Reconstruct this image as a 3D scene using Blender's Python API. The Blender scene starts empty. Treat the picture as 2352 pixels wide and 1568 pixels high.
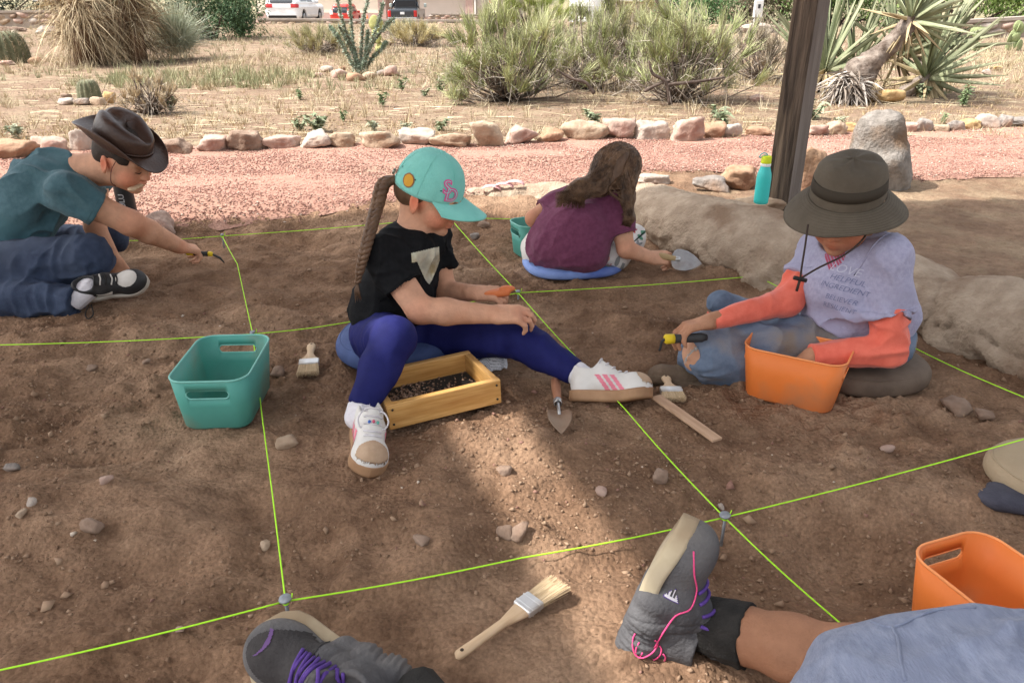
import bpy, bmesh, math, random
import numpy as np
from mathutils import Vector, Matrix
from mathutils.bvhtree import BVHTree

R = math.radians
scene = bpy.context.scene
col = scene.collection
random.seed(7)

# ------------------------------------------------------------------ camera
PITCH = R(24.0)
CAM = Vector((0.0, 0.0, 1.0))
cam_data = bpy.data.cameras.new('camera')
cam_data.sensor_width = 36.0
cam_data.lens = 27.0
cam_data.clip_start = 0.05
cam_data.clip_end = 2000.0
cam = bpy.data.objects.new('camera', cam_data)
cam.location = CAM
cam.rotation_euler = (R(90) - PITCH, 0, 0)
col.objects.link(cam)
scene.camera = cam

# ------------------------------------------------------------------ sky, sun, exposure
SUN = Vector((-0.60, -0.06, 0.79)).normalized()          # towards the sun
world = bpy.data.worlds.new('World')
scene.world = world
world.use_nodes = True
wn, wl = world.node_tree.nodes, world.node_tree.links
wn.clear()
sky = wn.new('ShaderNodeTexSky')
sky.sky_type = 'NISHITA'
sky.sun_disc = False
sky.sun_elevation = math.asin(SUN.z)
sky.sun_rotation = math.atan2(SUN.x, SUN.y)
sky.air_density = 1.0
sky.dust_density = 4.0
sky.ozone_density = 1.0
hs = wn.new('ShaderNodeHueSaturation')
hs.inputs['Saturation'].default_value = 0.22            # thin bright haze rather than deep blue
bg = wn.new('ShaderNodeBackground')
bg.inputs['Strength'].default_value = 0.15
out = wn.new('ShaderNodeOutputWorld')
wl.new(sky.outputs[0], hs.inputs['Color'])
wl.new(hs.outputs[0], bg.inputs['Color'])
wl.new(bg.outputs[0], out.inputs['Surface'])

sun_data = bpy.data.lights.new('sun', 'SUN')
sun_data.energy = 2.9
sun_data.angle = R(0.9)
sun_data.color = (1.0, 0.95, 0.88)
sun = bpy.data.objects.new('sun', sun_data)
sun.rotation_euler = (-SUN).to_track_quat('-Z', 'Y').to_euler()
sun.location = SUN * 30
col.objects.link(sun)

scene.view_settings.view_transform = 'Standard'
scene.view_settings.look = 'None'
scene.view_settings.exposure = 1.35
scene.view_settings.gamma = 1.0
scene.view_settings.use_curve_mapping = False
scene.render.engine = 'CYCLES'
scene.cycles.use_denoising = True
scene.cycles.max_bounces = 6
scene.cycles.diffuse_bounces = 4
scene.cycles.glossy_bounces = 2
scene.cycles.transmission_bounces = 3
scene.cycles.sample_clamp_indirect = 6.0

# ------------------------------------------------------------------ measuring helpers
_cF = np.array((0, math.cos(PITCH), -math.sin(PITCH)))
_cU = np.array((0, math.sin(PITCH), math.cos(PITCH)))
def _ray(u, v):
    d = _cF + _cU * ((784 - v) / 1764.0)
    d = d + np.array(((u - 1176) / 1764.0, 0, 0))
    return d
def G(u, v, z=0.0):
    """place measured in the photograph, lying at height z"""
    d = _ray(u, v)
    return Vector(np.array(CAM) + d * ((z - CAM.z) / d[2]))
def P(u, v, Y):
    """place measured in the photograph, standing Y metres ahead"""
    d = _ray(u, v)
    return Vector(np.array(CAM) + d * (Y / d[1]))

# ------------------------------------------------------------------ noise
_rs = np.random.RandomState(11)
_perm = _rs.permutation(4096)
_val = (_rs.rand(4096) * 2 - 1).astype(np.float32)
def vn(x, y, z=0.0, seed=0):
    x, y, z = np.broadcast_arrays(np.asarray(x, np.float32), np.asarray(y, np.float32), np.asarray(z, np.float32))
    i, j, k = np.floor(x).astype(np.int64), np.floor(y).astype(np.int64), np.floor(z).astype(np.int64)
    fx, fy, fz = x - i, y - j, z - k
    fx, fy, fz = fx*fx*(3-2*fx), fy*fy*(3-2*fy), fz*fz*(3-2*fz)
    i = i + seed * 131
    def h(a, b, c):
        return _val[_perm[(_perm[(_perm[a & 4095] + b) & 4095] + c) & 4095]]
    def lerp(a, b, t): return a + (b - a) * t
    r = None
    lo = lerp(lerp(h(i, j, k), h(i+1, j, k), fx), lerp(h(i, j+1, k), h(i+1, j+1, k), fx), fy)
    hi = lerp(lerp(h(i, j, k+1), h(i+1, j, k+1), fx), lerp(h(i, j+1, k+1), h(i+1, j+1, k+1), fx), fy)
    return lerp(lo, hi, fz)
def fbm(x, y, z=0.0, octaves=4, seed=0, gain=0.5, lac=2.03):
    a, s, t = 1.0, 1.0, 0.0
    for o in range(octaves):
        t = t + a * vn(np.asarray(x)*s, np.asarray(y)*s, np.asarray(z)*s, seed + o*7)
        a *= gain; s *= lac
    return t
def sstep(e0, e1, x):
    t = np.clip((x - e0) / (e1 - e0), 0, 1)
    return t*t*(3-2*t)

# ------------------------------------------------------------------ materials
MATS = {}
def mat(name, c1, c2=None, scale=8.0, rough=0.8, bump=0.0, bscale=60.0, spec=0.3, metal=0.0,
        c3=None, scale3=1.5, sheen=0.0, coat=0.0, attr=None, detail=4.0, stretch=None, trans=0.0, sss=0.0, spots=None):
    if name in MATS: return MATS[name]
    m = bpy.data.materials.new(name); m.use_nodes = True
    nt = m.node_tree; n, l = nt.nodes, nt.links
    b = n['Principled BSDF']
    b.inputs['Roughness'].default_value = rough
    b.inputs['Metallic'].default_value = metal
    b.inputs['Specular IOR Level'].default_value = spec
    if sheen: b.inputs['Sheen Weight'].default_value = sheen; b.inputs['Sheen Roughness'].default_value = 0.5
    if coat: b.inputs['Coat Weight'].default_value = coat; b.inputs['Coat Roughness'].default_value = 0.1
    if trans: b.inputs['Transmission Weight'].default_value = trans
    if sss:
        b.inputs['Subsurface Weight'].default_value = sss
        b.inputs['Subsurface Radius'].default_value = (0.02, 0.008, 0.004)
        b.inputs['Subsurface Scale'].default_value = 0.35
    tc = n.new('ShaderNodeTexCoord')
    mp = n.new('ShaderNodeMapping')
    l.new(tc.outputs['Object'], mp.inputs['Vector'])
    if stretch: mp.inputs['Scale'].default_value = stretch
    colsock = None
    def rgb(c): return (c[0], c[1], c[2], 1.0)
    if c2 is not None:
        nz = n.new('ShaderNodeTexNoise'); nz.inputs['Scale'].default_value = scale; nz.inputs['Detail'].default_value = detail
        nz.inputs['Roughness'].default_value = 0.62
        l.new(mp.outputs[0], nz.inputs['Vector'])
        rp = n.new('ShaderNodeValToRGB')
        rp.color_ramp.elements[0].position = 0.36; rp.color_ramp.elements[0].color = rgb(c1)
        rp.color_ramp.elements[1].position = 0.64; rp.color_ramp.elements[1].color = rgb(c2)
        l.new(nz.outputs['Fac'], rp.inputs['Fac'])
        colsock = rp.outputs['Color']
        if c3 is not None:
            nz3 = n.new('ShaderNodeTexNoise'); nz3.inputs['Scale'].default_value = scale3; nz3.inputs['Detail'].default_value = 5
            l.new(mp.outputs[0], nz3.inputs['Vector'])
            r3 = n.new('ShaderNodeValToRGB')
            r3.color_ramp.elements[0].position = 0.5; r3.color_ramp.elements[0].color = (0, 0, 0, 1)
            r3.color_ramp.elements[1].position = 0.66; r3.color_ramp.elements[1].color = (1, 1, 1, 1)
            l.new(nz3.outputs['Fac'], r3.inputs['Fac'])
            mx = n.new('ShaderNodeMix'); mx.data_type = 'RGBA'
            l.new(r3.outputs['Color'], mx.inputs[0]); l.new(colsock, mx.inputs[6]); mx.inputs[7].default_value = rgb(c3)
            colsock = mx.outputs[2]
    if attr:                       # a colour attribute carries what the thing itself is coloured like
        at = n.new('ShaderNodeAttribute'); at.attribute_name = attr
        mx = n.new('ShaderNodeMix'); mx.data_type = 'RGBA'; mx.blend_type = 'MULTIPLY'; mx.inputs[0].default_value = 1.0
        if colsock is not None: l.new(colsock, mx.inputs[6])
        else: mx.inputs[6].default_value = rgb(c1)
        l.new(at.outputs['Color'], mx.inputs[7])
        colsock = mx.outputs[2]
    if colsock is not None: l.new(colsock, b.inputs['Base Color'])
    else: b.inputs['Base Color'].default_value = rgb(c1)
    if bump:
        nb = n.new('ShaderNodeTexNoise'); nb.inputs['Scale'].default_value = bscale; nb.inputs['Detail'].default_value = 5
        l.new(mp.outputs[0], nb.inputs['Vector'])
        bp = n.new('ShaderNodeBump'); bp.inputs['Strength'].default_value = bump; bp.inputs['Distance'].default_value = 0.01
        l.new(nb.outputs['Fac'], bp.inputs['Height']); l.new(bp.outputs['Normal'], b.inputs['Normal'])
    MATS[name] = m
    return m

# ------------------------------------------------------------------ objects
def tag(o, label=None, cat=None, group=None, kind=None):
    if label: o['label'] = label
    if cat: o['category'] = cat
    if group: o['group'] = group
    if kind: o['kind'] = kind
    return o
def thing(name, label, cat, loc=(0, 0, 0), rz=0.0, group=None, rot=None):
    o = bpy.data.objects.new(name, None)
    o.empty_display_size = 0.1
    col.objects.link(o)
    o.location = loc
    o.rotation_euler = rot if rot is not None else (0, 0, rz)
    return tag(o, label, cat, group)
def obj(name, me, parent=None, world=False):
    """one mesh object; world=True: its vertices are already where they stand"""
    o = bpy.data.objects.new(name, me)
    col.objects.link(o)
    if parent is not None:
        o.parent = parent
        if world and parent.parent is None and parent.type == 'EMPTY':
            o.matrix_parent_inverse = (Matrix.Translation(parent.location) @ parent.rotation_euler.to_matrix().to_4x4()).inverted()
    return o
def mesh(verts, faces, m=None, smooth=True, name='mesh'):
    me = bpy.data.meshes.new(name)
    if isinstance(faces, np.ndarray):
        v = np.asarray(verts, np.float32); k = faces.shape[1]
        me.vertices.add(len(v)); me.vertices.foreach_set('co', v.ravel())
        me.loops.add(faces.size); me.loops.foreach_set('vertex_index', faces.astype(np.int32).ravel())
        me.polygons.add(len(faces))
        me.polygons.foreach_set('loop_start', np.arange(0, faces.size, k, dtype=np.int32))
        me.polygons.foreach_set('loop_total', np.full(len(faces), k, np.int32))
        me.update(calc_edges=True); me.validate()
    else:
        me.from_pydata([tuple(p) for p in verts], [], faces); me.update()
    if smooth:
        me.polygons.foreach_set('use_smooth', np.ones(len(me.polygons), bool))
    if m is not None:
        for mm in (m if isinstance(m, (list, tuple)) else [m]): me.materials.append(mm)
    return me
def set_color(me, rgb, name='Col'):
    a = me.color_attributes.new(name, 'FLOAT_COLOR', 'POINT')
    c = np.ones((len(me.vertices), 4), np.float32); c[:, :3] = rgb
    a.data.foreach_set('color', c.ravel())
def bm_mesh(bm, m=None, smooth=False):
    me = bpy.data.meshes.new('mesh')
    bmesh.ops.recalc_face_normals(bm, faces=bm.faces)
    bm.to_mesh(me); bm.free()
    if smooth: me.polygons.foreach_set('use_smooth', np.ones(len(me.polygons), bool))
    if m is not None: me.materials.append(m)
    return me
def bm_box(sx, sy, sz, bevel=0.0, seg=2, c=(0, 0, 0), bm=None, rot=None):
    own = bm is None
    if own: bm = bmesh.new()
    M = Matrix.Translation(c) @ (rot.to_4x4() if rot is not None else Matrix()) @ Matrix.Diagonal((sx, sy, sz, 1))
    r = bmesh.ops.create_cube(bm, size=1.0, matrix=M)
    if bevel:
        es = list({e for v in r['verts'] for e in v.link_edges})
        bmesh.ops.bevel(bm, geom=es, offset=bevel, segments=seg, affect='EDGES', profile=0.5)
    return bm
def frame(d, up=(0, 0, 1)):
    """3x3 with x along d, z near up"""
    x = Vector(d).normalized(); z = Vector(up); y = z.cross(x)
    if y.length < 1e-5: y = Vector((0, 1, 0)).cross(x)
    y.normalize(); z = x.cross(y).normalized()
    return Matrix((x, y, z)).transposed()
def tube(pts, rad, n=8, cap=True):
    """swept tube through pts; rad a number or list -> verts, faces"""
    pts = [Vector(p) for p in pts]
    if not hasattr(rad, '__len__'): rad = [rad]*len(pts)
    vs, fs = [], []
    t0 = (pts[1]-pts[0]).normalized()
    nrm = t0.orthogonal().normalized()
    for i, p in enumerate(pts):
        t = (pts[min(i+1, len(pts)-1)] - pts[max(i-1, 0)])
        if t.length < 1e-9: t = t0
        t = t.normalized()
        nrm = (nrm - t*nrm.dot(t)).normalized(); b = t.cross(nrm)
        for k in range(n):
            a = 2*math.pi*k/n
            vs.append(p + (nrm*math.cos(a) + b*math.sin(a))*rad[i])
    for i in range(len(pts)-1):
        for k in range(n):
            fs.append((i*n+k, i*n+(k+1) % n, (i+1)*n+(k+1) % n, (i+1)*n+k))
    if cap:
        fs.append(tuple(range(n-1, -1, -1))); fs.append(tuple((len(pts)-1)*n+k for k in range(n)))
    return vs, fs
class MB:
    """collects shapes for one part"""
    def __init__(s): s.v, s.f = [], []
    def add(s, vf):
        b = len(s.v); s.v += list(vf[0]); s.f += [tuple(i+b for i in f) for f in vf[1]]; return s
    def tube(s, pts, rad, n=8): return s.add(tube(pts, rad, n))
    def box(s, c, half, M=None):
        c = Vector(c); M = M or Matrix.Identity(3)
        vs = [c + M @ Vector((x*half[0], y*half[1], z*half[2])) for z in (-1, 1) for y in (-1, 1) for x in (-1, 1)]
        return s.add((vs, [(0, 2, 3, 1), (4, 5, 7, 6), (0, 1, 5, 4), (2, 6, 7, 3), (0, 4, 6, 2), (1, 3, 7, 5)]))
    def mesh(s, m, smooth=True): return mesh(s.v, s.f, m, smooth)
def spline(pts, n=8):
    """Catmull-Rom through pts"""
    pts = [Vector(p) for p in pts]; q = [pts[0]*2-pts[1]] + pts + [pts[-1]*2-pts[-2]]
    o = []
    for i in range(1, len(q)-2):
        for k in range(n):
            t = k/n
            o.append(0.5*((2*q[i]) + (q[i+1]-q[i-1])*t + (2*q[i-1]-5*q[i]+4*q[i+1]-q[i+2])*t*t + (3*q[i]-q[i-1]-3*q[i+1]+q[i+2])*t**3))
    o.append(pts[-1]); return o
def lathe(prof, n=32):
    vs, fs = [], []
    for (r, z) in prof:
        for k in range(n):
            a = 2*math.pi*k/n; vs.append((r*math.cos(a), r*math.sin(a), z))
    for i in range(len(prof)-1):
        for k in range(n): fs.append((i*n+k, i*n+(k+1) % n, (i+1)*n+(k+1) % n, (i+1)*n+k))
    return vs, fs

# ------------------------------------------------------------------ solid fields -> one continuous surface
class Field:
    def __init__(s, h=0.005): s.h = h; s.ops = []
    def _op(s, kind, fn, lo, hi, k): s.ops.append((kind, fn, np.array(lo, float), np.array(hi, float), k))
    def cone(s, a, b, ra, rb, k=0.02, flat=0, kind='u'):
        a, b = np.array(a, np.float32), np.array(b, np.float32); ab = b-a; L2 = float(ab@ab)+1e-12; L = L2**.5
        m = max(ra, rb)
        def fn(x, y, z):
            t = ((x-a[0])*ab[0]+(y-a[1])*ab[1]+(z-a[2])*ab[2])/L2
            tc = np.clip(t, 0, 1)
            d = np.sqrt((x-a[0]-tc*ab[0])**2+(y-a[1]-tc*ab[1])**2+(z-a[2]-tc*ab[2])**2)-(ra+tc*(rb-ra))
            if flat & 1: d = np.maximum(d, -t*L)
            if flat & 2: d = np.maximum(d, (t-1)*L)
            return d
        s._op(kind, fn, np.minimum(a-m, b-m), np.maximum(a+m, b+m), k); return s
    def chain(s, pts, rad, k=0.015):
        for i in range(len(pts)-1): s.cone(pts[i], pts[i+1], rad[i], rad[i+1], k)
        return s
    def ell(s, c, r, M=None, k=0.02, kind='u'):
        c = np.array(c, np.float32); r = np.array(r, np.float32); A = np.array(M if M is not None else np.eye(3), np.float32)
        m = float(r.max())
        def fn(x, y, z):
            X, Y, Z = x-c[0], y-c[1], z-c[2]
            p = [(X*A[0, i]+Y*A[1, i]+Z*A[2, i]) for i in range(3)]
            k0 = np.sqrt((p[0]/r[0])**2+(p[1]/r[1])**2+(p[2]/r[2])**2)
            k1 = np.sqrt((p[0]/r[0]**2)**2+(p[1]/r[1]**2)**2+(p[2]/r[2]**2)**2)+1e-9
            return k0*(k0-1)/k1
        s._op(kind, fn, c-m, c+m, k); return s
    def box(s, c, half, M=None, rnd=0.01, k=0.01, kind='u'):
        c = np.array(c, np.float32); hf = np.array(half, np.float32)-rnd; A = np.array(M if M is not None else np.eye(3), np.float32)
        m = float(np.linalg.norm(half))
        def fn(x, y, z):
            X, Y, Z = x-c[0], y-c[1], z-c[2]
            q = [np.abs(X*A[0, i]+Y*A[1, i]+Z*A[2, i])-hf[i] for i in range(3)]
            return np.sqrt(sum(np.maximum(t, 0)**2 for t in q))+np.minimum(np.maximum(q[0], np.maximum(q[1], q[2])), 0)-rnd
        s._op(kind, fn, c-m, c+m, k); return s
    def plane(s, p, nrm, k=0.004):
        """cut away everything on the side nrm points to"""
        p = np.array(p, np.float32); nn = np.array(Vector(nrm).normalized(), np.float32)
        def fn(x, y, z): return -((x-p[0])*nn[0]+(y-p[1])*nn[1]+(z-p[2])*nn[2])
        s._op('c', fn, (-99,)*3, (99,)*3, k); return s
    def solve(s):
        h = s.h
        lo = np.min([o[2] for o in s.ops if o[0] == 'u'], 0)-4*h; hi = np.max([o[3] for o in s.ops if o[0] == 'u'], 0)+4*h
        n = np.ceil((hi-lo)/h).astype(int)+1
        ax = [(lo[i]+np.arange(n[i])*h).astype(np.float32) for i in range(3)]
        D = np.full(n, 10.0, np.float32)
        for kind, fn, a, b, k in s.ops:
            pad = k+3*h
            i0 = np.clip(((a-pad-lo)/h).astype(int), 0, n); i1 = np.clip(np.ceil((b+pad-lo)/h).astype(int)+1, 0, n)
            if (i1 <= i0).any(): continue
            sl = tuple(slice(i0[i], i1[i]) for i in range(3))
            d = fn(ax[0][sl[0]][:, None, None], ax[1][sl[1]][None, :, None], ax[2][sl[2]][None, None, :])
            A = D[sl]
            if kind == 'u':
                if k <= 0: D[sl] = np.minimum(A, d)
                else:
                    t = np.clip(0.5+0.5*(A-d)/k, 0, 1); D[sl] = A+(d-A)*t-k*t*(1-t)
            else:
                t = np.clip(0.5-0.5*(A+d)/max(k, 1e-6), 0, 1); D[sl] = A+(-d-A)*t+k*t*(1-t)
        return D, lo, h
    def surf(s):
        D, lo, h = s.solve()
        S = D < 0
        n = np.array(D.shape)-1
        cnt = np.zeros(n, np.int8)
        for dx in (0, 1):
            for dy in (0, 1):
                for dz in (0, 1): cnt += S[dx:dx+n[0], dy:dy+n[1], dz:dz+n[2]]
        act = np.argwhere((cnt > 0) & (cnt < 8))
        idx = np.full(n, -1, np.int32); idx[tuple(act.T)] = np.arange(len(act))
        acc = np.zeros((len(act), 3), np.float32); w = np.zeros(len(act), np.float32)
        C = [(0, 0, 0), (1, 0, 0), (0, 1, 0), (1, 1, 0), (0, 0, 1), (1, 0, 1), (0, 1, 1), (1, 1, 1)]
        dv = [D[act[:, 0]+c[0], act[:, 1]+c[1], act[:, 2]+c[2]] for c in C]
        for a in range(8):
            for b in range(a+1, 8):
                if sum(abs(C[a][i]-C[b][i]) for i in range(3)) != 1: continue
                m = (dv[a] < 0) != (dv[b] < 0)
                t = np.where(m, dv[a]/np.where(m, dv[a]-dv[b], 1), 0)
                p = np.array(C[a], np.float32)+t[:, None]*(np.array(C[b], np.float32)-np.array(C[a], np.float32))
                acc += p*m[:, None]; w += m
        V = (act+acc/w[:, None])*h+lo
        F = []
        for axis in range(3):
            u, v = (axis+1) % 3, (axis+2) % 3
            sl0 = [slice(1, None)]*3; sl1 = [slice(1, None)]*3
            sl0[axis] = slice(0, -1); sl1[axis] = slice(1, None)
            a, b = S[tuple(sl0)], S[tuple(sl1)]
            for sign in (0, 1):
                e = np.argwhere((a & ~b) if sign == 0 else (~a & b))
                if len(e) == 0: continue
                e = e.copy(); e[:, u] += 1; e[:, v] += 1
                ok = (e[:, u] < n[u]) & (e[:, v] < n[v]); e = e[ok]
                def cell(du, dw):
                    q = e.copy(); q[:, u] -= du; q[:, v] -= dw
                    return idx[q[:, 0], q[:, 1], q[:, 2]]
                c = np.stack([cell(1, 1), cell(0, 1), cell(0, 0), cell(1, 0)], 1)
                F.append(c if sign == 0 else c[:, ::-1])
        F = np.concatenate(F); F = F[(F >= 0).all(1)]
        return V.astype(np.float32), F
def relax(V, F, it=2, lam=0.5):
    e = np.concatenate([F[:, [0, 1]], F[:, [1, 2]], F[:, [2, 3]], F[:, [3, 0]]])
    deg = np.bincount(e[:, 0], minlength=len(V)).astype(np.float32)
    for _ in range(it):
        s = np.stack([np.bincount(e[:, 0], weights=V[e[:, 1], i], minlength=len(V)) for i in range(3)], 1)
        V = V+lam*(s/np.maximum(deg, 1)[:, None]-V)
    return V.astype(np.float32)
def vnormals(V, F):
    a, b, c, d = (V[F[:, i]] for i in range(4))
    fn = np.cross(c-a, d-b)
    N = np.stack([np.bincount(F.ravel(), weights=np.repeat(fn[:, i], 4), minlength=len(V)) for i in range(3)], 1)
    return (N/(np.linalg.norm(N, axis=1)[:, None]+1e-12)).astype(np.float32)
def wrinkle(V, F, amp=0.004, freq=22, along=(0, 0, 1), squash=0.25, seed=0, ridge=True):
    """folds: noise stretched along a direction, pushed along the normals"""
    N = vnormals(V, F); M = np.array(frame(along))
    q = V@M; q[:, 0] *= squash
    wob = 0.35*np.stack([vn(V[:, 0]*5, V[:, 1]*5, V[:, 2]*5, seed+3+i) for i in range(3)], 1)
    q = q*freq+wob*2
    a = vn(q[:, 0], q[:, 1], q[:, 2], seed)
    if ridge: a = 0.75-2.6*np.abs(a)**0.8
    b = vn(q[:, 0]*2.3, q[:, 1]*2.3, q[:, 2]*2.3, seed+9)
    patch = sstep(-0.35, 0.5, vn(V[:, 0]*6, V[:, 1]*6, V[:, 2]*6, seed+21))
    return (V+N*((a*0.8+b*0.35)*amp*1.5*(0.22+patch))[:, None]).astype(np.float32)
def field_obj(name, Fd, m, parent, fold=None, it=2, tint=None, world=True):
    V, F = Fd.surf(); V = relax(V, F, it)
    for f in (fold or []): V = wrinkle(V, F, **f)
    me = mesh(V, F, m)
    if tint is not None:
        c = np.ones((len(V), 3), np.float32)
        for (p, r, rgb) in tint:
            d = np.linalg.norm((V-np.array(p, np.float32)), axis=1)
            w = np.clip(1-d/r, 0, 1)**0.8
            c = c*(1-w[:, None])+np.array(rgb, np.float32)*w[:, None]
        set_color(me, c)
    return obj(name, me, parent, world)
def bvh(o_or_me):
    me = o_or_me.data if hasattr(o_or_me, 'data') else o_or_me
    return BVHTree.FromPolygons([v.co.copy() for v in me.vertices], [tuple(p.vertices) for p in me.polygons])
def project(tree, verts, d, off=0.002, reach=0.5):
    """lay points on a surface by pushing them along d"""
    d = Vector(d).normalized(); o = []; last = None
    for p in verts:
        p = Vector(p); h = tree.ray_cast(p - d*reach, d)
        if h[0] is None:
            q = tree.find_nearest(p); h = q if q[0] is not None else (p, -d, 0, 0)
        nn = h[1] if h[1].dot(d) < 0 else -h[1]
        o.append(h[0]+nn*off)
    return o
def text_mesh(s, size, bold=0.0, extrude=0.0, res=3, shear=0.0, align='CENTER'):
    cu = bpy.data.curves.new('writing', 'FONT'); cu.body = s; cu.size = size; cu.offset = bold; cu.extrude = extrude
    cu.resolution_u = res; cu.shear = shear; cu.align_x = align; cu.align_y = 'CENTER'
    t = bpy.data.objects.new('writing', cu); col.objects.link(t)
    dg = bpy.context.evaluated_depsgraph_get()
    me = bpy.data.meshes.new_from_object(t.evaluated_get(dg))
    bpy.data.objects.remove(t); bpy.data.curves.remove(cu)
    bm = bmesh.new(); bm.from_mesh(me)
    bmesh.ops.triangulate(bm, faces=bm.faces)
    for _ in range(2):
        es = [e for e in bm.edges if e.calc_length() > size*0.12]
        if es: bmesh.ops.subdivide_edges(bm, edges=es, cuts=1, use_grid_fill=False)
    bmesh.ops.triangulate(bm, faces=bm.faces)
    vs = [v.co.copy() for v in bm.verts]; bm.verts.index_update()
    fs = [tuple(v.index for v in f.verts) for f in bm.faces]
    bm.free(); bpy.data.meshes.remove(me)
    return vs, fs
def grid_poly(inside, x0, x1, y0, y1, st):
    """flat patch of small squares where inside(x, y) holds, edges snapped softly"""
    nx, ny = int((x1-x0)/st)+1, int((y1-y0)/st)+1
    ids, vs, fs = {}, [], []
    def vid(i, j):
        if (i, j) not in ids: ids[(i, j)] = len(vs); vs.append(Vector((x0+i*st, y0+j*st, 0)))
        return ids[(i, j)]
    for i in range(nx):
        for j in range(ny):
            if inside(x0+(i+.5)*st, y0+(j+.5)*st): fs.append((vid(i, j), vid(i+1, j), vid(i+1, j+1), vid(i, j+1)))
    return vs, fs
def decal(name, vf, origin, ex, ey, tree, m, parent, off=0.0015, world=True):
    """print: flat shape with axes ex, ey laid on a surface"""
    origin, ex, ey = Vector(origin), Vector(ex).normalized(), Vector(ey)
    ey = (ey - ex*ey.dot(ex)).normalized(); nn = ex.cross(ey)
    vs = [origin+ex*p[0]+ey*p[1] for p in vf[0]]
    return obj(name, mesh(project(tree, vs, -nn, off), vf[1], m, True), parent, world)
# ================================================================== SETTING
# ---- pit and ground heights
LEDGE = [(0.62, 3.62), (0.93, 3.12), (1.22, 2.62), (1.50, 2.12), (1.72, 1.55), (1.80, 0.9)]     # middle of the stone kerb round the pit
PATH_NEAR = [G(u, v, .07) for u, v in [(-900, 530), (-200, 512), (400, 498), (850, 482), (1100, 446), (1500, 398), (2100, 418), (2600, 400), (3300, 385)]]
PATH_FAR = [G(u, v, .07) for u, v in [(-900, 372), (-200, 366), (400, 354), (900, 346), (1500, 327), (2000, 312), (2352, 303), (2700, 296), (3300, 285)]]
def _interp(line, x): return np.interp(x, [p.x for p in line], [p.y for p in line])
BUMPS = [  # x, y, sx, sy, height: heaps and hollows of the dug floor
    (*G(345, 640).xy, .16, .10, -.055), (*G(420, 612).xy, .10, .06, .02), (*G(150, 780).xy, .5, .12, .03),
    (*G(1160, 1010).xy, .17, .10, .035), (*G(1000, 990).xy, .10, .08, -.02), (*G(1560, 590).xy, .2, .16, -.03),
    (*G(1500, 640).xy, .25, .08, .03), (*G(1300, 880).xy, .14, .10, .025), (*G(1430, 1480).xy, .16, .10, .03),
    (*G(1330, 1440).xy, .08, .12, .03), (*G(1900, 1250).xy, .35, .15, -.045), (*G(2080, 1150).xy, .25, .1, .035),
    (*G(2050, 1330).xy, .15, .1, -.03), (*G(400, 1250).xy, .35, .10, .02), (*G(250, 1050).xy, .2, .1, -.02),
    (*G(120, 1180).xy, .2, .1, .025), (*G(1030, 640).xy, .2, .12, .02), (*G(700, 660).xy, .3, .12, -.02),
    (*G(1400, 760).xy, .22, .1, .02), (*G(650, 720).xy, .2, .08, .018), (*G(1150, 1240).xy, .15, .08, .02), (*G(760, 1130).xy, .1, .06, .018)]
FLAT = [(-.32, 2.02, .42), (-.36, 1.56, .16), (.20, 1.82, .20), (1.0, 2.0, .36), (.72, 1.9, .28), (.25, 2.96, .36), (-1.65, 2.55, .5), (-.75, 1.80, .24), (-.15, 1.80, .22), (.20, .99, .16),
        (-.28, .90, .22), (.70, .70, .42), (0, 1.02, .18), (.44, 1.72, .18), (-.62, 2.08, .14), (1.25, 1.45, .24), (.10, 3.2, .2), (-.85, 2.9, .25), (.07, 1.22, .17), (.16, 2.34, .16)]     # trodden and sat-on spots
def gz(x, y, fine=True):
    x, y = np.asarray(x, float), np.asarray(y, float)
    lx = np.interp(-y, [-p[1] for p in LEDGE], [p[0] for p in LEDGE])
    out_r = sstep(-0.02, 0.10, x-lx)
    edge_b = 3.42+0.05*np.sin(x*2.1)+0.28*sstep(-0.3, 0.7, x)
    out_b = sstep(0.0, 0.32, y-edge_b)
    o = np.maximum(out_r, out_b)
    z = 0.075*o
    near = (y < 6).astype(float)
    inside = 1-o
    pit = 0.026*fbm(x*1.7, y*2.4, 0, 3, 1)+0.022*fbm(x*4.2, y*6.0, 0, 2, 4)+0.010*np.abs(vn(x*8+y*3, y*13, 0, 6))
    for bx, by, sx, sy, a in BUMPS: pit = pit+1.5*a*np.exp(-((x-bx)/sx)**2-((y-by)/sy)**2)
    fl = np.ones_like(x)
    for bx, by, r_ in FLAT: fl = fl*(1-.75*np.exp(-(((x-bx)**2+(y-by)**2)/(r_*r_))**2))
    pit = pit*fl
    z = z+pit*(0.30+0.70*inside)*near
    if fine:
        f = 0.012*np.maximum(fbm(x*16, y*20, 0, 4, 8), -0.35)+0.006*np.abs(vn(x*45, y*55, 0, 12))+0.009*vn(x*9, y*11, 0, 15)
        cl = sstep(0.15, 0.6, fbm(x*2.2, y*3.0, 0, 2, 31))
        f = f+cl*0.018*np.maximum(vn(x*30, y*36, 0, 17), 0)+(0.3+cl)*0.008*np.maximum(vn(x*60, y*70, 0, 19), 0)
        # scraped, trowelled streaks
        f = f+0.008*np.abs(vn(x*7+y*4, (y*2.2-x*0.7)*22, 0, 23))*sstep(0.0, 0.5, vn(x*1.3, y*1.3, 0, 41))
        z = z+f*(0.45+0.55*inside)*near
    far = y-6.5
    z = z+np.where(y > 6, 0.05*fbm(x*0.35, y*0.35, 0, 3, 51)*np.clip(far/4, 0, 1), 0)
    z = z-np.where(y > 36, np.minimum((y-36)*0.036, 0.95), 0)
    return z
def gtop(x, y, r=.02):
    q = np.linspace(-r, r, 5); a, b = np.meshgrid(q+x, q+y); return float(gz(a, b).max())
def gzf(x, y): return float(gz(np.array([x]), np.array([y]), False)[0])
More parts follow.
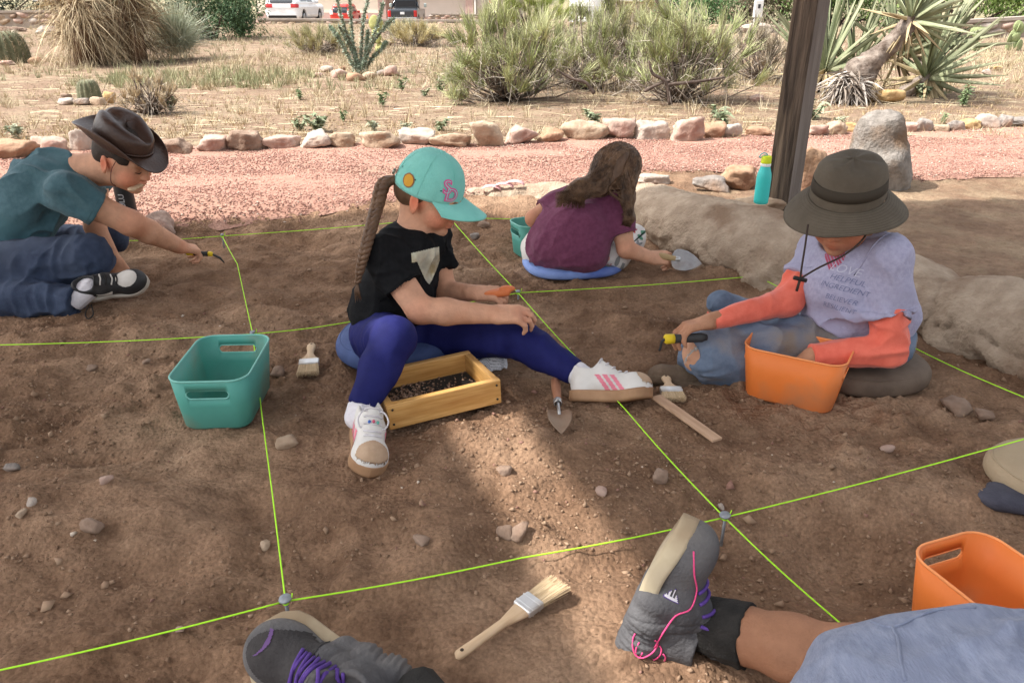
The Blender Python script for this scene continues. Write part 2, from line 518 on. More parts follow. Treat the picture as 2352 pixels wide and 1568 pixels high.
def place(u, v, dz=0.0):
    z = 0.0
    for _ in range(5):
        p = G(u, v, z+dz); z = gzf(p.x, p.y)
    return Vector((p.x, p.y, z))

def spaced(a, b, n): return list(np.linspace(a, b, n, endpoint=False))
xs = sorted(set([-160, -120, -90, -70, -50, -38, -28, -22, -17, -13, -10, -8, -6.5, -5.5, -4.6, -3.9, -3.3] + spaced(-2.8, 2.8, 470) +
                [2.8, 3.3, 3.9, 4.6, 5.5, 6.5, 8, 10, 13, 17, 22, 28, 38, 50, 70, 90, 120, 160]))
ys = sorted(set([-60, -30, -15, -8, -4, -2, -1, -.3, 0, .3] + spaced(.5, 3.9, 330) + spaced(3.9, 8, 100) + spaced(8, 16, 80) + spaced(16, 40, 60) +
                [40, 42, 45, 48, 52, 56, 60, 65, 70, 80, 95, 120, 160, 220, 320]))
gx, gy = np.meshgrid(np.array(xs), np.array(ys), indexing='ij')
gzv = gz(gx, gy)
V = np.stack([gx.ravel(), gy.ravel(), gzv.ravel()], 1)
ny = len(ys)
ii = np.arange((len(xs)-1)*(ny-1)); a = (ii//(ny-1))*ny+ii % (ny-1)
F = np.stack([a, a+ny, a+ny+1, a+1], 1)

def soil_material():
    m = bpy.data.materials.new('soil'); m.use_nodes = True
    nt = m.node_tree; n, l = nt.nodes, nt.links; b = n['Principled BSDF']
    b.inputs['Roughness'].default_value = 0.95; b.inputs['Specular IOR Level'].default_value = 0.12
    tc = n.new('ShaderNodeTexCoord')
    def noise(s, d=5, vec=None, rough=.6):
        t = n.new('ShaderNodeTexNoise'); t.inputs['Scale'].default_value = s; t.inputs['Detail'].default_value = d; t.inputs['Roughness'].default_value = rough
        l.new(vec or tc.outputs['Object'], t.inputs['Vector']); return t.outputs['Fac']
    def ramp(f, stops):
        r = n.new('ShaderNodeValToRGB'); e = r.color_ramp.elements
        e[0].position, e[0].color = stops[0][0], (*stops[0][1], 1); e[1].position, e[1].color = stops[-1][0], (*stops[-1][1], 1)
        for p, c in stops[1:-1]:
            q = e.new(p); q.color = (*c, 1)
        l.new(f, r.inputs['Fac']); return r.outputs['Color']
    def mix(f, a, c, blend='MIX'):
        x = n.new('ShaderNodeMix'); x.data_type = 'RGBA'; x.blend_type = blend
        if isinstance(f, float): x.inputs[0].default_value = f
        else: l.new(f, x.inputs[0])
        l.new(a, x.inputs[6]); l.new(c, x.inputs[7]); return x.outputs[2]
    damp = (.160, .090, .053); mid = (.278, .174, .110); dry = (.400, .272, .180)
    pit = ramp(noise(1.6, 6), [(.30, damp), (.50, mid), (.70, dry)])
    pit2 = ramp(noise(7, 8, rough=.7), [(.33, (.60, .57, .56)), (.66, (1.24, 1.25, 1.26))])
    pit = mix(1.0, pit, pit2, 'MULTIPLY')
    grain = ramp(noise(140, 4), [(.30, (.74, .73, .72)), (.70, (1.20, 1.20, 1.20))])
    pit = mix(1.0, pit, grain, 'MULTIPLY')
    fld = ramp(noise(.9, 6), [(.30, (.185, .125, .086)), (.52, (.235, .163, .115)), (.72, (.275, .198, .142))])
    fld2 = ramp(noise(26, 6), [(.32, (.62, .60, .58)), (.66, (1.18, 1.16, 1.14))])
    fld = mix(1.0, fld, fld2, 'MULTIPLY')
    straw = ramp(noise(3.2, 8, rough=.75), [(.48, (0, 0, 0)), (.62, (1, 1, 1))])
    tan = ramp(noise(40, 3), [(.3, (.235, .185, .118)), (.7, (.32, .262, .178))])
    fld = mix(straw, fld, tan)
    sx = n.new('ShaderNodeSeparateXYZ'); l.new(tc.outputs['Object'], sx.inputs[0])
    at = n.new('ShaderNodeAttribute'); at.attribute_name = 'Pit'
    c = mix(at.outputs['Fac'], fld, pit)
    l.new(c, b.inputs['Base Color'])
    bp = n.new('ShaderNodeBump'); bp.inputs['Strength'].default_value = .85; bp.inputs['Distance'].default_value = .008
    l.new(noise(90, 7, rough=.7), bp.inputs['Height'])
    vo = n.new('ShaderNodeTexVoronoi'); vo.inputs['Scale'].default_value = 85; l.new(tc.outputs['Object'], vo.inputs['Vector'])
    mm = n.new('ShaderNodeMath'); mm.operation = 'MULTIPLY'; l.new(vo.outputs['Distance'], mm.inputs[0]); l.new(noise(6, 4), mm.inputs[1])
    b2 = n.new('ShaderNodeBump'); b2.invert = True; b2.inputs['Strength'].default_value = .9; b2.inputs['Distance'].default_value = .009
    l.new(mm.outputs[0], b2.inputs['Height']); l.new(bp.outputs['Normal'], b2.inputs['Normal']); l.new(b2.outputs['Normal'], b.inputs['Normal'])
    return m
SOIL = soil_material()
ground_me = mesh(V, F, SOIL)
lx = np.interp(-V[:, 1], [-p[1] for p in LEDGE], [p[0] for p in LEDGE])
pn = _interp(PATH_NEAR, V[:, 0])
w = 1-np.maximum(sstep(-.05, .5, V[:, 1]-pn), 0.55*sstep(.15, .55, V[:, 0]-lx))
at = ground_me.attributes.new('Pit', 'FLOAT', 'POINT'); at.data.foreach_set('value', w.astype(np.float32))
ground = tag(obj('ground', ground_me), kind='structure')
ground['label'] = 'dug brown dirt floor of the pit running out into tan desert soil'

# ---- pink gravel path
PINK = mat('path_grit', (.31, .172, .130), (.39, .235, .180), scale=45, rough=.95, bump=.6, bscale=120, spec=.1, c3=(.33, .21, .155), scale3=2.2)
pxs = np.linspace(-5.2, 6.2, 230); pts = []
rows = 34
for t in np.linspace(0, 1, rows):
    yn = _interp(PATH_NEAR, pxs)+.07*vn(pxs*3, 0, 0, 5)+.03*vn(pxs*11, 0, 0, 6); yf = _interp(PATH_FAR, pxs)+.12
    y = yn+(yf-yn)*t
    z = gz(pxs, y, False)+0.012*sstep(0, .08, np.full_like(pxs, t))+0.004+0.006*vn(pxs*4, y*4, 0, 3)*t
    pts.append(np.stack([pxs, y, z], 1))
V = np.concatenate(pts); k = len(pxs)
ii = np.arange((rows-1)*(k-1)); a = (ii//(k-1))*k+ii % (k-1)
path = tag(obj('gravel_path', mesh(V, np.stack([a, a+1, a+k+1, a+k], 1), PINK)), kind='structure')
path['label'] = 'pink crushed gravel path behind the pit'

def scatter_chips(name, X, Y, Z, size, flat, cols, m, seed, parent=None, sink=.25):
    """many small irregular stones as one mesh (octahedra with jittered corners)"""
    rs = np.random.RandomState(seed); n = len(X)
    base = np.array([(1, 0, 0), (-1, 0, 0), (0, 1, 0), (0, -1, 0), (0, 0, 1), (0, 0, -1)], np.float32)
    p = np.repeat(base[None], n, 0)*(1+rs.uniform(-.45, .45, (n, 6, 1)))+rs.uniform(-.28, .28, (n, 6, 3))
    s = np.asarray(size)
    p = p*np.stack([s, s*rs.uniform(.55, .95, n), s*flat*rs.uniform(.7, 1.3, n)], 1)[:, None, :]
    a = rs.uniform(0, 6.28, n); ca, sa = np.cos(a)[:, None], np.sin(a)[:, None]
    tl = rs.normal(0, .28, n)[:, None]
    x, y, z = p[..., 0], p[..., 1], p[..., 2]
    z, y = z*np.cos(tl)+y*np.sin(tl), y*np.cos(tl)-z*np.sin(tl)
    x, y = x*ca-y*sa, x*sa+y*ca
    V = np.stack([x+X[:, None], y+Y[:, None], z+Z[:, None]+(s*flat*(1-sink*2))[:, None]*.6], 2).reshape(-1, 3)
    f = np.array([(0, 2, 4), (2, 1, 4), (1, 3, 4), (3, 0, 4), (2, 0, 5), (1, 2, 5), (3, 1, 5), (0, 3, 5)])
    F = (f[None]+np.arange(n)[:, None, None]*6).reshape(-1, 3)
    me = mesh(V, F, m, False)
    set_color(me, np.repeat(cols, 6, 0))
    o = obj(name, me, parent)
    return o
CHIP = mat('chip', (1, 1, 1), rough=.92, spec=.12, attr='Col')
rs = np.random.RandomState(3)
n = 64000
X = rs.uniform(-3.9, 4.9, n); t = rs.rand(n)**1.12
yn, yf = _interp(PATH_NEAR, X), _interp(PATH_FAR, X)+.05
Y = yn-.10*(rs.rand(n)**3)+(yf-yn)*t
keep = (np.abs(X) < (Y*.9135+.4)*.70+.15)
X, Y = X[keep], Y[keep]
tone = rs.rand(len(X))
c = np.stack([.290+.135*tone, .150+.103*tone, .114+.094*tone], 1)*rs.uniform(.86, 1.08, (len(X), 1))
wht = rs.rand(len(X)) < .05; c[wht] = (.50, .41, .34)
gry = rs.rand(len(X)) < .05; c[gry] = (.26, .165, .135)
tag(scatter_chips('gravel', X, Y, gz(X, Y, False)+.016, rs.uniform(.004, .0085, len(X)), .5, c, CHIP, 4), kind='stuff')['label'] = 'loose pink gravel chips covering the path'

# ---- pebbles and clods in the dug dirt
rs = np.random.RandomState(9)
n = 44000
Y = .55+3.2*rs.rand(n)**1.35; X = rs.uniform(-1, 1, n)*((Y*.9135+.42)*.70+.1)
den = fbm(X*1.6, Y*2.1, 0, 3, 61)+.35*vn(X*6, Y*7, 0, 62)
keep = (den > rs.uniform(-.75, .75, n)) & (X < np.interp(-Y, [-p[1] for p in LEDGE], [p[0] for p in LEDGE])-.12)
X, Y = X[keep], Y[keep]
s = .0018+.0048*rs.rand(len(X))**3+.009*(rs.rand(len(X)) < .03)*rs.rand(len(X))
tone = rs.rand(len(X))[:, None]
c = np.array((.22, .138, .088))*(1-tone)+np.array((.37, .255, .172))*tone
r2 = rs.rand(len(X)); c[r2 < .006] = (.58, .49, .40); c[(r2 > .02) & (r2 < .06)] = (.30, .17, .13)
tag(scatter_chips('pebbles', X, Y, gz(X, Y), s, .75, c, CHIP, 10, sink=.15), kind='stuff')['label'] = 'crumbs of dry soil and small pebbles strewn over the dug dirt'
# sandy field litter beyond the rocks
n = 9000
Y = 5.3+9*rs.rand(n)**1.6; X = rs.uniform(-1, 1, n)*((Y*.9135+.42)*.70+.2)
c = np.array((.20, .14, .095))+rs.rand(n, 1)*np.array((.18, .145, .11))
tag(scatter_chips('field_pebbles', X, Y, gz(X, Y, False), rs.uniform(.004, .014, n), .6, c, CHIP, 12), kind='stuff')['label'] = 'small tan pebbles scattered over the desert soil'

# ---- rocks
def rock_mesh(w, d, h, seed, m, facets=11, soft=.10, rough=.05, sub=4, up=None):
    rs = np.random.RandomState(seed)
    bm = bmesh.new(); bmesh.ops.create_icosphere(bm, subdivisions=sub, radius=1)
    N = np.array([v.co[:] for v in bm.verts]); bm.verts.index_update()
    Fc = np.array([[v.index for v in f.verts] for f in bm.faces]); bm.free()
    pl = rs.normal(size=(facets, 3)); pl /= np.linalg.norm(pl, axis=1)[:, None]
    ext = np.array([(0, 0, 1), (0, 0, -1), (1, 0, 0), (-1, 0, 0), (0, 1, 0), (0, -1, 0)], float)+rs.normal(0, .22, (6, 3))
    ext /= np.linalg.norm(ext, axis=1)[:, None]
    pl = np.concatenate([pl, ext]); dd = np.concatenate([rs.uniform(.72, 1.0, facets), rs.uniform(.78, .95, 6)])
    q = (N@pl.T)/dd; q = np.maximum(q, 1e-3)
    pw = 1/soft
    r = 1/((q**pw).sum(1)**(1/pw))
    V = N*r[:, None]
    V = V/np.abs(V).max(0)
    s = seed*3.7
    nz = fbm(V[:, 0]*2.2+s, V[:, 1]*2.2, V[:, 2]*2.2, 5, seed % 50, .55)
    V = V*(1+rough*nz[:, None]*1.6)
    V = V*np.array((w/2, d/2, h/2))
    return mesh(V, Fc, m)
ROCKM = {
 'orange': mat('rock_orange', (0.288, 0.169, 0.101), (0.418, 0.281, 0.187), scale=9, rough=.9, bump=.7, bscale=45, c3=(0.216, 0.115, 0.072), scale3=5, spec=.2),
 'pink': mat('rock_pink', (0.360, 0.241, 0.191), (0.490, 0.374, 0.310), scale=8, rough=.9, bump=.7, bscale=45, c3=(0.288, 0.166, 0.130), scale3=5, spec=.2),
 'tan': mat('rock_tan', (0.346, 0.248, 0.173), (0.475, 0.374, 0.274), scale=9, rough=.9, bump=.8, bscale=40, c3=(0.259, 0.173, 0.115), scale3=5, spec=.2),
 'pale': mat('rock_pale', (0.343, 0.277, 0.230), (0.449, 0.402, 0.354), scale=8, rough=.9, bump=.7, bscale=45, c3=(0.374, 0.274, 0.216), scale3=4, spec=.2),
 'brown': mat('rock_brown', (0.216, 0.144, 0.104), (0.360, 0.266, 0.202), scale=8, rough=.92, bump=.8, bscale=45, c3=(0.158, 0.101, 0.072), scale3=5, spec=.2),
 'grey': mat('rock_grey', (0.194, 0.169, 0.151), (0.331, 0.295, 0.266), scale=12, rough=.92, bump=.9, bscale=55, c3=(0.288, 0.194, 0.137), scale3=4, spec=.2),
 'gold': mat('rock_gold', (0.418, 0.266, 0.115), (0.518, 0.382, 0.202), scale=9, rough=.9, bump=.7, bscale=45, c3=(0.331, 0.202, 0.094), scale3=5, spec=.2),
}
BORDER = [  # left, right, top, base (in the photograph), kind, facets, softness, how it looks
 (-40, 84, 322, 372, 'orange', 10, .10, 'orange brown rounded border rock at the far left behind the teal shirt'),
 (82, 174, 316, 360, 'pink', 9, .12, 'pinkish low border rock right behind the teal shirted back'),
 (170, 214, 299, 352, 'pale', 9, .10, 'pale border rock peeking out behind the nape under the leather hat'),
 (352, 456, 316, 358, 'brown', 5, .05, 'long grey brown flat topped border rock just right of the leather hat'),
 (453, 532, 315, 356, 'pink', 6, .05, 'pinkish grey blocky border rock, second right of the leather hat'),
 (530, 614, 303, 353, 'brown', 6, .05, 'tall brown border rock with a slanting top, third right of the leather hat'),
 (615, 692, 313, 349, 'pink', 7, .06, 'flat pink border rock with a reddish front, fourth right of the leather hat'),
 (684, 768, 304, 348, 'pale', 7, .05, 'pale wedge shaped border rock, fifth right of the leather hat'),
 (752, 830, 306, 346, 'tan', 12, .13, 'sandy rounded border rock, second left of the turquoise cap'),
 (828, 921, 304, 346, 'tan', 10, .11, 'sandy border rock just left of the turquoise cap'),
 (916, 998, 299, 338, 'pale', 7, .05, 'pale grey angular border rock showing above the turquoise cap'),
 (990, 1087, 307, 343, 'tan', 8, .09, 'long low tan border rock just right of the turquoise cap'),
 (1084, 1161, 284, 343, 'tan', 13, .16, 'big round tan border rock between the cap and the maroon shirt'),
 (1157, 1236, 286, 336, 'pink', 8, .08, 'pink layered border rock right of the big round one'),
 (1236, 1292, 297, 333, 'orange', 12, .15, 'small round orange border rock, just right of the pink layered one'),
 (1290, 1394, 281, 331, 'tan', 13, .14, 'big lumpy sandy border rock behind the long brown hair'),
 (1384, 1458, 271, 324, 'pink', 8, .08, 'pale pink upright border rock directly above the brown haired head'),
 (1454, 1538, 277, 326, 'pale', 7, .06, 'pale blocky border rock just right of the brown haired head'),
 (1536, 1617, 272, 331, 'pink', 6, .05, 'large pinkish slanting border rock, second right of the brown haired head'),
 (1608, 1664, 281, 323, 'orange', 11, .13, 'orange tan rounded border rock leaning on the slanting pink one'),
 (1655, 1704, 286, 321, 'pale', 12, .15, 'pale round border rock, second left of the wooden post'),
 (1702, 1764, 290, 317, 'orange', 11, .12, 'low orange brown border rock just left of the wooden post'),
 (1848, 1903, 287, 316, 'pink', 6, .05, 'pale pink wedge border rock just right of the wooden post'),
 (1892, 1942, 277, 314, 'tan', 9, .10, 'greyish tan border rock, second right of the wooden post'),
 (1934, 1974, 284, 309, 'gold', 8, .08, 'golden border rock left of the tall standing boulder'),
 (2054, 2101, 282, 310, 'pink', 10, .11, 'pinkish border rock just right of the tall standing boulder'),
 (2093, 2141, 276, 307, 'grey', 10, .10, 'grey border rock, second right of the tall standing boulder'),
 (2136, 2179, 281, 308, 'tan', 9, .09, 'tan border rock with a pale top, third right of the tall boulder'),
 (2170, 2216, 279, 305, 'grey', 10, .10, 'flat grey border rock, fourth right of the tall boulder'),
 (2203, 2247, 275, 302, 'gold', 11, .12, 'golden tan border rock, fifth right of the tall boulder'),
 (2237, 2294, 266, 300, 'pale', 13, .16, 'large pale egg shaped border rock near the right edge'),
 (2284, 2323, 267, 297, 'grey', 9, .09, 'grey brown border rock, second from the right edge'),
 (2316, 2400, 271, 295, 'grey', 10, .10, 'grey low border rock cut by the right edge'),
]
def put_rock(u0, u1, vt, vb, kind, facets, soft, label, group=None, seed=0, depth=.8, sink=.16, name='rock', zbase=None, rz=None, cat='rock', rough=.05, sub=4):
    b = place((u0+u1)/2, vb)
    wdt = (P(u1, vb, b.y)-P(u0, vb, b.y)).length
    d = min(wdt*depth, wdt)
    yc = b.y+d*.42
    ht = P((u0+u1)/2, vt, yc).z-b.z
    ht = max(ht*1.08, wdt*.2)
    full = ht/(1-sink*.8)
    o = obj(name, rock_mesh(wdt*1.06, d, full*1.04, seed, ROCKM[kind], facets, soft*.62, rough*1.5, sub))
    o.location = (P((u0+u1)/2, vb, yc).x, yc, b.z+ht-full/2)
    o.rotation_euler = (0, 0, rz if rz is not None else random.uniform(-.12, .12))
    return tag(o, label, cat, group)
for i, r in enumerate(BORDER):
    put_rock(*r, group='rocks edging the gravel path', seed=100+i, name='border_rock')
for i, r in enumerate([
 (1468, 1538, 400, 428, 'pale', 7, .06, 'pale flat slab with a red end lying just behind the stone kerb'),
 (1592, 1668, 404, 441, 'grey', 8, .07, 'bluish grey rock left of the water bottle behind the stone kerb'),
 (1648, 1745, 389, 438, 'orange', 7, .06, 'long orange brown rock just behind the turquoise water bottle'),
 (1826, 1890, 338, 450, 'orange', 6, .07, 'upright orange tan slab leaning behind the wooden post'),
 (318, 408, 492, 540, 'pink', 9, .12, 'flat pinkish stone at the foot of the dark flask'),
 (285, 340, 274, 303, 'gold', 8, .09, 'yellowish stone lying in the field just above the leather hat'),
 (2003, 2077, 199, 240, 'gold', 6, .06, 'bright golden rock lying under the leaning yucca trunk'),
 (2250, 2276, 158, 172, 'pale', 7, .07, 'small white stone on the sand at the far right'),
 (2280, 2302, 152, 162, 'gold', 7, .07, 'small golden stone beside the white one at the far right'),
 (2214, 2238, 202, 214, 'pink', 7, .07, 'small pink stone on the sand right of the yucca'),
 (1716, 1752, 218, 234, 'pink', 7, .07, 'small pink stone on the sand just left of the wooden post'),
 (0, 58, 62, 78, 'brown', 8, .08, 'dark flat rock in the field at the upper left edge'),
 (86, 142, 62, 80, 'grey', 8, .08, 'dark grey green rock in the field behind the green weed'),
 (1408, 1450, 150, 168, 'pink', 8, .09, 'pinkish rock half hidden among the shrubs'),
 (1010, 1050, 168, 182, 'pink', 8, .09, 'small pink rock at the left foot of the shrubs'),
 (880, 905, 96, 106, 'pale', 8, .09, 'small pale stone in the straw right of the ocotillo'),
 (1140, 1190, 104, 128, 'tan', 9, .10, 'tan boulder showing through the shrubs at the middle'),
]): put_rock(*r, seed=200+i)
# tall standing boulder: grey weathered stone, blunt top, shoulders widening to the base
bb = place(2026, 436)
F1 = Field(.02); cx, cy = bb.x, bb.y+.13
F1.cone((cx-.005, cy, bb.z-.1), (cx-.01, cy+.01, bb.z+.27), .165, .125, .04); F1.ell((cx+.05, cy-.03, bb.z+.08), (.13, .14, .16), k=.06); F1.ell((cx-.05, cy, bb.z+.30), (.085, .085, .07), k=.05)
V, F = F1.surf(); V = relax(V, F, 3); N = vnormals(V, F)
V = V+N*(.020*fbm(V[:, 0]*9, V[:, 1]*9, V[:, 2]*9, 4, 5))[:, None]
STAND = mat('boulder_grey', (.17, .152, .133), (.275, .248, .222), scale=22, rough=.95, bump=1.0, bscale=60, c3=(.20, .135, .09), scale3=5, spec=.15)
tag(obj('standing_boulder', mesh(V, F, STAND)), 'tall grey weathered boulder standing upright behind the brimmed hat', 'boulder')

# ---- stone kerb round the pit: long rounded masses of pale conglomerate
KERB = mat('kerb_stone', (.31, .235, .170), (.45, .355, .265), scale=13, rough=.95, bump=1.0, bscale=90, c3=(.23, .155, .105), scale3=5, spec=.15, detail=9)
def kerb(name, label, pts, seed, h=.013):
    Fd = Field(h)
    for i in range(len(pts)-1):
        (x0, y0, r0, t0), (x1, y1, r1, t1) = pts[i], pts[i+1]
        m = 9
        for j in range(m+1):
            t = j/m; x, y, r, tz = (x0+(x1-x0)*t, y0+(y1-y0)*t, r0+(r1-r0)*t, t0+(t1-t0)*t)
            wv = 1+.09*float(vn(x*2.6, y*2.6, 0, seed)); Fd.ell((x+.03*float(vn(x*3, y*3, 2, seed)), y, tz*wv-.17), (r*wv, r*wv, .17), k=.03)
    V, F = Fd.surf(); V = relax(V, F, 3); N = vnormals(V, F)
    a = .019*fbm(V[:, 0]*3.2, V[:, 1]*3.2, V[:, 2]*4, 4, seed)+.005*fbm(V[:, 0]*26, V[:, 1]*26, V[:, 2]*30, 3, seed+4)
    low = sstep(.15, .02, V[:, 2])
    a = a+low*(.030*fbm(V[:, 0]*13, V[:, 1]*13, V[:, 2]*19, 4, seed+5)-.012)
    lay = np.abs(vn(V[:, 0]*3, V[:, 1]*3, V[:, 2]*17+1.5*vn(V[:, 0]*2, V[:, 1]*2, 0, 9), seed+2))
    a = a-.022*sstep(.06, .0, lay)*sstep(.14, .05, V[:, 2])
    V = V+N*a[:, None]
    me = mesh(V, F, KERB)
    return tag(obj(name, me), label, 'stone kerb', 'stones edging the pit')
kerb('stone_kerb', 'long pale rounded stone mass edging the pit below the water bottle', [(.66, 3.82, .16, .15), (.82, 3.42, .21, .205), (1.05, 3.05, .25, .185), (1.28, 2.70, .25, .17), (1.40, 2.48, .22, .16)], 3)
kerb('stone_kerb', 'pale rounded stone mass edging the pit at the right behind the brown cushion', [(1.53, 2.36, .22, .17), (1.66, 2.05, .25, .19), (1.80, 1.72, .26, .21), (1.92, 1.3, .26, .2)], 8)
kerb('stone_kerb', 'low flat pale kerb behind the cap and the maroon shirt', [(-.20, 4.0, .15, .095), (.15, 4.0, .17, .115), (.42, 3.98, .17, .12), (.60, 3.92, .14, .12)], 14)

# ---- wooden post and the roof of the ramada (its shade covers the pit)
WOODD = mat('post_wood', (.042, .031, .024), (.125, .093, .070), scale=7, rough=.9, bump=.8, bscale=24, stretch=(6, 6, .4), c3=(.19, .14, .10), scale3=4, spec=.2)
WOODG = mat('post_wood_grey', (.150, .126, .110), (.215, .186, .165), scale=5, rough=.9, bump=.5, bscale=24, stretch=(6, 6, .4), c3=(.115, .092, .078), scale3=2, spec=.2)
pb = Vector((1.285, 3.60, .05))
ram = thing('ramada', 'square weathered wooden post of the shade roof beside the turquoise bottle', 'shade shelter', pb)
def post(x, y, parent):
    bm = bm_box(.115, .115, 2.75, .006, 2)
    bmesh.ops.subdivide_edges(bm, edges=[e for e in bm.edges if e.calc_length() > 1], cuts=30)
    for v in bm.verts:
        v.co.x += .006*vn(v.co.z*2.2, 0, 0, 3)+.0025*vn(v.co.x*60, v.co.y*60, v.co.z*3, 4)
        v.co.y += .006*vn(v.co.z*2.2, 5, 0, 3)
    me = bm_mesh(bm, WOODD, False); me.materials.append(WOODG)
    for p in me.polygons:
        if p.normal.y < -.5: p.material_index = 1          # the face on the right has weathered grey
    o = obj('post', me, parent)
    o.location = (x-pb.x, y-pb.y, 1.36); o.rotation_euler = (0, 0, R(44)); return o
post(pb.x, pb.y, ram); post(-4.1, 3.1, ram); post(-4.1, .3, ram); post(1.38, .3, ram)
ROOFZ = 2.72
ROOFM = mat('roof_board', (.20, .15, .11), (.34, .27, .20), scale=6, rough=.9, stretch=(1, 8, 1))
roof_poly = [(-4.35, 3.28), (1.50, 3.70), (1.50, .15), (-4.35, .15)]
def clip_half(poly, px, py, nx, ny):
    o = []
    for i in range(len(poly)):
        a, b = poly[i], poly[(i+1) % len(poly)]
        da, db = (a[0]-px)*nx+(a[1]-py)*ny, (b[0]-px)*nx+(b[1]-py)*ny
        if da <= 0: o.append(a)
        if da*db < 0:
            t = da/(da-db); o.append((a[0]+(b[0]-a[0])*t, a[1]+(b[1]-a[1])*t))
    return o
sdir = Vector((.35, -.937)); snorm = Vector((.937, .35))          # boards run this way
shift = Vector((-SUN.x, -SUN.y))*(ROOFZ/SUN.z)                    # where a roof point's shadow lands
def across(p): return (Vector(p)-shift).dot(snorm)
gap_c = across(G(1265, 1190).xy); gap_w = .20
s = -6.0; k = 0
edges = []
while s < 5.5:
    wd = .29
    if s < gap_c-gap_w/2 < s+wd:
        edges.append((s, gap_c-gap_w/2)); s = gap_c+gap_w/2; continue
    edges.append((s, s+wd-.001)); s += wd
edges.append((gap_c-gap_w/2+.001, gap_c+gap_w/2-.001))            # the short board that leaves the gap open near the middle only
gap_end = (Vector(G(1040, 872).xy)-shift).dot(sdir)
for (a0, a1) in edges:
    if a1-a0 < .02: continue
    p = clip_half(roof_poly, snorm.x*a1, snorm.y*a1, snorm.x, snorm.y)
    p = clip_half(p, snorm.x*a0, snorm.y*a0, -snorm.x, -snorm.y) if len(p) > 2 else []
    if len(p) > 2 and (a0, a1) == edges[-1]: p = clip_half(p, sdir.x*gap_end, sdir.y*gap_end, sdir.x, sdir.y)
    if len(p) < 3: continue
    n = len(p); vs = [(x-pb.x, y-pb.y, ROOFZ-pb.z) for x, y in p]+[(x-pb.x, y-pb.y, ROOFZ+.025-pb.z) for x, y in p]
    fs = [tuple(range(n-1, -1, -1)), tuple(range(n, 2*n))]+[(i, (i+1) % n, n+(i+1) % n, n+i) for i in range(n)]
    obj('roof_board', mesh(vs, fs, ROOFM, False), ram)
for yb in (3.10, 1.7, .25):
    bm = bm_box(5.7, .10, .14, .006); o = obj('beam', bm_mesh(bm, WOODD), ram); o.location = (-1.42-pb.x, yb-pb.y+.05, ROOFZ-.075-pb.z)
# ================================================================== TOOLS, BINS, CUSHIONS, STRINGS
def rrect(w, d, r, n=7):
    o = []
    for cx, cy, a0 in ((w/2-r, d/2-r, 0), (-w/2+r, d/2-r, 90), (-w/2+r, -d/2+r, 180), (w/2-r, -d/2+r, 270)):
        for k in range(n+1):
            a = R(a0+90*k/n); o.append((cx+r*math.cos(a), cy+r*math.sin(a)))
    return o
def make_bin(name, label, loc, rz, L, W, H, m, mrim, inside=None, group='plastic dig bins'):
    t = thing(name, label, 'bin', loc, rz, group)
    def ring(w, d, r, z): return [(x, y, z) for x, y in rrect(w, d, r)]
    th = .003; tp = .86
    rings = [ring(L*tp-.02, W*tp-.02, .025, 0), ring(L*tp, W*tp, .034, .010), ring(L*.93, W*.93, .040, H*.5), ring(L, W, .045, H),
             ring(L-2*th, W-2*th, .045-th, H), ring(L*.93-2*th, W*.93-2*th, .040-th, H*.5), ring(L*tp-2*th, W*tp-2*th, .034-th, .012), ring(L*tp-.03, W*tp-.03, .022, .005)]
    vs = [p for r in rings for p in r]; n = len(rings[0]); fs = []
    for i in range(len(rings)-1):
        for k in range(n): fs.append((i*n+k, i*n+(k+1) % n, (i+1)*n+(k+1) % n, (i+1)*n+k))
    fs.append(tuple(range(n-1, -1, -1))); fs.append(tuple((len(rings)-1)*n+k for k in range(n)))
    me = mesh(vs, fs, m)
    body = obj('shell', me, t)
    # grip slots through both short ends
    sl = []; hw, hh = W*.205, .0115
    for k in range(24):
        a = 2*math.pi*k/24; c = math.cos(a); sl.append((hw*(1 if c > 0 else -1)+hh*c, H*.745+hh*math.sin(a)))
    bm = bmesh.new()
    v0 = [bm.verts.new((-L, y, z)) for y, z in sl]; v1 = [bm.verts.new((L, y, z)) for y, z in sl]
    bm.faces.new(v0[::-1]); bm.faces.new(v1)
    for k in range(24): bm.faces.new((v0[k], v0[(k+1) % 24], v1[(k+1) % 24], v1[k]))
    cut = bpy.data.objects.new('cut', bm_mesh(bm)); col.objects.link(cut)
    cut.matrix_world = Matrix.Translation(t.location) @ t.rotation_euler.to_matrix().to_4x4()
    md = body.modifiers.new('slots', 'BOOLEAN'); md.object = cut; md.solver = 'EXACT'; md.operation = 'DIFFERENCE'
    bpy.context.view_layer.update()
    new = bpy.data.meshes.new_from_object(body.evaluated_get(bpy.context.evaluated_depsgraph_get()))
    body.modifiers.clear(); body.data = new; bpy.data.objects.remove(cut)
    rr = [Vector((x, y, H)) for x, y in rrect(L-.002, W-.002, .044)]
    vs2, fs2 = [], []
    tv, tf = tube(rr+[rr[0]], .0026, 6, False)
    obj('rim', mesh(tv, tf, mrim), t)
    for sx in (-1, 1):
        xx = sx*(L/2*(.93+.07*(.745-.5)*2)-.0005)
        lp = [Vector((xx, y, z)) for y, z in sl]
        tv, tf = tube(lp+[lp[0]], .0019, 5, False); obj('slot_edge', mesh(tv, tf, mrim), t)
    return t
TEAL = mat('teal_plastic', (.085, .325, .270), (.098, .365, .305), scale=6, rough=.5, spec=.3, bump=.06, bscale=300, c3=(.150, .285, .225), scale3=6)
TEALR = mat('teal_edge', (.20, .52, .45), rough=.4)
ORNG = mat('orange_plastic', (.76, .195, .038), (.83, .222, .050), scale=6, rough=.5, spec=.3, bump=.06, bscale=300, c3=(.60, .215, .085), scale3=6)
ORNGR = mat('orange_edge', (.88, .32, .11), rough=.4)
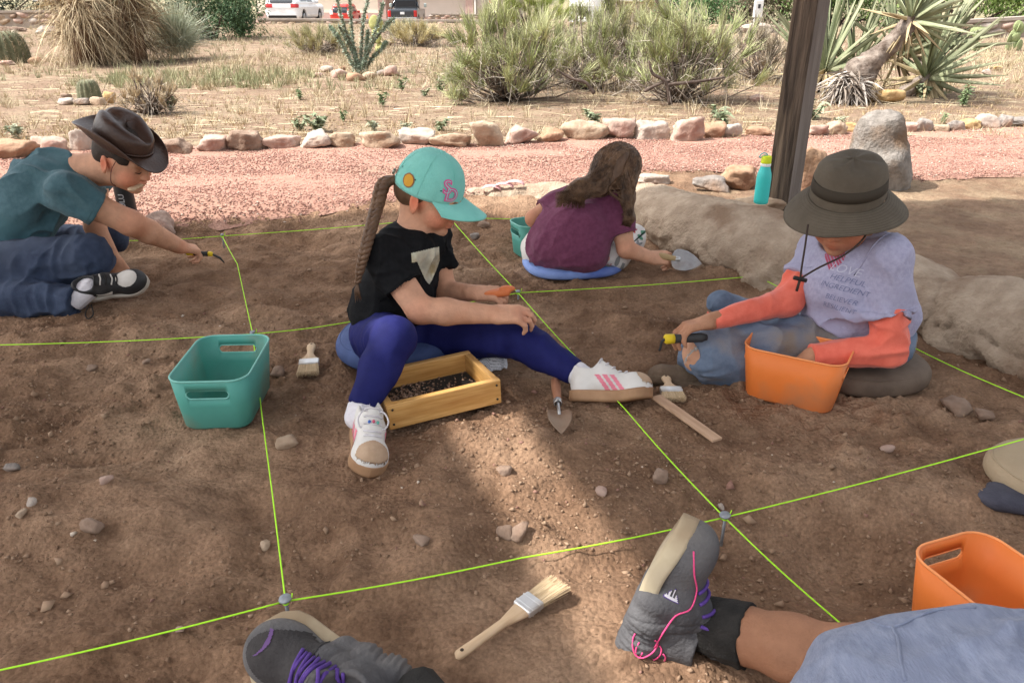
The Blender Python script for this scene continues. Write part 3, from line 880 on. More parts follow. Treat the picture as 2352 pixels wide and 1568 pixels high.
tb = make_bin('plastic_bin', 'open teal plastic bin with grip slots standing empty on the dirt', (-.752, 1.80, gzf(-.75, 1.8)+.004), R(93), .285, .195, .148, TEAL, TEALR)
make_bin('plastic_bin', 'orange plastic bin the child in the wide brimmed hat reaches into', (.765, 1.865, gzf(.765, 1.865)+.004), R(-31), .262, .170, .152, ORNG, ORNGR)
make_bin('plastic_bin', 'orange plastic bin at the lower right behind the denim blue shirt', (.800, .955, gzf(.8, .955)-.012), R(-70), .275, .175, .150, ORNG, ORNGR)
make_bin('plastic_bin', 'teal plastic bin beside the child in the maroon shirt', (.100, 3.17, gzf(.10, 3.17)+.0), R(25), .20, .15, .145, TEAL, TEALR)

# ---- seat cushions
def cushion(label, c, rx, ry, h, m, piping=None, rz=0, power=2.6, dz=0):
    t = thing('seat_cushion', label, 'cushion', (c[0], c[1], gzf(*c)+dz), rz, 'seat cushions on the dirt')
    nu, nv = 64, 18; vs, fs = [], []
    for j in range(nv+1):
        ph = -math.pi/2+math.pi*j/nv
        cz, sz = math.cos(ph), math.sin(ph)
        rr = abs(cz)**.38; zz = (abs(sz)**.75)*(1 if sz > 0 else -1)
        for i in range(nu):
            a = 2*math.pi*i/nu; ca, sa = math.cos(a), math.sin(a)
            q = (abs(ca)**power+abs(sa)**power)**(-1/power)
            dip = -.012*math.exp(-(rr/.55)**2) if sz > 0 else 0
            vs.append((rx*rr*q*ca, ry*rr*q*sa, h/2+h/2*zz+dip+.003*vn(ca*2+rr, sa*2, zz, 7)))
    for j in range(nv):
        for i in range(nu): fs.append((j*nu+i, j*nu+(i+1) % nu, (j+1)*nu+(i+1) % nu, (j+1)*nu+i))
    obj('pad', mesh(vs, fs, m), t)
    if piping:
        for zf in (.22, .80):
            rr2 = abs(math.cos(math.asin(max(-1, min(1, (zf*2-1))))))**.38*1.004
            lp = []
            for i in range(49):
                a = 2*math.pi*i/48; ca, sa = math.cos(a), math.sin(a); q = (abs(ca)**power+abs(sa)**power)**(-1/power)
                lp.append((rx*rr2*q*ca, ry*rr2*q*sa, h*zf))
            v_, f_ = tube(lp, .0022, 5, False); obj('piping', mesh(v_, f_, piping), t)
    return t
BLUE = mat('cushion_blue', (.052, .082, .205), (.075, .115, .27), scale=14, rough=.75, bump=.2, bscale=300)
LBLUE = mat('cushion_light_blue', (.20, .30, .62), (.27, .38, .72), scale=9, rough=.7, bump=.2, bscale=200, c3=(.10, .16, .45), scale3=4)
BROWN = mat('cushion_brown', (.105, .075, .055), (.155, .115, .085), scale=10, rough=.8, bump=.2, bscale=300)
BEIGE = mat('cushion_beige', (.37, .285, .185), (.43, .335, .225), scale=8, rough=.8, bump=.25, bscale=250)
cushion('dark blue round cushion under the child in the turquoise cap', (-.352, 2.16), .185, .185, .085, BLUE, BLUE, 0, 2.2)
cushion('light blue rounded cushion under the child in the maroon shirt', (.245, 2.97), .200, .165, .055, LBLUE, LBLUE, R(12), 2.8)
cushion('dusty brown cushion under the child in the wide brimmed hat', (1.005, 2.0), .178, .17, .08, BROWN, BROWN, R(10), 2.4)
cushion('beige cushion cut by the right edge above the lower orange bin', (1.235, 1.435), .175, .125, .075, BEIGE, BEIGE, R(8), 2.5, .005)
# dark cloth pad beside it
sl = G(2335, 1205); FD = Field(.008)
FD.box((sl.x+.09, sl.y+.02, .030), (.13, .045, .014), np.array(frame((.9, -.35, 0))), .012)
FD.ell((sl.x-.03, sl.y+.045, .036), (.04, .03, .014), k=.02)
field_obj('cloth_pad', FD, mat('slate_cloth', (.055, .055, .075), (.09, .09, .115), scale=12, rough=.9, bump=.3, bscale=200), None, fold=[dict(amp=.006, freq=20, along=(1, 0, 0))])
tag(bpy.data.objects['cloth_pad'], 'crumpled slate coloured cloth lying below the beige cushion', 'cloth')

# ---- sieve
WOODL = mat('sieve_wood', (.50, .255, .070), (.70, .415, .150), scale=5, rough=.42, coat=.15, stretch=(1.2, 14, 14), spec=.4, bump=.12, bscale=40, c3=(.44, .21, .055), scale3=3)
WOODL2 = mat('sieve_wood_side', (.48, .245, .068), (.68, .40, .145), scale=5, rough=.42, coat=.15, stretch=(14, 1.2, 14), spec=.4, bump=.12, bscale=40, c3=(.42, .20, .052), scale3=3)
fl = G(897, 1006, .0); yaw = R(25)
SW, SD, SH, ST = .305, .225, .068, .019
sv = thing('wooden_sieve', 'varnished wooden sieve frame with soil on its mesh between the legs in navy leggings', 'sieve', (fl.x, fl.y, gzf(fl.x, fl.y)+.020), yaw)
sv.rotation_euler = (R(-2.5), R(-1.5), yaw)
def board(w, d, h, c, m, nm='board'):
    o = obj(nm, bm_mesh(bm_box(w, d, h, .0025, 2), m), sv); o.location = c; return o
board(SW, ST, SH, (SW/2, ST/2, SH/2), WOODL); board(SW, ST, SH, (SW/2, SD-ST/2, SH/2), WOODL)
board(ST, SD-2*ST-.001, SH-.002, (ST/2, SD/2, SH/2), WOODL2); board(ST, SD-2*ST-.001, SH-.002, (SW-ST/2, SD/2, SH/2), WOODL2)
SCREW = mat('screw_metal', (.05, .045, .04), rough=.4, metal=.8)
for sx in (.012, SW-.012):
    for sz in (.014, SH-.014):
        v_, f_ = lathe([(0, 0), (.0032, 0), (.0028, .0016), (0, .002)], 12); o = obj('screw', mesh(v_, f_, SCREW), sv); o.location = (sx, -.0004, sz); o.rotation_euler = (R(90), 0, 0)
m_ = MB()
for i in range(56): m_.box((ST+(SW-2*ST)*(i+.5)/56, SD/2, .012), (.0007, SD/2-ST, .0006))
for i in range(40): m_.box((SW/2, ST+(SD-2*ST)*(i+.5)/40, .0132), (SW/2-ST, .0007, .0006))
m_.box((SW/2, SD/2, .009), (SW/2-ST, SD/2-ST, .001))
obj('wire_mesh', m_.mesh(mat('mesh_wire', (.055, .05, .045), rough=.6, metal=.3), False), sv)
rs = np.random.RandomState(5); n = 1500
X = ST+.004+(SW-2*ST-.008)*rs.rand(n)**1.5; Y = ST+.003+(SD-2*ST-.006)*rs.rand(n)
hp = .022*np.exp(-((X-.08)/.07)**2-((Y-.07)/.08)**2)
keep = (rs.rand(n) < .22+hp/.018); X, Y, hp = X[keep], Y[keep], hp[keep]
c = np.array((.20, .12, .08))+rs.rand(len(X), 1)*np.array((.22, .17, .13))
o = scatter_chips('sieved_soil', X, Y, .014+hp*rs.rand(len(X)), rs.uniform(.002, .0055, len(X)), .7, c, CHIP, 6, sv); o['kind'] = 'stuff'

# ---- brushes
BHAND = mat('brush_handle', (.56, .40, .25), (.66, .49, .32), scale=5, rough=.6, stretch=(2, 12, 12), c3=(.48, .32, .19), scale3=4)
FERR = mat('ferrule', (.62, .62, .62), (.74, .74, .73), scale=20, rough=.35, metal=.55, c3=(.40, .36, .32), scale3=9)
BRIS = mat('bristle', (1, 1, 1), rough=.8, attr='Col')
def brush(label, base, tip, width, hand, ferr, slim, seed, lift=.006, hole=True):
    """base: handle end, tip: bristle end, both on the ground"""
    base, tip = Vector(base), Vector(tip); d = tip-base; Ln = d.length
    t = thing('paint_brush', label, 'brush', base); t.rotation_euler = frame(d).to_euler()
    hl, fl_ = Ln*hand, Ln*ferr
    # handle outline (half width along the length)
    if slim: prof = [(0, .0), (.01, .0065), (.04, .009), (.12, .0095), (.4, .0085), (.7, .0085), (.88, width*.36), (1, width*.46)]
    else: prof = [(0, 0), (.02, .008), (.10, .0135), (.22, .0145), (.42, .0110), (.62, .0105), (.80, width*.30), (.92, width*.46), (1, width*.48)]
    st = 40; vs, fs = [], []
    for i in range(st+1):
        s_ = i/st; w_ = float(np.interp(s_, [p[0] for p in prof], [p[1] for p in prof])); th = min(.0065, .003+w_*.4)
        for k in range(12):
            a = 2*math.pi*k/12; vs.append((s_*hl, w_*math.copysign(abs(math.cos(a))**.7, math.cos(a)), th*math.sin(a)+lift))
    for i in range(st):
        for k in range(12): fs.append((i*12+k, i*12+(k+1) % 12, (i+1)*12+(k+1) % 12, (i+1)*12+k))
    fs.append(tuple(range(12))); fs.append(tuple(st*12+k for k in range(11, -1, -1)))
    hd = obj('handle', mesh(vs, fs, BHAND), t)
    if hole:
        v_, f_ = lathe([(0, 0), (.0032, 0), (.0032, .0008), (0, .0009)], 12)
        o = obj('hang_hole', mesh(v_, f_, mat('hole_dark', (.06, .04, .028), rough=1)), hd); o.location = (hl*.09, 0, lift+.0062)
    o = obj('ferrule', bm_mesh(bm_box(fl_, width, .015, .004, 3), FERR), t); o.location = (hl+fl_/2-.002, 0, lift+.001)
    for q in (.25, .7):
        o2 = obj('crimp', bm_mesh(bm_box(.0015, width*1.01, .0156, .0005, 1), FERR), o); o2.location = (fl_*(q-.5), 0, 0)
    rs = np.random.RandomState(seed); n = 420; x0 = hl+fl_-.006; bl = Ln-hl-fl_+.006
    y0 = rs.uniform(-.47, .47, n)*width; z0 = rs.uniform(-.005, .006, n)
    x1 = x0+bl*rs.uniform(.82, 1.0, n); y1 = y0*(1.12 if not slim else 1.22)+rs.normal(0, .0012, n); z1 = z0*1.1-.002+rs.normal(0, .001, n)
    w_ = .0007
    V = np.stack([np.stack([np.full(n, x0), y0-w_, z0+lift], 1), np.stack([np.full(n, x0), y0+w_, z0+lift], 1), np.stack([x1, y1+w_*.6, z1+lift], 1), np.stack([x1, y1-w_*.6, z1+lift], 1)], 1).reshape(-1, 3)
    F = np.arange(n*4).reshape(n, 4)
    me = mesh(V, F, BRIS, False); tn = rs.rand(n, 1); set_color(me, np.repeat(np.array((.42, .30, .17))*(1-tn)+np.array((.72, .56, .36))*tn, 4, 0))
    obj('bristles', me, t)
    o = obj('bristle_core', bm_mesh(bm_box(bl*.8, width*.96, .009, .002, 1, (x0+bl*.4, 0, lift)), mat('bristle_core', (.46, .34, .20), (.58, .44, .27), scale=60, rough=.9)), t)
    return t
def onz(p, dz=0): return Vector((p.x, p.y, gzf(p.x, p.y)+dz))
brush('wide flat brush with pale handle lying right of the teal bin', onz(G(718, 806), .020), onz(G(708, 876), .016), .058, .56, .16, False, 1)
brush('wide flat brush lying by the sole of the outstretched striped shoe', onz(G(1527, 880), .030), onz(G(1549, 934), .010), .060, .52, .20, False, 2)
brush('long slim brush with splayed bristles lying between the two foreground shoes', onz(G(1048, 1534), .018), onz(G(1288, 1364), .018), .042, .60, .15, True, 3)

# ---- trowel standing in the dirt
def trowel(name, label, tip, butt, up, handm, bladem, blade_l, blade_w, hand_l, dish=.010, pointed=1.0, group=None, ferr=True):
    tip, butt = Vector(tip), Vector(butt); d = tip-butt; Ln = d.length
    t = thing(name, label, 'trowel', butt, group=group); t.rotation_euler = frame(d, up).to_euler()
    v_, f_ = lathe([(0, 0), (.008, .001), (.0125, .010), (.0135, hand_l*.35), (.0115, hand_l*.7), (.010, hand_l)], 16)
    o = obj('handle', mesh([(p[2], p[0], p[1]) for p in v_], f_, handm), t)
    STEEL = mat('steel', (.45, .45, .45), (.6, .6, .6), scale=30, rough=.35, metal=.85)
    if ferr:
        v_, f_ = lathe([(.0105, 0), (.0115, .002), (.0112, .017), (.009, .019)], 16)
        obj('ferrule', mesh([(p[2]+hand_l-.004, p[0], p[1]) for p in v_], f_, STEEL), t)
    xb = Ln-blade_l
    v_, f_ = tube([(hand_l, 0, 0), (hand_l+(xb-hand_l)*.5, 0, .004), (xb+.02, 0, .001)], [.0048, .0045, .004], 8); obj('shank', mesh(v_, f_, STEEL), t)
    nu, nv = 18, 14; vs, fs = [], []
    for i in range(nu+1):
        s_ = i/nu
        w_ = blade_w/2*float(np.interp(s_, [0, .05, .14, .3, .5, .72, .9, 1.0], [.35, .72, .95, 1, .93, .66 if pointed > .5 else .8, .28, .02]))
        for j in range(nv+1):
            q = j/nv*2-1
            vs.append((xb+s_*blade_l, q*w_, dish*(q*q)*(w_/(blade_w/2))-.0))
    for i in range(nu):
        for j in range(nv): fs.append((i*(nv+1)+j, (i+1)*(nv+1)+j, (i+1)*(nv+1)+j+1, i*(nv+1)+j+1))
    b_ = obj('blade', mesh(vs, fs, bladem), t)
    md = b_.modifiers.new('gauge', 'SOLIDIFY'); md.thickness = .0016; md.offset = 0
    return t
DUSTY = mat('dusty_blade', (.19, .115, .075), (.26, .17, .115), scale=25, rough=.9, c3=(.30, .22, .16), scale3=6)
trowel('trowel', 'pointed garden trowel with red brown handle and dirt covered blade before the outstretched shoe', onz(G(1289, 1030), .006), Vector(P(1275, 872, 1.90)), (0, .3, 1),
       mat('trowel_handle', (.36, .165, .095), (.45, .22, .13), scale=4, rough=.5, stretch=(2, 10, 10)), DUSTY, .115, .062, .125)
# ---- flat wooden stick
a, b = onz(G(1505, 932), 0), onz(G(1645, 1034), 0); zz = max(gtop(*(a+(b-a)*t).xy) for t in (0, .2, .4, .6, .8, 1)); a.z = b.z = zz+.004
stick = thing('wooden_stick', 'flat pale wooden stick lying right of the striped shoe', 'stick', (a+b)/2); stick.rotation_euler = frame(b-a).to_euler()
obj('lath', bm_mesh(bm_box((b-a).length, .030, .007, .0012, 2), mat('lath_wood', (.40, .255, .16), (.52, .35, .235), scale=5, rough=.75, stretch=(2, 14, 14))), stick)
v_, f_ = text_mesh('2IN', .011)
o = obj('pencil_mark', mesh([(p[0]-(b-a).length*.40, p[1], .0034) for p in v_], f_, mat('pencil', (.20, .13, .10), rough=.9), False), stick)

# ---- crumpled printed paper
pp = onz(G(1128, 846), .016); rs = np.random.RandomState(8)
nx, nyy = 26, 20; vs, fs = [], []
for i in range(nx):
    for j in range(nyy):
        x, y = (i/(nx-1)-.5)*.120, (j/(nyy-1)-.5)*.085
        z = .030+.022*float(vn(x*26, y*26, 0, 71))+.012*abs(float(vn(x*60, y*60, 0, 72)))
        vs.append((pp.x+x*.8+.004*float(vn(x*40, y*40, 3, 73)), pp.y+y, pp.z+z-.012+.45*(y+.02)))
for i in range(nx-1):
    for j in range(nyy-1): fs.append((i*nyy+j, (i+1)*nyy+j, (i+1)*nyy+j+1, i*nyy+j+1))
def paper_mat():
    m = mat('paper', (.72, .72, .74), rough=.85); n, l = m.node_tree.nodes, m.node_tree.links
    tc = n['Texture Coordinate']; wv = n.new('ShaderNodeTexWave'); wv.bands_direction = 'Y'; wv.inputs['Scale'].default_value = 62; wv.inputs['Distortion'].default_value = .4
    nz = n.new('ShaderNodeTexNoise'); nz.inputs['Scale'].default_value = 260
    mm = n.new('ShaderNodeMath'); mm.operation = 'MULTIPLY'; rp = n.new('ShaderNodeValToRGB')
    rp.color_ramp.elements[0].position = .36; rp.color_ramp.elements[0].color = (.74, .74, .76, 1); rp.color_ramp.elements[1].position = .48; rp.color_ramp.elements[1].color = (.30, .30, .32, 1)
    l.new(tc.outputs['Object'], wv.inputs['Vector']); l.new(tc.outputs['Object'], nz.inputs['Vector']); l.new(wv.outputs['Fac'], mm.inputs[0]); l.new(nz.outputs['Fac'], mm.inputs[1])
    l.new(mm.outputs[0], rp.inputs['Fac']); l.new(rp.outputs[0], n['Principled BSDF'].inputs['Base Color']); return m
tag(obj('paper_scrap', mesh(vs, fs, paper_mat(), False)), 'crumpled white printed paper lying behind the wooden sieve', 'paper')

# ---- water bottle
put_rock(1690, 1800, 455, 492, 'tan', 5, .07, 'flat tan stone under the turquoise water bottle', None, 231)
bp_ = Vector((1.135, 3.46, .150)); bt = thing('water_bottle', 'turquoise water bottle with lime green lid standing by the wooden post', 'bottle', bp_)
CYAN = mat('bottle_turquoise', (.045, .55, .52), (.05, .58, .55), scale=10, rough=.38, spec=.4); LIME = mat('bottle_lime', (.62, .72, .02), rough=.45); WHT = mat('bottle_white', (.80, .82, .80), rough=.45)
v_, f_ = lathe([(0, 0), (.028, 0), (.0315, .004), (.0325, .02), (.0325, .115), (.0305, .135), (.024, .155), (.0215, .165), (.0215, .172), (0, .172)], 28); obj('bottle_body', mesh(v_, f_, CYAN), bt)
v_, f_ = lathe([(0, .168), (.0225, .168), (.0232, .172), (.0232, .180), (.021, .182), (0, .182)], 28); obj('collar', mesh(v_, f_, WHT), bt)
v_, f_ = lathe([(0, .180), (.0222, .180), (.0226, .184), (.0222, .210), (.019, .2135), (0, .2145)], 28); lid = obj('lid', mesh(v_, f_, LIME), bt)
v_, f_ = tube(spline([(.004, 0, .213), (-.004, 0, .224), (-.022, 0, .223), (-.032, 0, .210), (-.026, 0, .206), (-.012, 0, .216), (.002, .001, .2135)], 6), .0026, 8); obj('loop', mesh(v_, f_, mat('loop_blue', (.05, .38, .42), rough=.5)), lid)

# ---- dark flask with upright lettering
fp = Vector((-1.752, 3.44, .07)); fk = thing('steel_flask', 'tall black steel flask with grey upright lettering behind the face under the leather hat', 'flask', fp)
BLK = mat('flask_black', (.018, .020, .022), (.028, .030, .034), scale=30, rough=.45, spec=.4)
v_, f_ = lathe([(0, 0), (.036, 0), (.040, .004), (.040, .20), (.038, .215), (.030, .226), (0, .228)], 32); fb = obj('flask_body', mesh(v_, f_, BLK), fk)
v_, f_ = lathe([(0, .226), (.032, .226), (.033, .232), (.033, .262), (.029, .268), (0, .268)], 28); obj('lid', mesh(v_, f_, BLK), fk)
tv, tf = text_mesh('ZULU', .034, .0006); cyl = []
for p in tv:      # wrapped round the flask, reading upwards
    a = -math.pi/2+.10-(p.y)/.0404
    cyl.append((.0404*math.cos(a), .0404*math.sin(a), .092+p.x))
obj('lettering', mesh(cyl, tf, mat('flask_print', (.42, .44, .46), rough=.5)), fb)

# ---- pink plastic ribbon on the path
rp_ = G(1150, 441, .09); mb = MB()
for k, (dx, cu) in enumerate([(-.05, 1), (.015, -1), (.07, 1)]):
    pts_ = [rp_+Vector((dx+.05*math.cos(a)*cu, .01*k, .012+.022*math.sin(a)+.01*k)) for a in np.linspace(-.4, 3.2, 14)]
    for i in range(len(pts_)-1):
        w_ = Vector((.004, .016, .003)); mb.add(([pts_[i]-w_, pts_[i]+w_, pts_[i+1]+w_, pts_[i+1]-w_], [(0, 1, 2, 3)]))
tag(obj('plastic_ribbon', mb.mesh(mat('ribbon_pink', (.66, .36, .36), rough=.5))), 'curled pale pink plastic ribbon lying on the gravel behind the kerb', 'ribbon')

# ---- nails and strings of the dig grid
NAILM = mat('nail_metal', (.16, .165, .175), (.26, .265, .275), scale=40, rough=.55, metal=.6); NEON = mat('neon_string', (.46, .93, .045), rough=.7, spec=.2)
WASH = mat('washer_metal', (.24, .26, .29), (.33, .35, .38), scale=60, rough=.55, metal=.5)
NAILS = {
 'A': (655, 1376, .043, .0115, 'large headed nail beside the toe of the lower left foreground shoe'),
 'B': (1665, 1184, .038, .0115, 'large headed nail right of the upturned foreground shoe'),
 'C': (580, 764, .055, .009, 'nail with string behind the big teal bin'),
 'D': (1190, 670, .04, .009, 'nail with string beyond the hand on the navy knee'),
 'E': (510, 540, .07, .007, 'nail with string near the reaching fist at the upper left'),
 'F': (1032, 497, .14, .006, 'tall thin steel stake below the brim of the turquoise cap'),
 'G': (1467, 503, .05, .006, 'nail with string right behind the child in maroon'),
 'H': (1738, 632, .03, .008, 'nail with string below the stone kerb, left of the brimmed hat')}
NP = {}
for kx, (u, v, z, r_, lab) in NAILS.items():
    p = G(u, v, z); g = gzf(p.x, p.y); NP[kx] = p-Vector((0, 0, .004))
    t = thing('grid_nail', lab, 'nail', (p.x, p.y, g), group='nails of the dig grid')
    v_, f_ = tube([(0, 0, -.05), (.001, 0, z-g)], .0034 if kx != 'F' else .0042, 8); obj('shaft', mesh(v_, f_, NAILM), t)
    v_, f_ = lathe([(0, -.002), (r_*.95, -.002), (r_, 0), (r_*.9, .0022), (r_*.35, .003), (0, .0032)], 20); o = obj('washer', mesh(v_, f_, WASH), t); o.location = (0, 0, z-g+.002); o.rotation_euler = (R(6), R(-5), 0)
    kn = MB()
    for q in range(3): kn.tube([(.0045*math.cos(a), .0045*math.sin(a), z-g-.004-.0022*q+.0006*math.sin(a*2)) for a in np.linspace(0, 6.3, 12)], .0014, 5)
    kn.tube([(.004, 0, z-g-.004), (.011, .003, z-g+.002), (.013, .002, z-g+.012)], .0012, 5)
    o = obj('knot', kn.mesh(NEON), t)
def string(label, *pts):
    pts = [Vector(p) for p in pts]; q = []
    for i in range(len(pts)-1):
        n_ = max(2, int((pts[i+1]-pts[i]).length/.03))
        for k in range(n_):
            p = pts[i].lerp(pts[i+1], k/n_); sag = .005*math.sin(math.pi*k/n_)
            q.append(Vector((p.x, p.y, p.z-sag)))
    q.append(pts[-1].copy())
    up = np.array([max(0, gtop(p.x, p.y, .008)+.0018-p.z) if p.y < 4.2 else 0 for p in q])      # taut over the highest crumbs
    if len(up) > 12:
        mx_ = np.array([up[max(0, i-5):i+6].max() for i in range(len(up))]); sm_ = np.convolve(np.pad(mx_, 5, 'edge'), np.ones(11)/11, 'valid')
        up = np.maximum(sm_, up)
    for p, a_ in zip(q, up): p.z += float(a_)
    v_, f_ = tube(q, .00155, 6)
    return tag(obj('grid_string', mesh(v_, f_, NEON)), label, 'string', 'neon strings of the dig grid')
string('neon string from the lower left shoe toe out to the left edge', NP['A'], G(-60, 1551, .04))
string('neon string running from the lower left shoe to the nail right of the upturned shoe', NP['A'], (NP['A']+NP['B'])/2-Vector((0, 0, .004)), NP['B'])
string('neon string from the upturned shoe up to the beige cushion at the right edge', NP['B'], G(2352, 1008, .09), G(2480, 975, .09))
string('neon string from the upturned shoe down to the denim blue shirt', NP['B'], G(1945, 1443, .03), G(2060, 1540, .03))
string('neon string passing the right side of the big teal bin', NP['A'], G(625, 1130, .035), G(600, 940, .04), NP['C'])
string('neon string from behind the big teal bin to the left edge', NP['C'], G(0, 792, .05), G(-120, 797, .05))
string('neon string from behind the teal bin into the back of the child in the cap', NP['C'], G(815, 737, .05), NP['D'])
string('kinked neon string from behind the teal bin up to the reaching fist', NP['C'], G(545, 606, .04), NP['E'])
string('neon string from the navy knee past the outstretched shoe to the upturned shoe', NP['D'], G(1440, 945, .03), NP['B'])
string('neon string from the brim of the turquoise cap down to the hand on the knee', NP['D'], NP['F'])
string('neon string in front of the light blue cushion', NP['D'], NP['H'])
string('neon string behind the child in the maroon shirt', NP['F'], NP['G'])
string('neon string between the trowel blade and the long stone kerb', NP['G'], NP['H'])
string('neon string running behind the wide brimmed hat child to the right edge', NP['H'], G(2075, 786, .05), G(2352, 912, .06), G(2460, 960, .06))
string('neon string from the reaching fist to the cap, along the back of the pit', NP['E'], NP['F'])
string('neon string from the reaching fist leftwards behind the arm', NP['E'], G(275, 553, .06), G(150, 560, .06))

# ---- loose stones on the pit floor that stand out
for i, (u, v, w_, kd, lab) in enumerate([
 (32, 1086, 34, 'grey', 'smooth grey stone on the dirt near the left edge'), (80, 1172, 26, 'pale', 'white chip of stone below the smooth grey one'),
 (212, 1218, 52, 'brown', 'brown flat stone in the dirt at the lower left'), (243, 1112, 34, 'pink', 'pinkish chip in the dirt above the brown flat stone'),
 (613, 1273, 28, 'tan', 'small tan stone just left of the string at the lower left'), (420, 1474, 18, 'pink', 'pink pebble below the lower left string'),
 (52, 1198, 26, 'tan', 'small yellowish pebble left of the white chip'), (1160, 1235, 46, 'brown', 'brown pebble left of centre in the sunlit dirt'),
 (1192, 1240, 50, 'brown', 'brown oval pebble, middle one of three in the sunlit dirt'), (968, 1250, 40, 'brown', 'flat brown stone below the striped shoe'),
 (2036, 1047, 30, 'pink', 'pale pinkish stone left of the beige cushion'), (2195, 945, 70, 'brown', 'dark flat stone near the right kerb above the beige cushion'),
 (2258, 962, 44, 'brown', 'brown round stone right of the dark flat one'), (1520, 1095, 46, 'brown', 'brown lump of stone right of the garden trowel'),
 (1380, 1135, 30, 'pink', 'pinkish stone below the garden trowel'), (1160, 1090, 40, 'brown', 'long brown stone below the wooden sieve'),
 (1090, 548, 26, 'grey', 'grey stone on the dirt right of the dark shirt'), (1110, 525, 30, 'brown', 'dark brown stone above the grey one behind the string'),
 (640, 862, 40, 'brown', 'brown clod right of the big teal bin'), (212, 850, 26, 'brown', 'small brown stone left of the big teal bin'),
 (340, 845, 18, 'brown', 'dark brown pebble just left of the big teal bin'), (1655, 1172, 18, 'pale', 'white pebble just behind the large headed nail'),
 (660, 1025, 50, 'tan', 'flat tan stone beside the string below the big teal bin'), (1000, 660, 26, 'brown', 'brown pebble left of the dark shirt sleeve')]):
    p = place(u, v); w2 = w_*(p.y*.9135+.4067)/1764
    o = obj('loose_stone', rock_mesh(w2*1.05, w2*.8, w2*.62, 400+i, ROCKM[kd], 8, .08, .06, 3)); o.location = (p.x, p.y, gtop(p.x, p.y, .01)+w2*.10); o.rotation_euler = (0, 0, i*1.3)
    tag(o, lab, 'stone', 'loose stones on the pit floor')
# ================================================================== PEOPLE
def skin(name, c, k=.88):
    return mat(name, tuple(x*.80 for x in c), tuple(x*1.06 for x in c), scale=16, rough=.68, spec=.22, attr='Col', bump=.30, bscale=260, detail=8, c3=(c[0]*.80, c[1]*.74, c[2]*.70), scale3=9)
SKIN1 = skin('skin_fair', (.68, .372, .240)); SKIN2 = skin('skin_light', (.66, .362, .232)); SKIN3 = skin('skin_tan', (.49, .252, .150)); SKIN4 = skin('skin_brown', (.335, .165, .095))
HAIRB = mat('hair_brown', (.075, .040, .022), (.185, .108, .062), scale=12, rough=.5, spec=.35, stretch=(1, 1, .2), bump=.3, bscale=90)
HAIRD = mat('hair_dark', (.022, .015, .011), (.045, .030, .022), scale=40, rough=.6, spec=.3, bump=.3, bscale=300)
WHITE = mat('sock_white', (.66, .64, .68), (.74, .72, .76), scale=60, rough=.9, bump=.3, bscale=300)
def hframe(h, pitch, roll=0.0):
    h = Vector(h); h.z = 0; h.normalize(); z = Vector((0, 0, 1)); p = R(pitch)
    f = h*math.cos(p)-z*math.sin(p); u = h*math.sin(p)+z*math.cos(p); l = u.cross(f)
    M = Matrix((f, l, u)).transposed()
    return M @ Matrix.Rotation(R(roll), 3, 'X')
def add_head(F, c, M, s=1.0, cheek=1.0):
    A = np.array(M); c = Vector(c)
    def L(x, y, z): return c + M @ Vector((x*s, y*s, z*s))
    def e(p, r, k=.012, kind='u', Mx=None): F.ell(L(*p), [q*s for q in r], A if Mx is None else Mx, k*s, kind)
    e((-.012, 0, .036), (.094, .074, .080), .02)
    e((.028, 0, -.012), (.060, .061, .076), .035)
    F.cone(L(.018, 0, -.052), L(.060, 0, -.082), .046*s, .021*s, .03*s)
    for y in (-1, 1): e((.052, y*.034*cheek, -.030), (.028, .026, .028), .03)
    e((.074, 0, .030), (.016, .046, .012), .016)
    F.cone(L(.086, 0, .012), L(.102, 0, -.019), .0075*s, .0105*s, .012*s)
    for y in (-1, 1): e((.093, y*.010, -.023), (.010, .0075, .007), .006)
    e((.0895, 0, -.0435), (.0100, .019, .0070), .005); e((.0870, 0, -.0550), (.0100, .0165, .0072), .003); e((.072, 0, -.080), (.018, .020, .014), .012)
    for y in (-1, 1):
        e((.092, y*.030, .012), (.013, .016, .010), .012, 'c'); e((.0735, y*.0305, .009), (.0125, .0145, .0105), .004)
        Me = A @ np.array(Matrix.Rotation(R(-12), 3, 'Y')) @ np.array(Matrix.Rotation(R(18*y), 3, 'Z'))
        F.ell(L(-.012, y*.079, -.004), (.017*s, .0065*s, .030*s), Me, .006*s); F.ell(L(-.010, y*.086, -.001), (.010*s, .0065*s, .020*s), Me, .004*s, 'c')
        F.ell(L(-.008, y*.077, -.030), (.009*s, .006*s, .010*s), Me, .006*s)
    return L
def head_tints(L, s, flush=(1.22, .80, .74)):
    t = [(L(.09, 0, -.049), .026*s, (1.02, .62, .58))]
    for y in (-1, 1):
        t.append((L(-.014, y*.084, 0), .042*s, (1.30, .74, .66))); t.append((L(.062, y*.044, -.028), .048*s, flush))
    t.append((L(.102, 0, -.02), .022*s, (1.15, .85, .8)))
    return t
def face_bits(parent, L, M, s, m_brow):
    """brows and lashes as small parts"""
    for y in (-1, 1):
        v_, f_ = tube([L(.090, y*.016, .0285), L(.0875, y*.030, .034), L(.078, y*.045, .030)], [.0022*s, .0028*s, .0014*s], 6); obj('eyebrow', mesh(v_, f_, m_brow), parent, True)
        v_, f_ = tube([L(.0885, y*.019, .0035), L(.0885, y*.029, -.0005), L(.0815, y*.041, .0035)], [.0011*s, .0016*s, .0011*s], 5); obj('eyelashes', mesh(v_, f_, mat('lash', (.02, .012, .01), rough=.7)), parent, True)
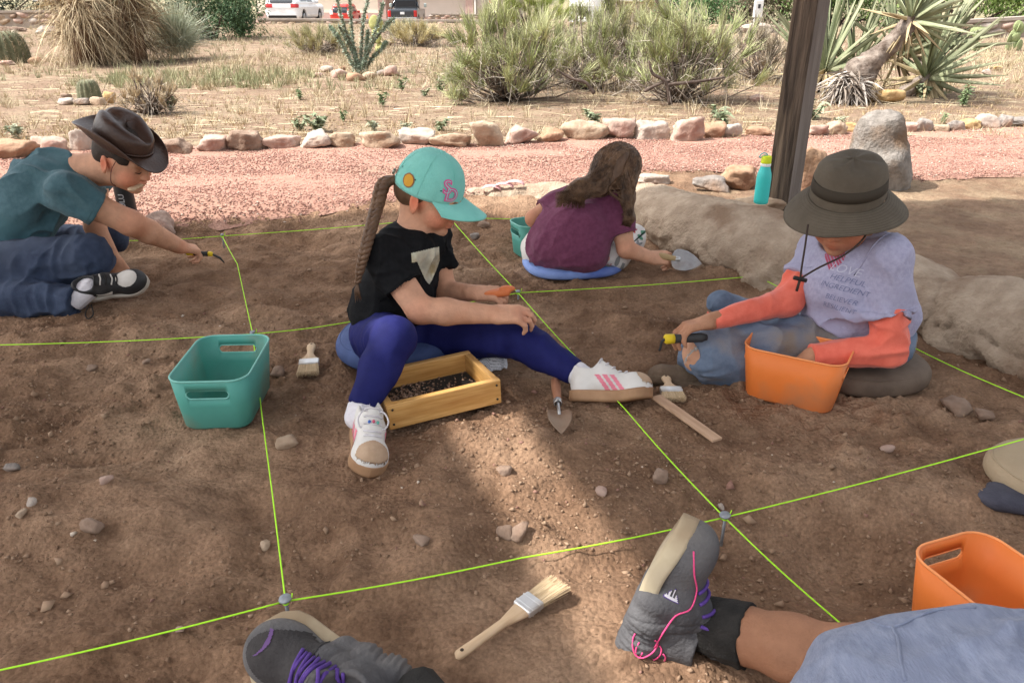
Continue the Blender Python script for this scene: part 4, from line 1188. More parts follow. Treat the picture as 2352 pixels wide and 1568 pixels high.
def add_hand(F, wrist, fwd, dorsal, thumb, s=1.0, curl=(25, 30, 25), tcurl=20, spread=4, each=None, tdir=None):
    """palm, four unequal fingers with three bends and a thumb from the side of the palm"""
    w = Vector(wrist); f = Vector(fwd).normalized(); n = Vector(dorsal); n = (n-f*n.dot(f)).normalized(); sd = f.cross(n)*thumb
    M = np.array(Matrix((f, sd, n)).transposed())
    F.cone(w-f*.02*s, w+f*.02*s, .021*s, .020*s, .012*s)
    F.box(w+f*.040*s, (.040*s, .033*s, .0125*s), M, .011*s, .014*s)
    F.ell(w+f*.025*s+sd*.020*s-n*.006*s, (.026*s, .015*s, .013*s), M, .010*s)
    tips = []
    for i, (o, ln) in enumerate(((.026, .92), (.009, 1.05), (-.009, .98), (-.025, .78))):
        p = w+f*(.074-.004*abs(i-1.3))*s+sd*o*s
        c = each[i] if each else curl
        a = 0.0; q = p; sp = R(spread*(1.5-i))
        for j, (l0, r0, r1) in enumerate(((.036, .0088, .0080), (.023, .0080, .0072), (.019, .0072, .0060))):
            a += R(c[j]); d = (f*math.cos(a)-n*math.sin(a)); d = (d*math.cos(sp)+sd*math.sin(sp)).normalized()
            q2 = q+d*l0*ln*s; F.cone(q, q2, r0*s, r1*s, .004*s); q = q2
        tips.append(q)
    b = w+f*.022*s+sd*.024*s-n*.004*s
    d = (tdir and Vector(tdir).normalized()) or (f*.62+sd*.66-n*.35).normalized()
    q = b
    for j, (l0, r0, r1) in enumerate(((.030, .0115, .0098), (.027, .0095, .0088), (.022, .0088, .0068))):
        q2 = q+d*l0*s; F.cone(q, q2, r0*s, r1*s, .006*s); q = q2
        d = (d+(f*.5-sd*.75-n*.2)*math.tan(R(tcurl))*.6).normalized()
    return tips
def outline(prof, n=40):
    t = np.linspace(0, 1, n); return t, np.interp(t, [p[0] for p in prof], [p[1] for p in prof])
SOLEP = [(0, .02), (.015, .36), (.05, .62), (.12, .78), (.25, .80), (.42, .74), (.58, .86), (.72, .99), (.80, 1.0), (.89, .84), (.96, .52), (.99, .28), (1, .03)]
def shoe(root, heel, toe_dir, up, L, W, m_up, m_sole, sole_h=.024, label=None, cut=None, collar=.07, spring=.012, pods=None, chunky=0.0, m_toe=None, relief=None):
    """sneaker: upper with collar and tongue (mesh), sole as a sub-part; returns upper object and its surface"""
    s = L/.22
    F = Field(.0032)
    def half(x, f=1.0): return float(np.interp(x, [p[0] for p in SOLEP], [p[1] for p in SOLEP]))*W/2*f
    F.ell((.79*L, 0, sole_h+.004), (.205*L, W*.47, .040*s), None, .02)
    F.cone((.70*L, 0, sole_h+.010), (.40*L, 0, sole_h+.030*s), W*.40, W*.38, .02)
    F.cone((.42*L, 0, sole_h+.030*s), (.17*L, 0, sole_h+.030*s), W*.38, W*.355, .02)
    F.cone((.17*L, 0, sole_h+.01), (.20*L, 0, sole_h+collar*s), W*.36, W*.345, .015, 2)
    F.cone((.47*L, 0, sole_h+.050*s), (.33*L, 0, sole_h+(collar+.012)*s), W*.20, W*.23, .012, 2)
    F.ell((.10*L, 0, sole_h+(collar-.005)*s), (.022*s, W*.22, .022*s), None, .012)
    for p in (pods or []): F.ell((p[0]*L, p[1]*W, p[2]*s), (p[3]*L, p[4]*W, p[5]*s), None, .010)
    F.ell((.205*L, 0, sole_h+(collar+.012)*s), (.135*L, W*.265, .040*s), None, .006, 'c')
    F.plane((0, 0, sole_h-.006 if cut is None else cut), (0, 0, -1))
    if cut is not None: F.box((.82*L, 0, -.03), (.30*L, W, .03+sole_h-.006), None, .004, .004, 'c')
    V, Fc = F.surf(); V = relax(V, Fc, 2)
    if relief is not None: V = relief(V, vnormals(V, Fc))
    V[:, 2] += spring*sstep(.55, 1.0, V[:, 0]/L)
    up_me = mesh(V, Fc, m_up)
    o = bpy.data.objects.new('shoe', up_me); col.objects.link(o); o.parent = root
    o.matrix_parent_inverse = Matrix.Translation(root.location).inverted()
    o.location = heel; o.rotation_euler = frame(toe_dir, up).to_euler()
    if label: o['label'] = label
    t, w_ = outline(SOLEP, 46); vs, fs = [], []
    prof = [(0.0, .93), (.25, 1.0), (.8, 1.0+chunky), (1.0, .97+chunky)]
    nn = len(prof)
    for i in range(46):
        x = t[i]*L; zs = spring*float(sstep(.55, 1.0, t[i]))
        for sd in (-1, 1):
            for (zf, wf) in prof: vs.append((x, sd*w_[i]*W/2*wf*1.02, zf*sole_h+zs*(1 if zf > .1 else 1.15)))
    st = 2*nn
    for i in range(45):
        for k in range(nn-1):
            a = i*st+k; fs.append((a, a+1, a+1+st, a+st))
            a = i*st+nn+k; fs.append((a, a+st, a+1+st, a+1))
        fs.append((i*st, i*st+st, i*st+st+nn, i*st+nn)); fs.append((i*st+nn-1, i*st+2*nn-1, (i+1)*st+2*nn-1, (i+1)*st+nn-1))
    for i in (0, 45):
        fs.append(tuple(i*st+k for k in range(nn))+tuple(i*st+nn+k for k in range(nn-1, -1, -1)))
    so = obj('sole', mesh(vs, fs, m_sole), o)
    return o, bvh(up_me), L, W, sole_h
def lace(o, tree, pts, m, r=.0024, off=.0022, name='lace', d=(0, 0, -1), n=8):
    p = project(tree, spline(pts, n), d, off); v_, f_ = tube(p, r, 6); return obj(name, mesh(v_, f_, m), o)
def sock(root, a, b, ra, rb, m, name='sock'):
    F = Field(.004); a, b = Vector(a), Vector(b); d = (b-a)
    for i in range(4):
        F.cone(a+d*i/4, a+d*(i+1)/4+d*.02, ra+(rb-ra)*i/4, ra+(rb-ra)*(i+1)/4, .004, 2)
    return field_obj(name, F, m, root, fold=[dict(amp=.0018, freq=70, along=d, squash=.05)], it=1)

def hem(o, c, axis, r0, name='hem', rad=.0013):
    """stitched hem round a sleeve or leg"""
    tr = bvh(o); A = frame(axis); pts = []; c = Vector(c)
    for k in range(41):
        a = 2*math.pi*k/40; d = A@Vector((0, math.cos(a), math.sin(a)))
        h = tr.ray_cast(c+d*r0*2.2, -d)
        if h[0] is not None and (h[0]-c).length < r0*1.8: pts.append(h[0]+h[1]*.0004)
    if len(pts) > 30: v_, f_ = tube(pts, rad, 5, False); obj(name, mesh(v_, f_, o.data.materials[0]), o, True)
# ------------------------------------------------------------------ child in the turquoise cap
def child_in_cap():
    f = Vector((.88, -.47, 0)); l = Vector((.47, .88, 0))
    hipR, hipL = P(872, 778, 2.02), P(935, 765, 2.17)
    kneeR, ankR = P(905, 777, 1.79), P(820, 958, 1.655)
    kneeL, ankL = P(1192, 778, 2.0), P(1340, 866, 1.872)
    pel = (hipR+hipL)/2+Vector((-.02, .01, .01))
    sc = P(940, 548, 2.10); chest = P(925, 615, 2.10)
    shR, shL = sc-l*.118+Vector((-.01, 0, -.012)), sc+l*.118+Vector((0, 0, -.012))
    elR, wrR = P(965, 712, 1.94), P(1135, 722, 1.935)
    elL, wrL = P(1022, 668, 2.18), P(1092, 673, 2.10)
    root = thing('person', 'child in turquoise cap, black t-shirt and navy leggings sitting with legs apart', 'person', (pel.x, pel.y, 0))
    s = .95; M = hframe((.96, -.28, 0), 24, 3)
    hc = P(951, 466, 2.045)-M@Vector((-.012*s, -.079*s, -.004*s))
    B = Field(.0036)
    L = add_head(B, hc, M, s)
    nb = sc+Vector((.005, 0, .0))
    B.cone(L(-.030, 0, -.045), nb+f*.008, .046*s, .044, .025)
    B.cone(shR, shL, .035, .035, .02); B.cone(nb, chest, .05, .07, .03); B.cone(chest, pel, .07, .075, .03)
    B.cone(shR, elR, .044, .037, .02); B.chain([elR, elR+(wrR-elR)*.35, wrR], [.036, .036, .0245], .015)
    B.cone(shL, elL, .040, .034, .02); B.cone(elL, wrL, .033, .023, .012)
    for h_, k_, a_ in ((hipR, kneeR, ankR), (hipL, kneeL, ankL)): B.cone(h_, k_, .05, .036, .02); B.cone(k_, a_+(k_-a_)*.2, .036, .022, .02)
    add_hand(B, wrR, (.98, -.02, .02), (.05, -.45, .90), -1, .94, tcurl=22, spread=5, each=((34, 38, 25), (26, 40, 28), (30, 42, 28), (40, 45, 30)), tdir=(.72, .30, -.45))
    add_hand(B, wrL, (.90, -.15, .02), (-.1, -.35, .9), -1, .86, curl=(38, 60, 40), tcurl=25)
    field_obj('body', B, SKIN1, root, tint=head_tints(L, s)+[(elR, .05, (1.12, .84, .78)), (wrR+Vector((.07, 0, -.01)), .035, (1.08, .84, .8))])
    face_bits(root, L, M, s, HAIRB)
    # shirt
    T = Field(.0045)
    tm = np.array(Matrix((f, l, Vector((0, 0, 1)))).transposed())
    T.ell(pel+Vector((.0, 0, .07)), (.100, .118, .105), tm, .04); T.ell(chest+Vector((0, 0, -.005)), (.090, .118, .125), tm, .05)
    T.ell((chest+pel)/2+Vector((.0, 0, .0)), (.094, .112, .12), tm, .05)
    T.cone(shR+Vector((.005, 0, 0)), shL, .045, .045, .04); T.ell(sc+Vector((-.012, .005, .004)), (.055, .078, .046), tm, .03); T.ell(sc+f*.045+Vector((0, 0, -.015)), (.050, .085, .050), tm, .04)
    T.cone(shR, shR+(elR-shR)*.60, .050, .060, .035, 2); T.cone(shL, shL+(elL-shL)*.60, .047, .056, .03, 2)
    T.plane(pel+Vector((0, 0, .030)), (.12, -.05, -1))
    T.ell(nb+f*.016+Vector((0, 0, .064)), (.056, .050, .034), np.array(hframe((.88, -.47, 0), 26)), .006, 'c')
    shirt = field_obj('shirt', T, mat('tee_black', (.0055, .006, .007), (.010, .0105, .012), scale=60, rough=.85, spec=.15, bump=.2, bscale=300), root,
                      fold=[dict(amp=.0055, freq=16, along=(.2, 0, 1), squash=.35, seed=3), dict(amp=.0035, freq=24, along=(1, -.4, .2), squash=.3, seed=5)])
    hem(shirt, shR+(elR-shR)*.54, elR-shR, .058); hem(shirt, shL+(elL-shL)*.54, elL-shL, .055)
    tr = bvh(shirt)
    # pale foil print on the chest
    def shp(x, y):
        top = .046+.22*x
        if y > top or x < -.040 or x > .036: return False
        if y > top-.026: return True
        w_ = max(0, top-.026-y)/.070
        return abs(x-.008+.004*w_) < .034*(1-w_)**.75 if w_ < 1 else False
    FO = mat('foil_print', (.48, .47, .36), (.70, .72, .60), scale=18, rough=.30, metal=.25, c3=(.36, .28, .14), scale3=14)
    pc = P(980, 612, 1.86); dv = (pc-CAM).normalized(); ex = dv.cross(Vector((0, 0, 1))).normalized()
    decal('chest_print', grid_poly(shp, -.055, .055, -.075, .09, .0015), pc, ex, ex.cross(dv), tr, FO, shirt)
    # leggings
    Lg = Field(.0045)
    Lg.ell(pel+Vector((.0, 0, .010)), (.105, .122, .088), tm, .03)
    Lg.cone(hipR, kneeR, .078, .056, .035); Lg.cone(kneeR, kneeR+(ankR-kneeR)*.38, .054, .050, .02); Lg.cone(kneeR+(ankR-kneeR)*.38, ankR+(kneeR-ankR)*.13, .050, .037, .02, 2)
    Lg.cone(hipL, kneeL, .074, .056, .035); Lg.cone(kneeL, kneeL+(ankL-kneeL)*.35, .053, .050, .02); Lg.cone(kneeL+(ankL-kneeL)*.35, ankL+(kneeL-ankL)*.12, .050, .037, .02, 2)
    NAVY = mat('legging_navy', (.011, .013, .085), (.018, .021, .120), scale=9, rough=.72, spec=.12, bump=.05, bscale=400)
    lg = field_obj('leggings', Lg, NAVY, root, fold=[dict(amp=.0028, freq=26, along=(0, 0, 1), squash=.5, seed=11)])
    # socks and striped shoes
    WU = mat('shoe_white', (.66, .64, .60), (.72, .70, .67), scale=20, rough=.6, bump=.1, bscale=200); GUM = mat('gum_sole', (.36, .205, .105), (.46, .28, .16), scale=14, rough=.7, c3=(.30, .17, .09), scale3=6)
    PNK = mat('stripe_pink', (.72, .20, .27), (.78, .25, .32), scale=30, rough=.6); LACE = mat('lace_grey', (.58, .55, .56), (.68, .66, .68), scale=60, rough=.85)
    TOEC = mat('toe_suede', (.42, .29, .19), (.50, .36, .25), scale=30, rough=.85)
    for nm, ank, kn, heel, tdir, up, side in (
        ('R', ankR, kneeR, Vector((ankR.x+.004, ankR.y+.030, gzf(ankR.x, ankR.y)+.006)), (.22, -.96, -.05), (.30, -.05, 1), 1),
        ('L', ankL, kneeL, P(1306, 922, 1.832), (.97, -.13, .05), (-.05, .56, .80), -1)):
        lf = frame(tdir, up)
        o, tr2, Ls, Ws, sh_ = shoe(root, heel, tdir, up, .225, .090, WU, GUM, .029, collar=.058)
        a0 = Vector(heel)+lf@Vector((.048, 0, .050)); dk = (kn-ank).normalized()
        S = Field(.004); S.cone(a0, ank, .026, .027, .01); S.cone(ank, ank+dk*.026, .031, .0345, .006, 2); S.cone(ank, ank+dk*.05, .028, .033, .006)
        field_obj('sock', S, WHITE, root, fold=[dict(amp=.0018, freq=80, along=dk, squash=.04)], it=1)
        for sd in (-1, 1):
            for q in range(3):
                def par(x, y, q=q):
                    yy = (y-.030)/.040; return 0 < yy < 1 and abs(x-(.088+q*.0195+ (1-yy)*.030-.012)) < .0062
                vs, fs = grid_poly(par, .05, .19, .026, .075, .0022)
                vs = [Vector((p.x, sd*.09, p.y)) for p in vs]
                fs = fs if sd < 0 else [t_[::-1] for t_ in fs]
                obj('stripe', mesh(project(tr2, vs, (0, -sd, 0), .0012), fs, PNK), o)
        vs, fs = grid_poly(lambda x, y: (x-.208)**2/(.040**2)+(y/.039)**2 < 1 and x > .176+.25*abs(y), .15, .235, -.05, .05, .0014)
        obj('toe_cap', mesh(project(tr2, [Vector((p.x, p.y, .12)) for p in vs], (0, 0, -1), .001), fs, TOEC), o)
        for q in range(5):
            x = .082+q*.017; lace(o, tr2, [(x, -.020, .1), (x+.006, 0, .1), (x, .020, .1)], LACE)
        if nm == 'R':
            for sg in (-1, 1):
                v_, f_ = tube(spline([(.088, 0, .098), (.090, sg*.022, .110), (.112, sg*.036, .098), (.120, sg*.026, .080), (.098, sg*.006, .094)], 6), .0022, 6); obj('lace', mesh(v_, f_, LACE), o)
            for q, cc in enumerate(((.06, .16, .5), (.6, .1, .18), (.12, .45, .36))):
                v_, f_ = lathe([(0, -.003), (.0032, -.003), (.0036, 0), (.0032, .003), (0, .003)], 10); b_ = obj('lace_bead', mesh(v_, f_, mat('bead%d' % q, cc, rough=.4)), o); b_.location = project(tr2, [(.118, (q-1)*.0085, .12)], (0, 0, -1), .005)[0]
        tl = (.060, 0)
    # hair under the cap, and the braid
    H = Field(.004); A = np.array(M)
    H.ell(L(-.018, 0, .030), (.096*s, .0775*s, .080*s), A, .01); H.ell(L(-.055, 0, -.010), (.050*s, .058*s, .045*s), A, .02)
    H.plane(L(.020, 0, .0), M@Vector((1, 0, -.15))); H.plane(L(0, 0, -.035), M@Vector((.5, 0, -1)))
    hr = field_obj('hair', H, HAIRB, root)
    ctrl = spline([L(-.092, -.014, .012), P(883, 420, 2.10), P(867, 470, 2.06), P(853, 520, 1.985), P(840, 570, 1.945), P(829, 612, 1.945), P(821, 650, 1.95)], 18)
    for k in range(3):
        pts, rad = [], []
        for i, p in enumerate(ctrl):
            t = i/(len(ctrl)-1); ph = i*.40+k*2*math.pi/3
            w_ = .0120*(1-.55*t)*min(1, .35+t*6)
            pts.append(p+Vector((math.sin(ph)*w_, math.cos(ph)*.4*w_+math.sin(2*ph)*w_*.55, 0)))
            rad.append(.0130*(1-.52*t)*(1 if t < .9 else .6))
        v_, f_ = tube(pts, rad, 9); obj('braid_strand', mesh(v_, f_, HAIRB), hr, True)
    # loose ends below the tie
    e0 = ctrl[-1]
    for k in range(26):
        d = Vector((random.uniform(-.012, .008), random.uniform(-.008, .008), random.uniform(-.035, -.055)))
        v_, f_ = tube([e0, e0+d*.5+Vector((random.uniform(-.004, .004), 0, 0)), e0+d], [.0022, .0018, .0005], 5)
        if k == 0: mb = MB()
        mb.add((v_, f_))
    obj('braid_end', mb.mesh(HAIRB), hr, True)
    # cap
    CAP = mat('cap_turquoise', (.185, .555, .490), (.225, .615, .545), scale=12, rough=.85, sheen=.15, bump=.25, bscale=260)
    nu, nv = 72, 22; vs, fs = [], []
    def C3(x, y, z): return L(x-.010, y, z+.030)
    for j in range(nv+1):
        ph = math.pi/2*(j/nv)*1.0
        for i in range(nu):
            a = 2*math.pi*i/nu
            seam = 1-.014*max(0, 1-abs(((a/(math.pi/3)+.5) % 1)-.5)/.035)*math.cos(ph)
            q = seam*(1+.010*float(vn(math.cos(a)*3, math.sin(a)*3, ph*4, 5)))
            low = -.010+.010*math.cos(a)-.004*abs(math.sin(a))
            x = .104*math.cos(a)*math.cos(ph)**.85*q; y = .0855*math.sin(a)*math.cos(ph)**.85*q; z = low+(.1085-low)*math.sin(ph)**.95*q
            vs.append(C3(x, y, z))
    for j in range(nv):
        for i in range(nu): fs.append((j*nu+i, j*nu+(i+1) % nu, (j+1)*nu+(i+1) % nu, (j+1)*nu+i))
    cap = obj('cap', mesh(vs, fs, CAP), root, True)
    md = cap.modifiers.new('cloth', 'SOLIDIFY'); md.thickness = .003; md.offset = -1
    tr3 = bvh(cap)
    vs, fs = [], []; nb_, nr = 34, 12
    for i in range(nb_+1):
        a = R(-66+132*i/nb_)
        for j in range(nr+1):
            t = j/nr; reach = .088*(math.cos(a*1.12)**.55 if abs(a) < R(80) else 0)
            x = .097*math.cos(a)+(reach+.005)*t; y = .082*math.sin(a)*(1+.05*t)
            z = -.002-.024*(abs(y)/.08)**2*(t**.8)-.006*t*t-.004*(1-math.cos(a))
            vs.append(C3(x, y, z))
    for i in range(nb_):
        for j in range(nr): a = i*(nr+1)+j; fs.append((a, a+nr+1, a+nr+2, a+1))
    br = obj('brim', mesh(vs, fs, CAP), cap, True); md = br.modifiers.new('board', 'SOLIDIFY'); md.thickness = .004; md.offset = 0
    for sm in range(6):
        a = R(30+60*sm); q_ = project(tr3, [C3(.2*math.cos(a)*math.cos(p_), .2*math.sin(a)*math.cos(p_), .02+.16*math.sin(p_)) for p_ in np.linspace(.05, 1.45, 12)], (0, 0, 0.0001), .0006) if False else [C3(.104*1.004*math.cos(a)*math.cos(p_)**.85, .0855*1.004*math.sin(a)*math.cos(p_)**.85, (-.010+.010*math.cos(a))+(.1085+.010-.010*math.cos(a))*math.sin(p_)**.95) for p_ in np.linspace(.03, 1.5, 14)]
        v_, f_ = tube(q_, .0008, 5); obj('seam', mesh(v_, f_, CAP), cap, True)
    v_, f_ = lathe([(0, .004), (.004, .0035), (.0065, .001), (.007, -.002)], 14); bt_ = obj('button', mesh([C3(p[0], p[1], p[2]+.1085) for p in v_], f_, CAP), cap, True)
    DK = mat('eyelet', (.02, .10, .09), rough=.8)
    for a in (-50, -105, -150):
        p = project(tr3, [C3(.2*math.cos(R(a)), .2*math.sin(R(a)), .066)], -(M@Vector((math.cos(R(a)), math.sin(R(a)), .3))), .0006, .15)[0]
        v_, f_ = lathe([(0, .0006), (.0020, .0004), (.0024, 0)], 10); e_ = obj('eyelet', mesh([p+M@Vector((q[0]*math.cos(R(a+90)), q[0]*math.sin(R(a+90)), q[1]))+M@Vector((math.cos(R(a)), math.sin(R(a)), .3))*q[2] for q in v_], f_, DK), cap, True)
    # front letters, S above D, set slantwise and overlapping
    LET = mat('cap_letter', (.68, .10, .32), rough=.7); LEI = mat('cap_letter_inner', (.30, .62, .62), rough=.8)
    fw, lf, up_ = M@Vector((1, 0, 0)), M@Vector((0, 1, 0)), M@Vector((0, 0, 1))
    a = R(-34); fd = (fw*math.cos(a)+lf*math.sin(a)); ex = (lf*math.cos(a)-fw*math.sin(a))
    for ch, dx, dz, nm in (('S', -.008, .050, 'letter'), ('D', .007, .030, 'letter')):
        decal(nm, text_mesh(ch, .050, .0022, res=4), C3(0, 0, 0)+fd*.12+up_*dz+ex*dx, ex, up_+fw*-.25, tr3, LET, cap, .0022)
        decal('letter_fill', text_mesh(ch, .050, -.0012, res=4), C3(0, 0, 0)+fd*.12+up_*dz+ex*dx, ex, up_+fw*-.25, tr3, LEI, cap, .0029)
    # round embroidered patch on the side
    a = R(-118); sd = fw*math.cos(a)+lf*math.sin(a); ex = fw*math.cos(a+math.pi/2)+lf*math.sin(a+math.pi/2)
    pc = C3(0, 0, .018)+sd*.10
    decal('patch', grid_poly(lambda x, y: x*x+y*y < .0195**2, -.021, .021, -.021, .021, .0010), pc, ex, up_, tr3, mat('patch_rim', (.26, .12, .06), rough=.8), cap, .0012)
    decal('patch_field', grid_poly(lambda x, y: x*x+y*y < .0160**2, -.021, .021, -.021, .021, .0008), pc, ex, up_, tr3, mat('patch_gold', (.62, .33, .04), rough=.8), cap, .0019)
    # back strap buckle
    v_, f_ = lathe([(.006, -.002), (.009, -.002), (.009, .002), (.006, .002), (.006, -.002)], 14); p = C3(-.108, -.018, -.004)
    obj('buckle', mesh([p+M@Vector((q[2], q[0], q[1])) for q in v_], f_, mat('buckle', (.5, .48, .42), rough=.3, metal=.8)), cap, True)
    # orange scoop in the far hand
    sp = wrL+Vector((.075, -.01, .005))
    tt = thing('hand_scoop', 'small orange plastic scoop held over the navy knee', 'scoop', sp)
    F = Field(.003); F.box(sp+Vector((-.012, 0, .0)), (.040, .020, .010), np.array(frame((.98, -.1, .16))), .008); F.cone(sp+Vector((-.06, .0, -.012)), sp+Vector((-.02, 0, -.004)), .008, .010, .008)
    F.ell(sp+Vector((.018, -.004, .014)), (.024, .016, .009), None, .006)
    field_obj('scoop_blade', F, mat('scoop_orange', (.62, .17, .055), (.70, .21, .07), scale=20, rough=.55), tt)
    return root
child_in_cap()

# ------------------------------------------------------------------ boy in the leather hat
def child_leather_hat():
    f = Vector((.95, -.20, 0)).normalized(); l = Vector((-f.y, f.x, 0))
    pel = P(-35, 615, 2.70); chest = P(92, 446, 2.77); sc = P(165, 394, 2.81)
    shR, shL = P(165, 448, 2.65), P(218, 435, 2.98)
    elR, wrR = P(300, 512, 2.72), P(412, 566, 2.90)
    elL, wrL = P(218, 520, 2.93), P(262, 598, 2.90)
    kneeA = P(200, 592, 2.60); hipA = P(-10, 615, 2.58)
    kneeB, ankB = P(-110, 690, 2.50), P(178, 692, 2.455)
    root = thing('person', 'child in a brown leather hat and teal t-shirt leaning over to dig', 'person', (pel.x, pel.y, 0))
    s = 1.02; M = hframe((.97, -.24, 0), 27, 4)
    hc = P(238, 377, 2.69)-M@Vector((-.012*s, -.079*s, -.004*s))
    B = Field(.004)
    L = add_head(B, hc, M, s, 1.1)
    B.cone(L(-.030, 0, -.045), sc, .054, .060, .03); B.cone(L(.01, 0, -.06), sc+f*.03, .035, .04, .03)
    B.cone(shR, shL, .034, .034, .02); B.cone(sc, chest, .05, .07, .03); B.cone(chest, pel, .09, .10, .03)
    B.cone(shR, shR+(elR-shR)*.4, .036, .044, .02); B.cone(shR+(elR-shR)*.4, elR, .047, .046, .02); B.chain([elR, elR+(wrR-elR)*.35, wrR], [.046, .044, .029], .015); B.cone(shL, elL, .048, .040, .02); B.cone(elL, wrL, .038, .026, .012)
    B.cone(pel, kneeA, .06, .05, .02); B.cone(pel, kneeB, .06, .05, .02); B.cone(kneeB, kneeB.lerp(ankB, .8), .045, .03, .02)
    add_hand(B, wrR, (.62, .60, -.35), (-.10, -.35, .95), -1, .98, curl=(52, 62, 42), tcurl=22, tdir=(.80, .15, -.50))
    add_hand(B, wrL, (.35, .1, -.9), (.5, -.6, .4), 1, .95, curl=(30, 40, 30))
    field_obj('body', B, SKIN2, root, tint=head_tints(L, s, (1.18, .76, .70))+[(elR, .07, (1.10, .86, .8)), (wrR, .05, (1.06, .86, .82))])
    face_bits(root, L, M, s, HAIRD)
    T = Field(.005); ax = (sc-pel).normalized(); tm = np.array(frame(ax, (0, 0, 1)))
    mid = (pel+chest)/2
    T.ell(chest+Vector((-.01, 0, .005)), (.165, .145, .112), tm, .05); T.ell(mid+Vector((-.01, 0, .0)), (.19, .150, .125), tm, .06); T.ell(pel+ax*.06, (.13, .155, .13), tm, .05)
    T.cone(shR+Vector((-.02, .03, .005)), shL, .052, .055, .07); T.cone(sc-ax*.02, chest, .072, .11, .06)
    dR = (elR-shR); T.cone(shR-dR*.18, shR+dR*.44, .058, .070, .07, 2); T.cone(shL, shL+(elL-shL)*.6, .055, .058, .02, 2)
    T.plane(pel+Vector((0, 0, -.035)), (.35, -.10, -1))
    T.ell(L(-.02, 0, -.085), (.070, .065, .050), np.array(M), .01, 'c')
    shirt = field_obj('shirt', T, mat('tee_teal', (.050, .115, .140), (.072, .150, .180), scale=60, rough=.9, sheen=.1, bump=.25, bscale=300, c3=(.050, .125, .148), scale3=4), root,
              fold=[dict(amp=.013, freq=8, along=(.85, 0, .35), squash=.22, seed=21), dict(amp=.007, freq=17, along=(.9, -.1, -.2), squash=.2, seed=25)])
    hem(shirt, shR+dR*.36, dR, .068)
    J = Field(.005)
    J.ell(pel+Vector((0, 0, -.01)), (.14, .15, .11), None, .04); J.cone(hipA, kneeA, .095, .080, .04); J.cone(kneeA, P(60, 668, 2.57), .078, .06, .03)
    J.cone(P(60, 560, 2.95), P(262, 548, 3.02), .07, .062, .03)
    J.cone(pel+Vector((-.05, -.08, -.03)), kneeB, .09, .075, .04); J.cone(kneeB, P(60, 688, 2.47), .072, .066, .03); J.cone(P(60, 688, 2.47), ankB, .066, .056, .02, 2)
    DEN = mat('denim_dark', (.022, .034, .068), (.046, .066, .115), scale=14, rough=.9, bump=.3, bscale=260, c3=(.070, .090, .135), scale3=3)
    field_obj('jeans', J, DEN, root, fold=[dict(amp=.007, freq=11, along=(.5, 0, .8), squash=.3, seed=31), dict(amp=.004, freq=26, along=(.1, 1, .5), squash=.25, seed=33)])
    # sneaker: dark leather with pale toe panel and sole
    SB = mat('shoe_black', (.022, .022, .024), (.040, .040, .042), scale=20, rough=.55, bump=.2, bscale=150); SW_ = mat('sole_offwhite', (.46, .42, .36), (.54, .50, .44), scale=20, rough=.8); PW = mat('panel_white', (.56, .53, .48), (.64, .61, .57), scale=25, rough=.7)
    heel = P(188, 678, 2.515); td = Vector((.93, .20, .12)); upv = Vector((.05, -.72, .60))
    o, tr2, Ls, Ws, sh_ = shoe(root, heel, td, upv, .235, .092, SB, SW_, .026, collar=.055)
    vs, fs = grid_poly(lambda x, y: ((x-.178)/.034)**2+(y/.030)**2 < 1, .13, .22, -.04, .04, .0013); obj('toe_panel', mesh(project(tr2, [Vector((p.x, p.y, .12)) for p in vs], (0, 0, -1), .0015), fs, PW), o)
    for sd in (-1, 1):
        vs, fs = grid_poly(lambda x, y: .02 < y-.02 < .046 and abs(x-.085-(y-.03)*.4) < .026 and not (abs(y-.052+.3*(x-.085)) < .006), .03, .14, .03, .075, .0015)
        obj('side_panel', mesh(project(tr2, [Vector((p.x, sd*.09, p.y)) for p in vs], (0, -sd, 0), .0014), fs if sd < 0 else [q[::-1] for q in fs], PW), o)
    LB = mat('lace_black', (.02, .02, .02), rough=.85)
    for q in range(5): lace(o, tr2, [(.085+q*.015, -.018, .1), (.09+q*.015, 0, .1), (.085+q*.015, .018, .1)], PW if q % 2 else LB)
    v_, f_ = tube(spline([P(205, 700, 2.44), P(196, 720, 2.41), P(202, 732, 2.39), P(214, 722, 2.40), P(210, 700, 2.44)], 6), .0022, 6); obj('lace', mesh(v_, f_, LB), root, True)
    sock(root, heel+frame(td, upv)@Vector((.05, 0, .055)), ankB+(kneeB-ankB).normalized()*.02, .036, .040, WHITE)
    # cropped hair
    H = Field(.004); A = np.array(M)
    H.ell(L(-.014, 0, .038), (.0975*s, .0775*s, .083*s), A, .01); H.ell(L(-.050, 0, -.004), (.055*s, .062*s, .050*s), A, .02); H.ell(L(.028, 0, .030), (.055*s, .066*s, .03*s), A, .02)
    H.plane(L(.062, 0, 0), M@Vector((1, 0, 0))); H.plane(L(-.02, 0, -.014), M@Vector((.34, 0, -1)))
    for y in (-1, 1): H.ell(L(.012, y*.078, -.002), (.026*s, .03*s, .030*s), A, .004, 'c')
    hr = field_obj('hair', H, HAIRD, root)
    # leather hat
    LEA = mat('hat_leather', (.042, .023, .017), (.074, .041, .031), scale=7, rough=.38, spec=.45, bump=.15, bscale=120, c3=(.075, .040, .026), scale3=3)
    def C3(x, y, z): return L(x*.95-.013, y*.96, z*.92+.062)
    vs, fs = [], []; nu = 72
    rings = [(1.0, -.006), (1.0, .02), (.98, .045), (.945, .064), (.88, .080), (.76, .088), (.55, .087), (.28, .080), (.02, .077)]
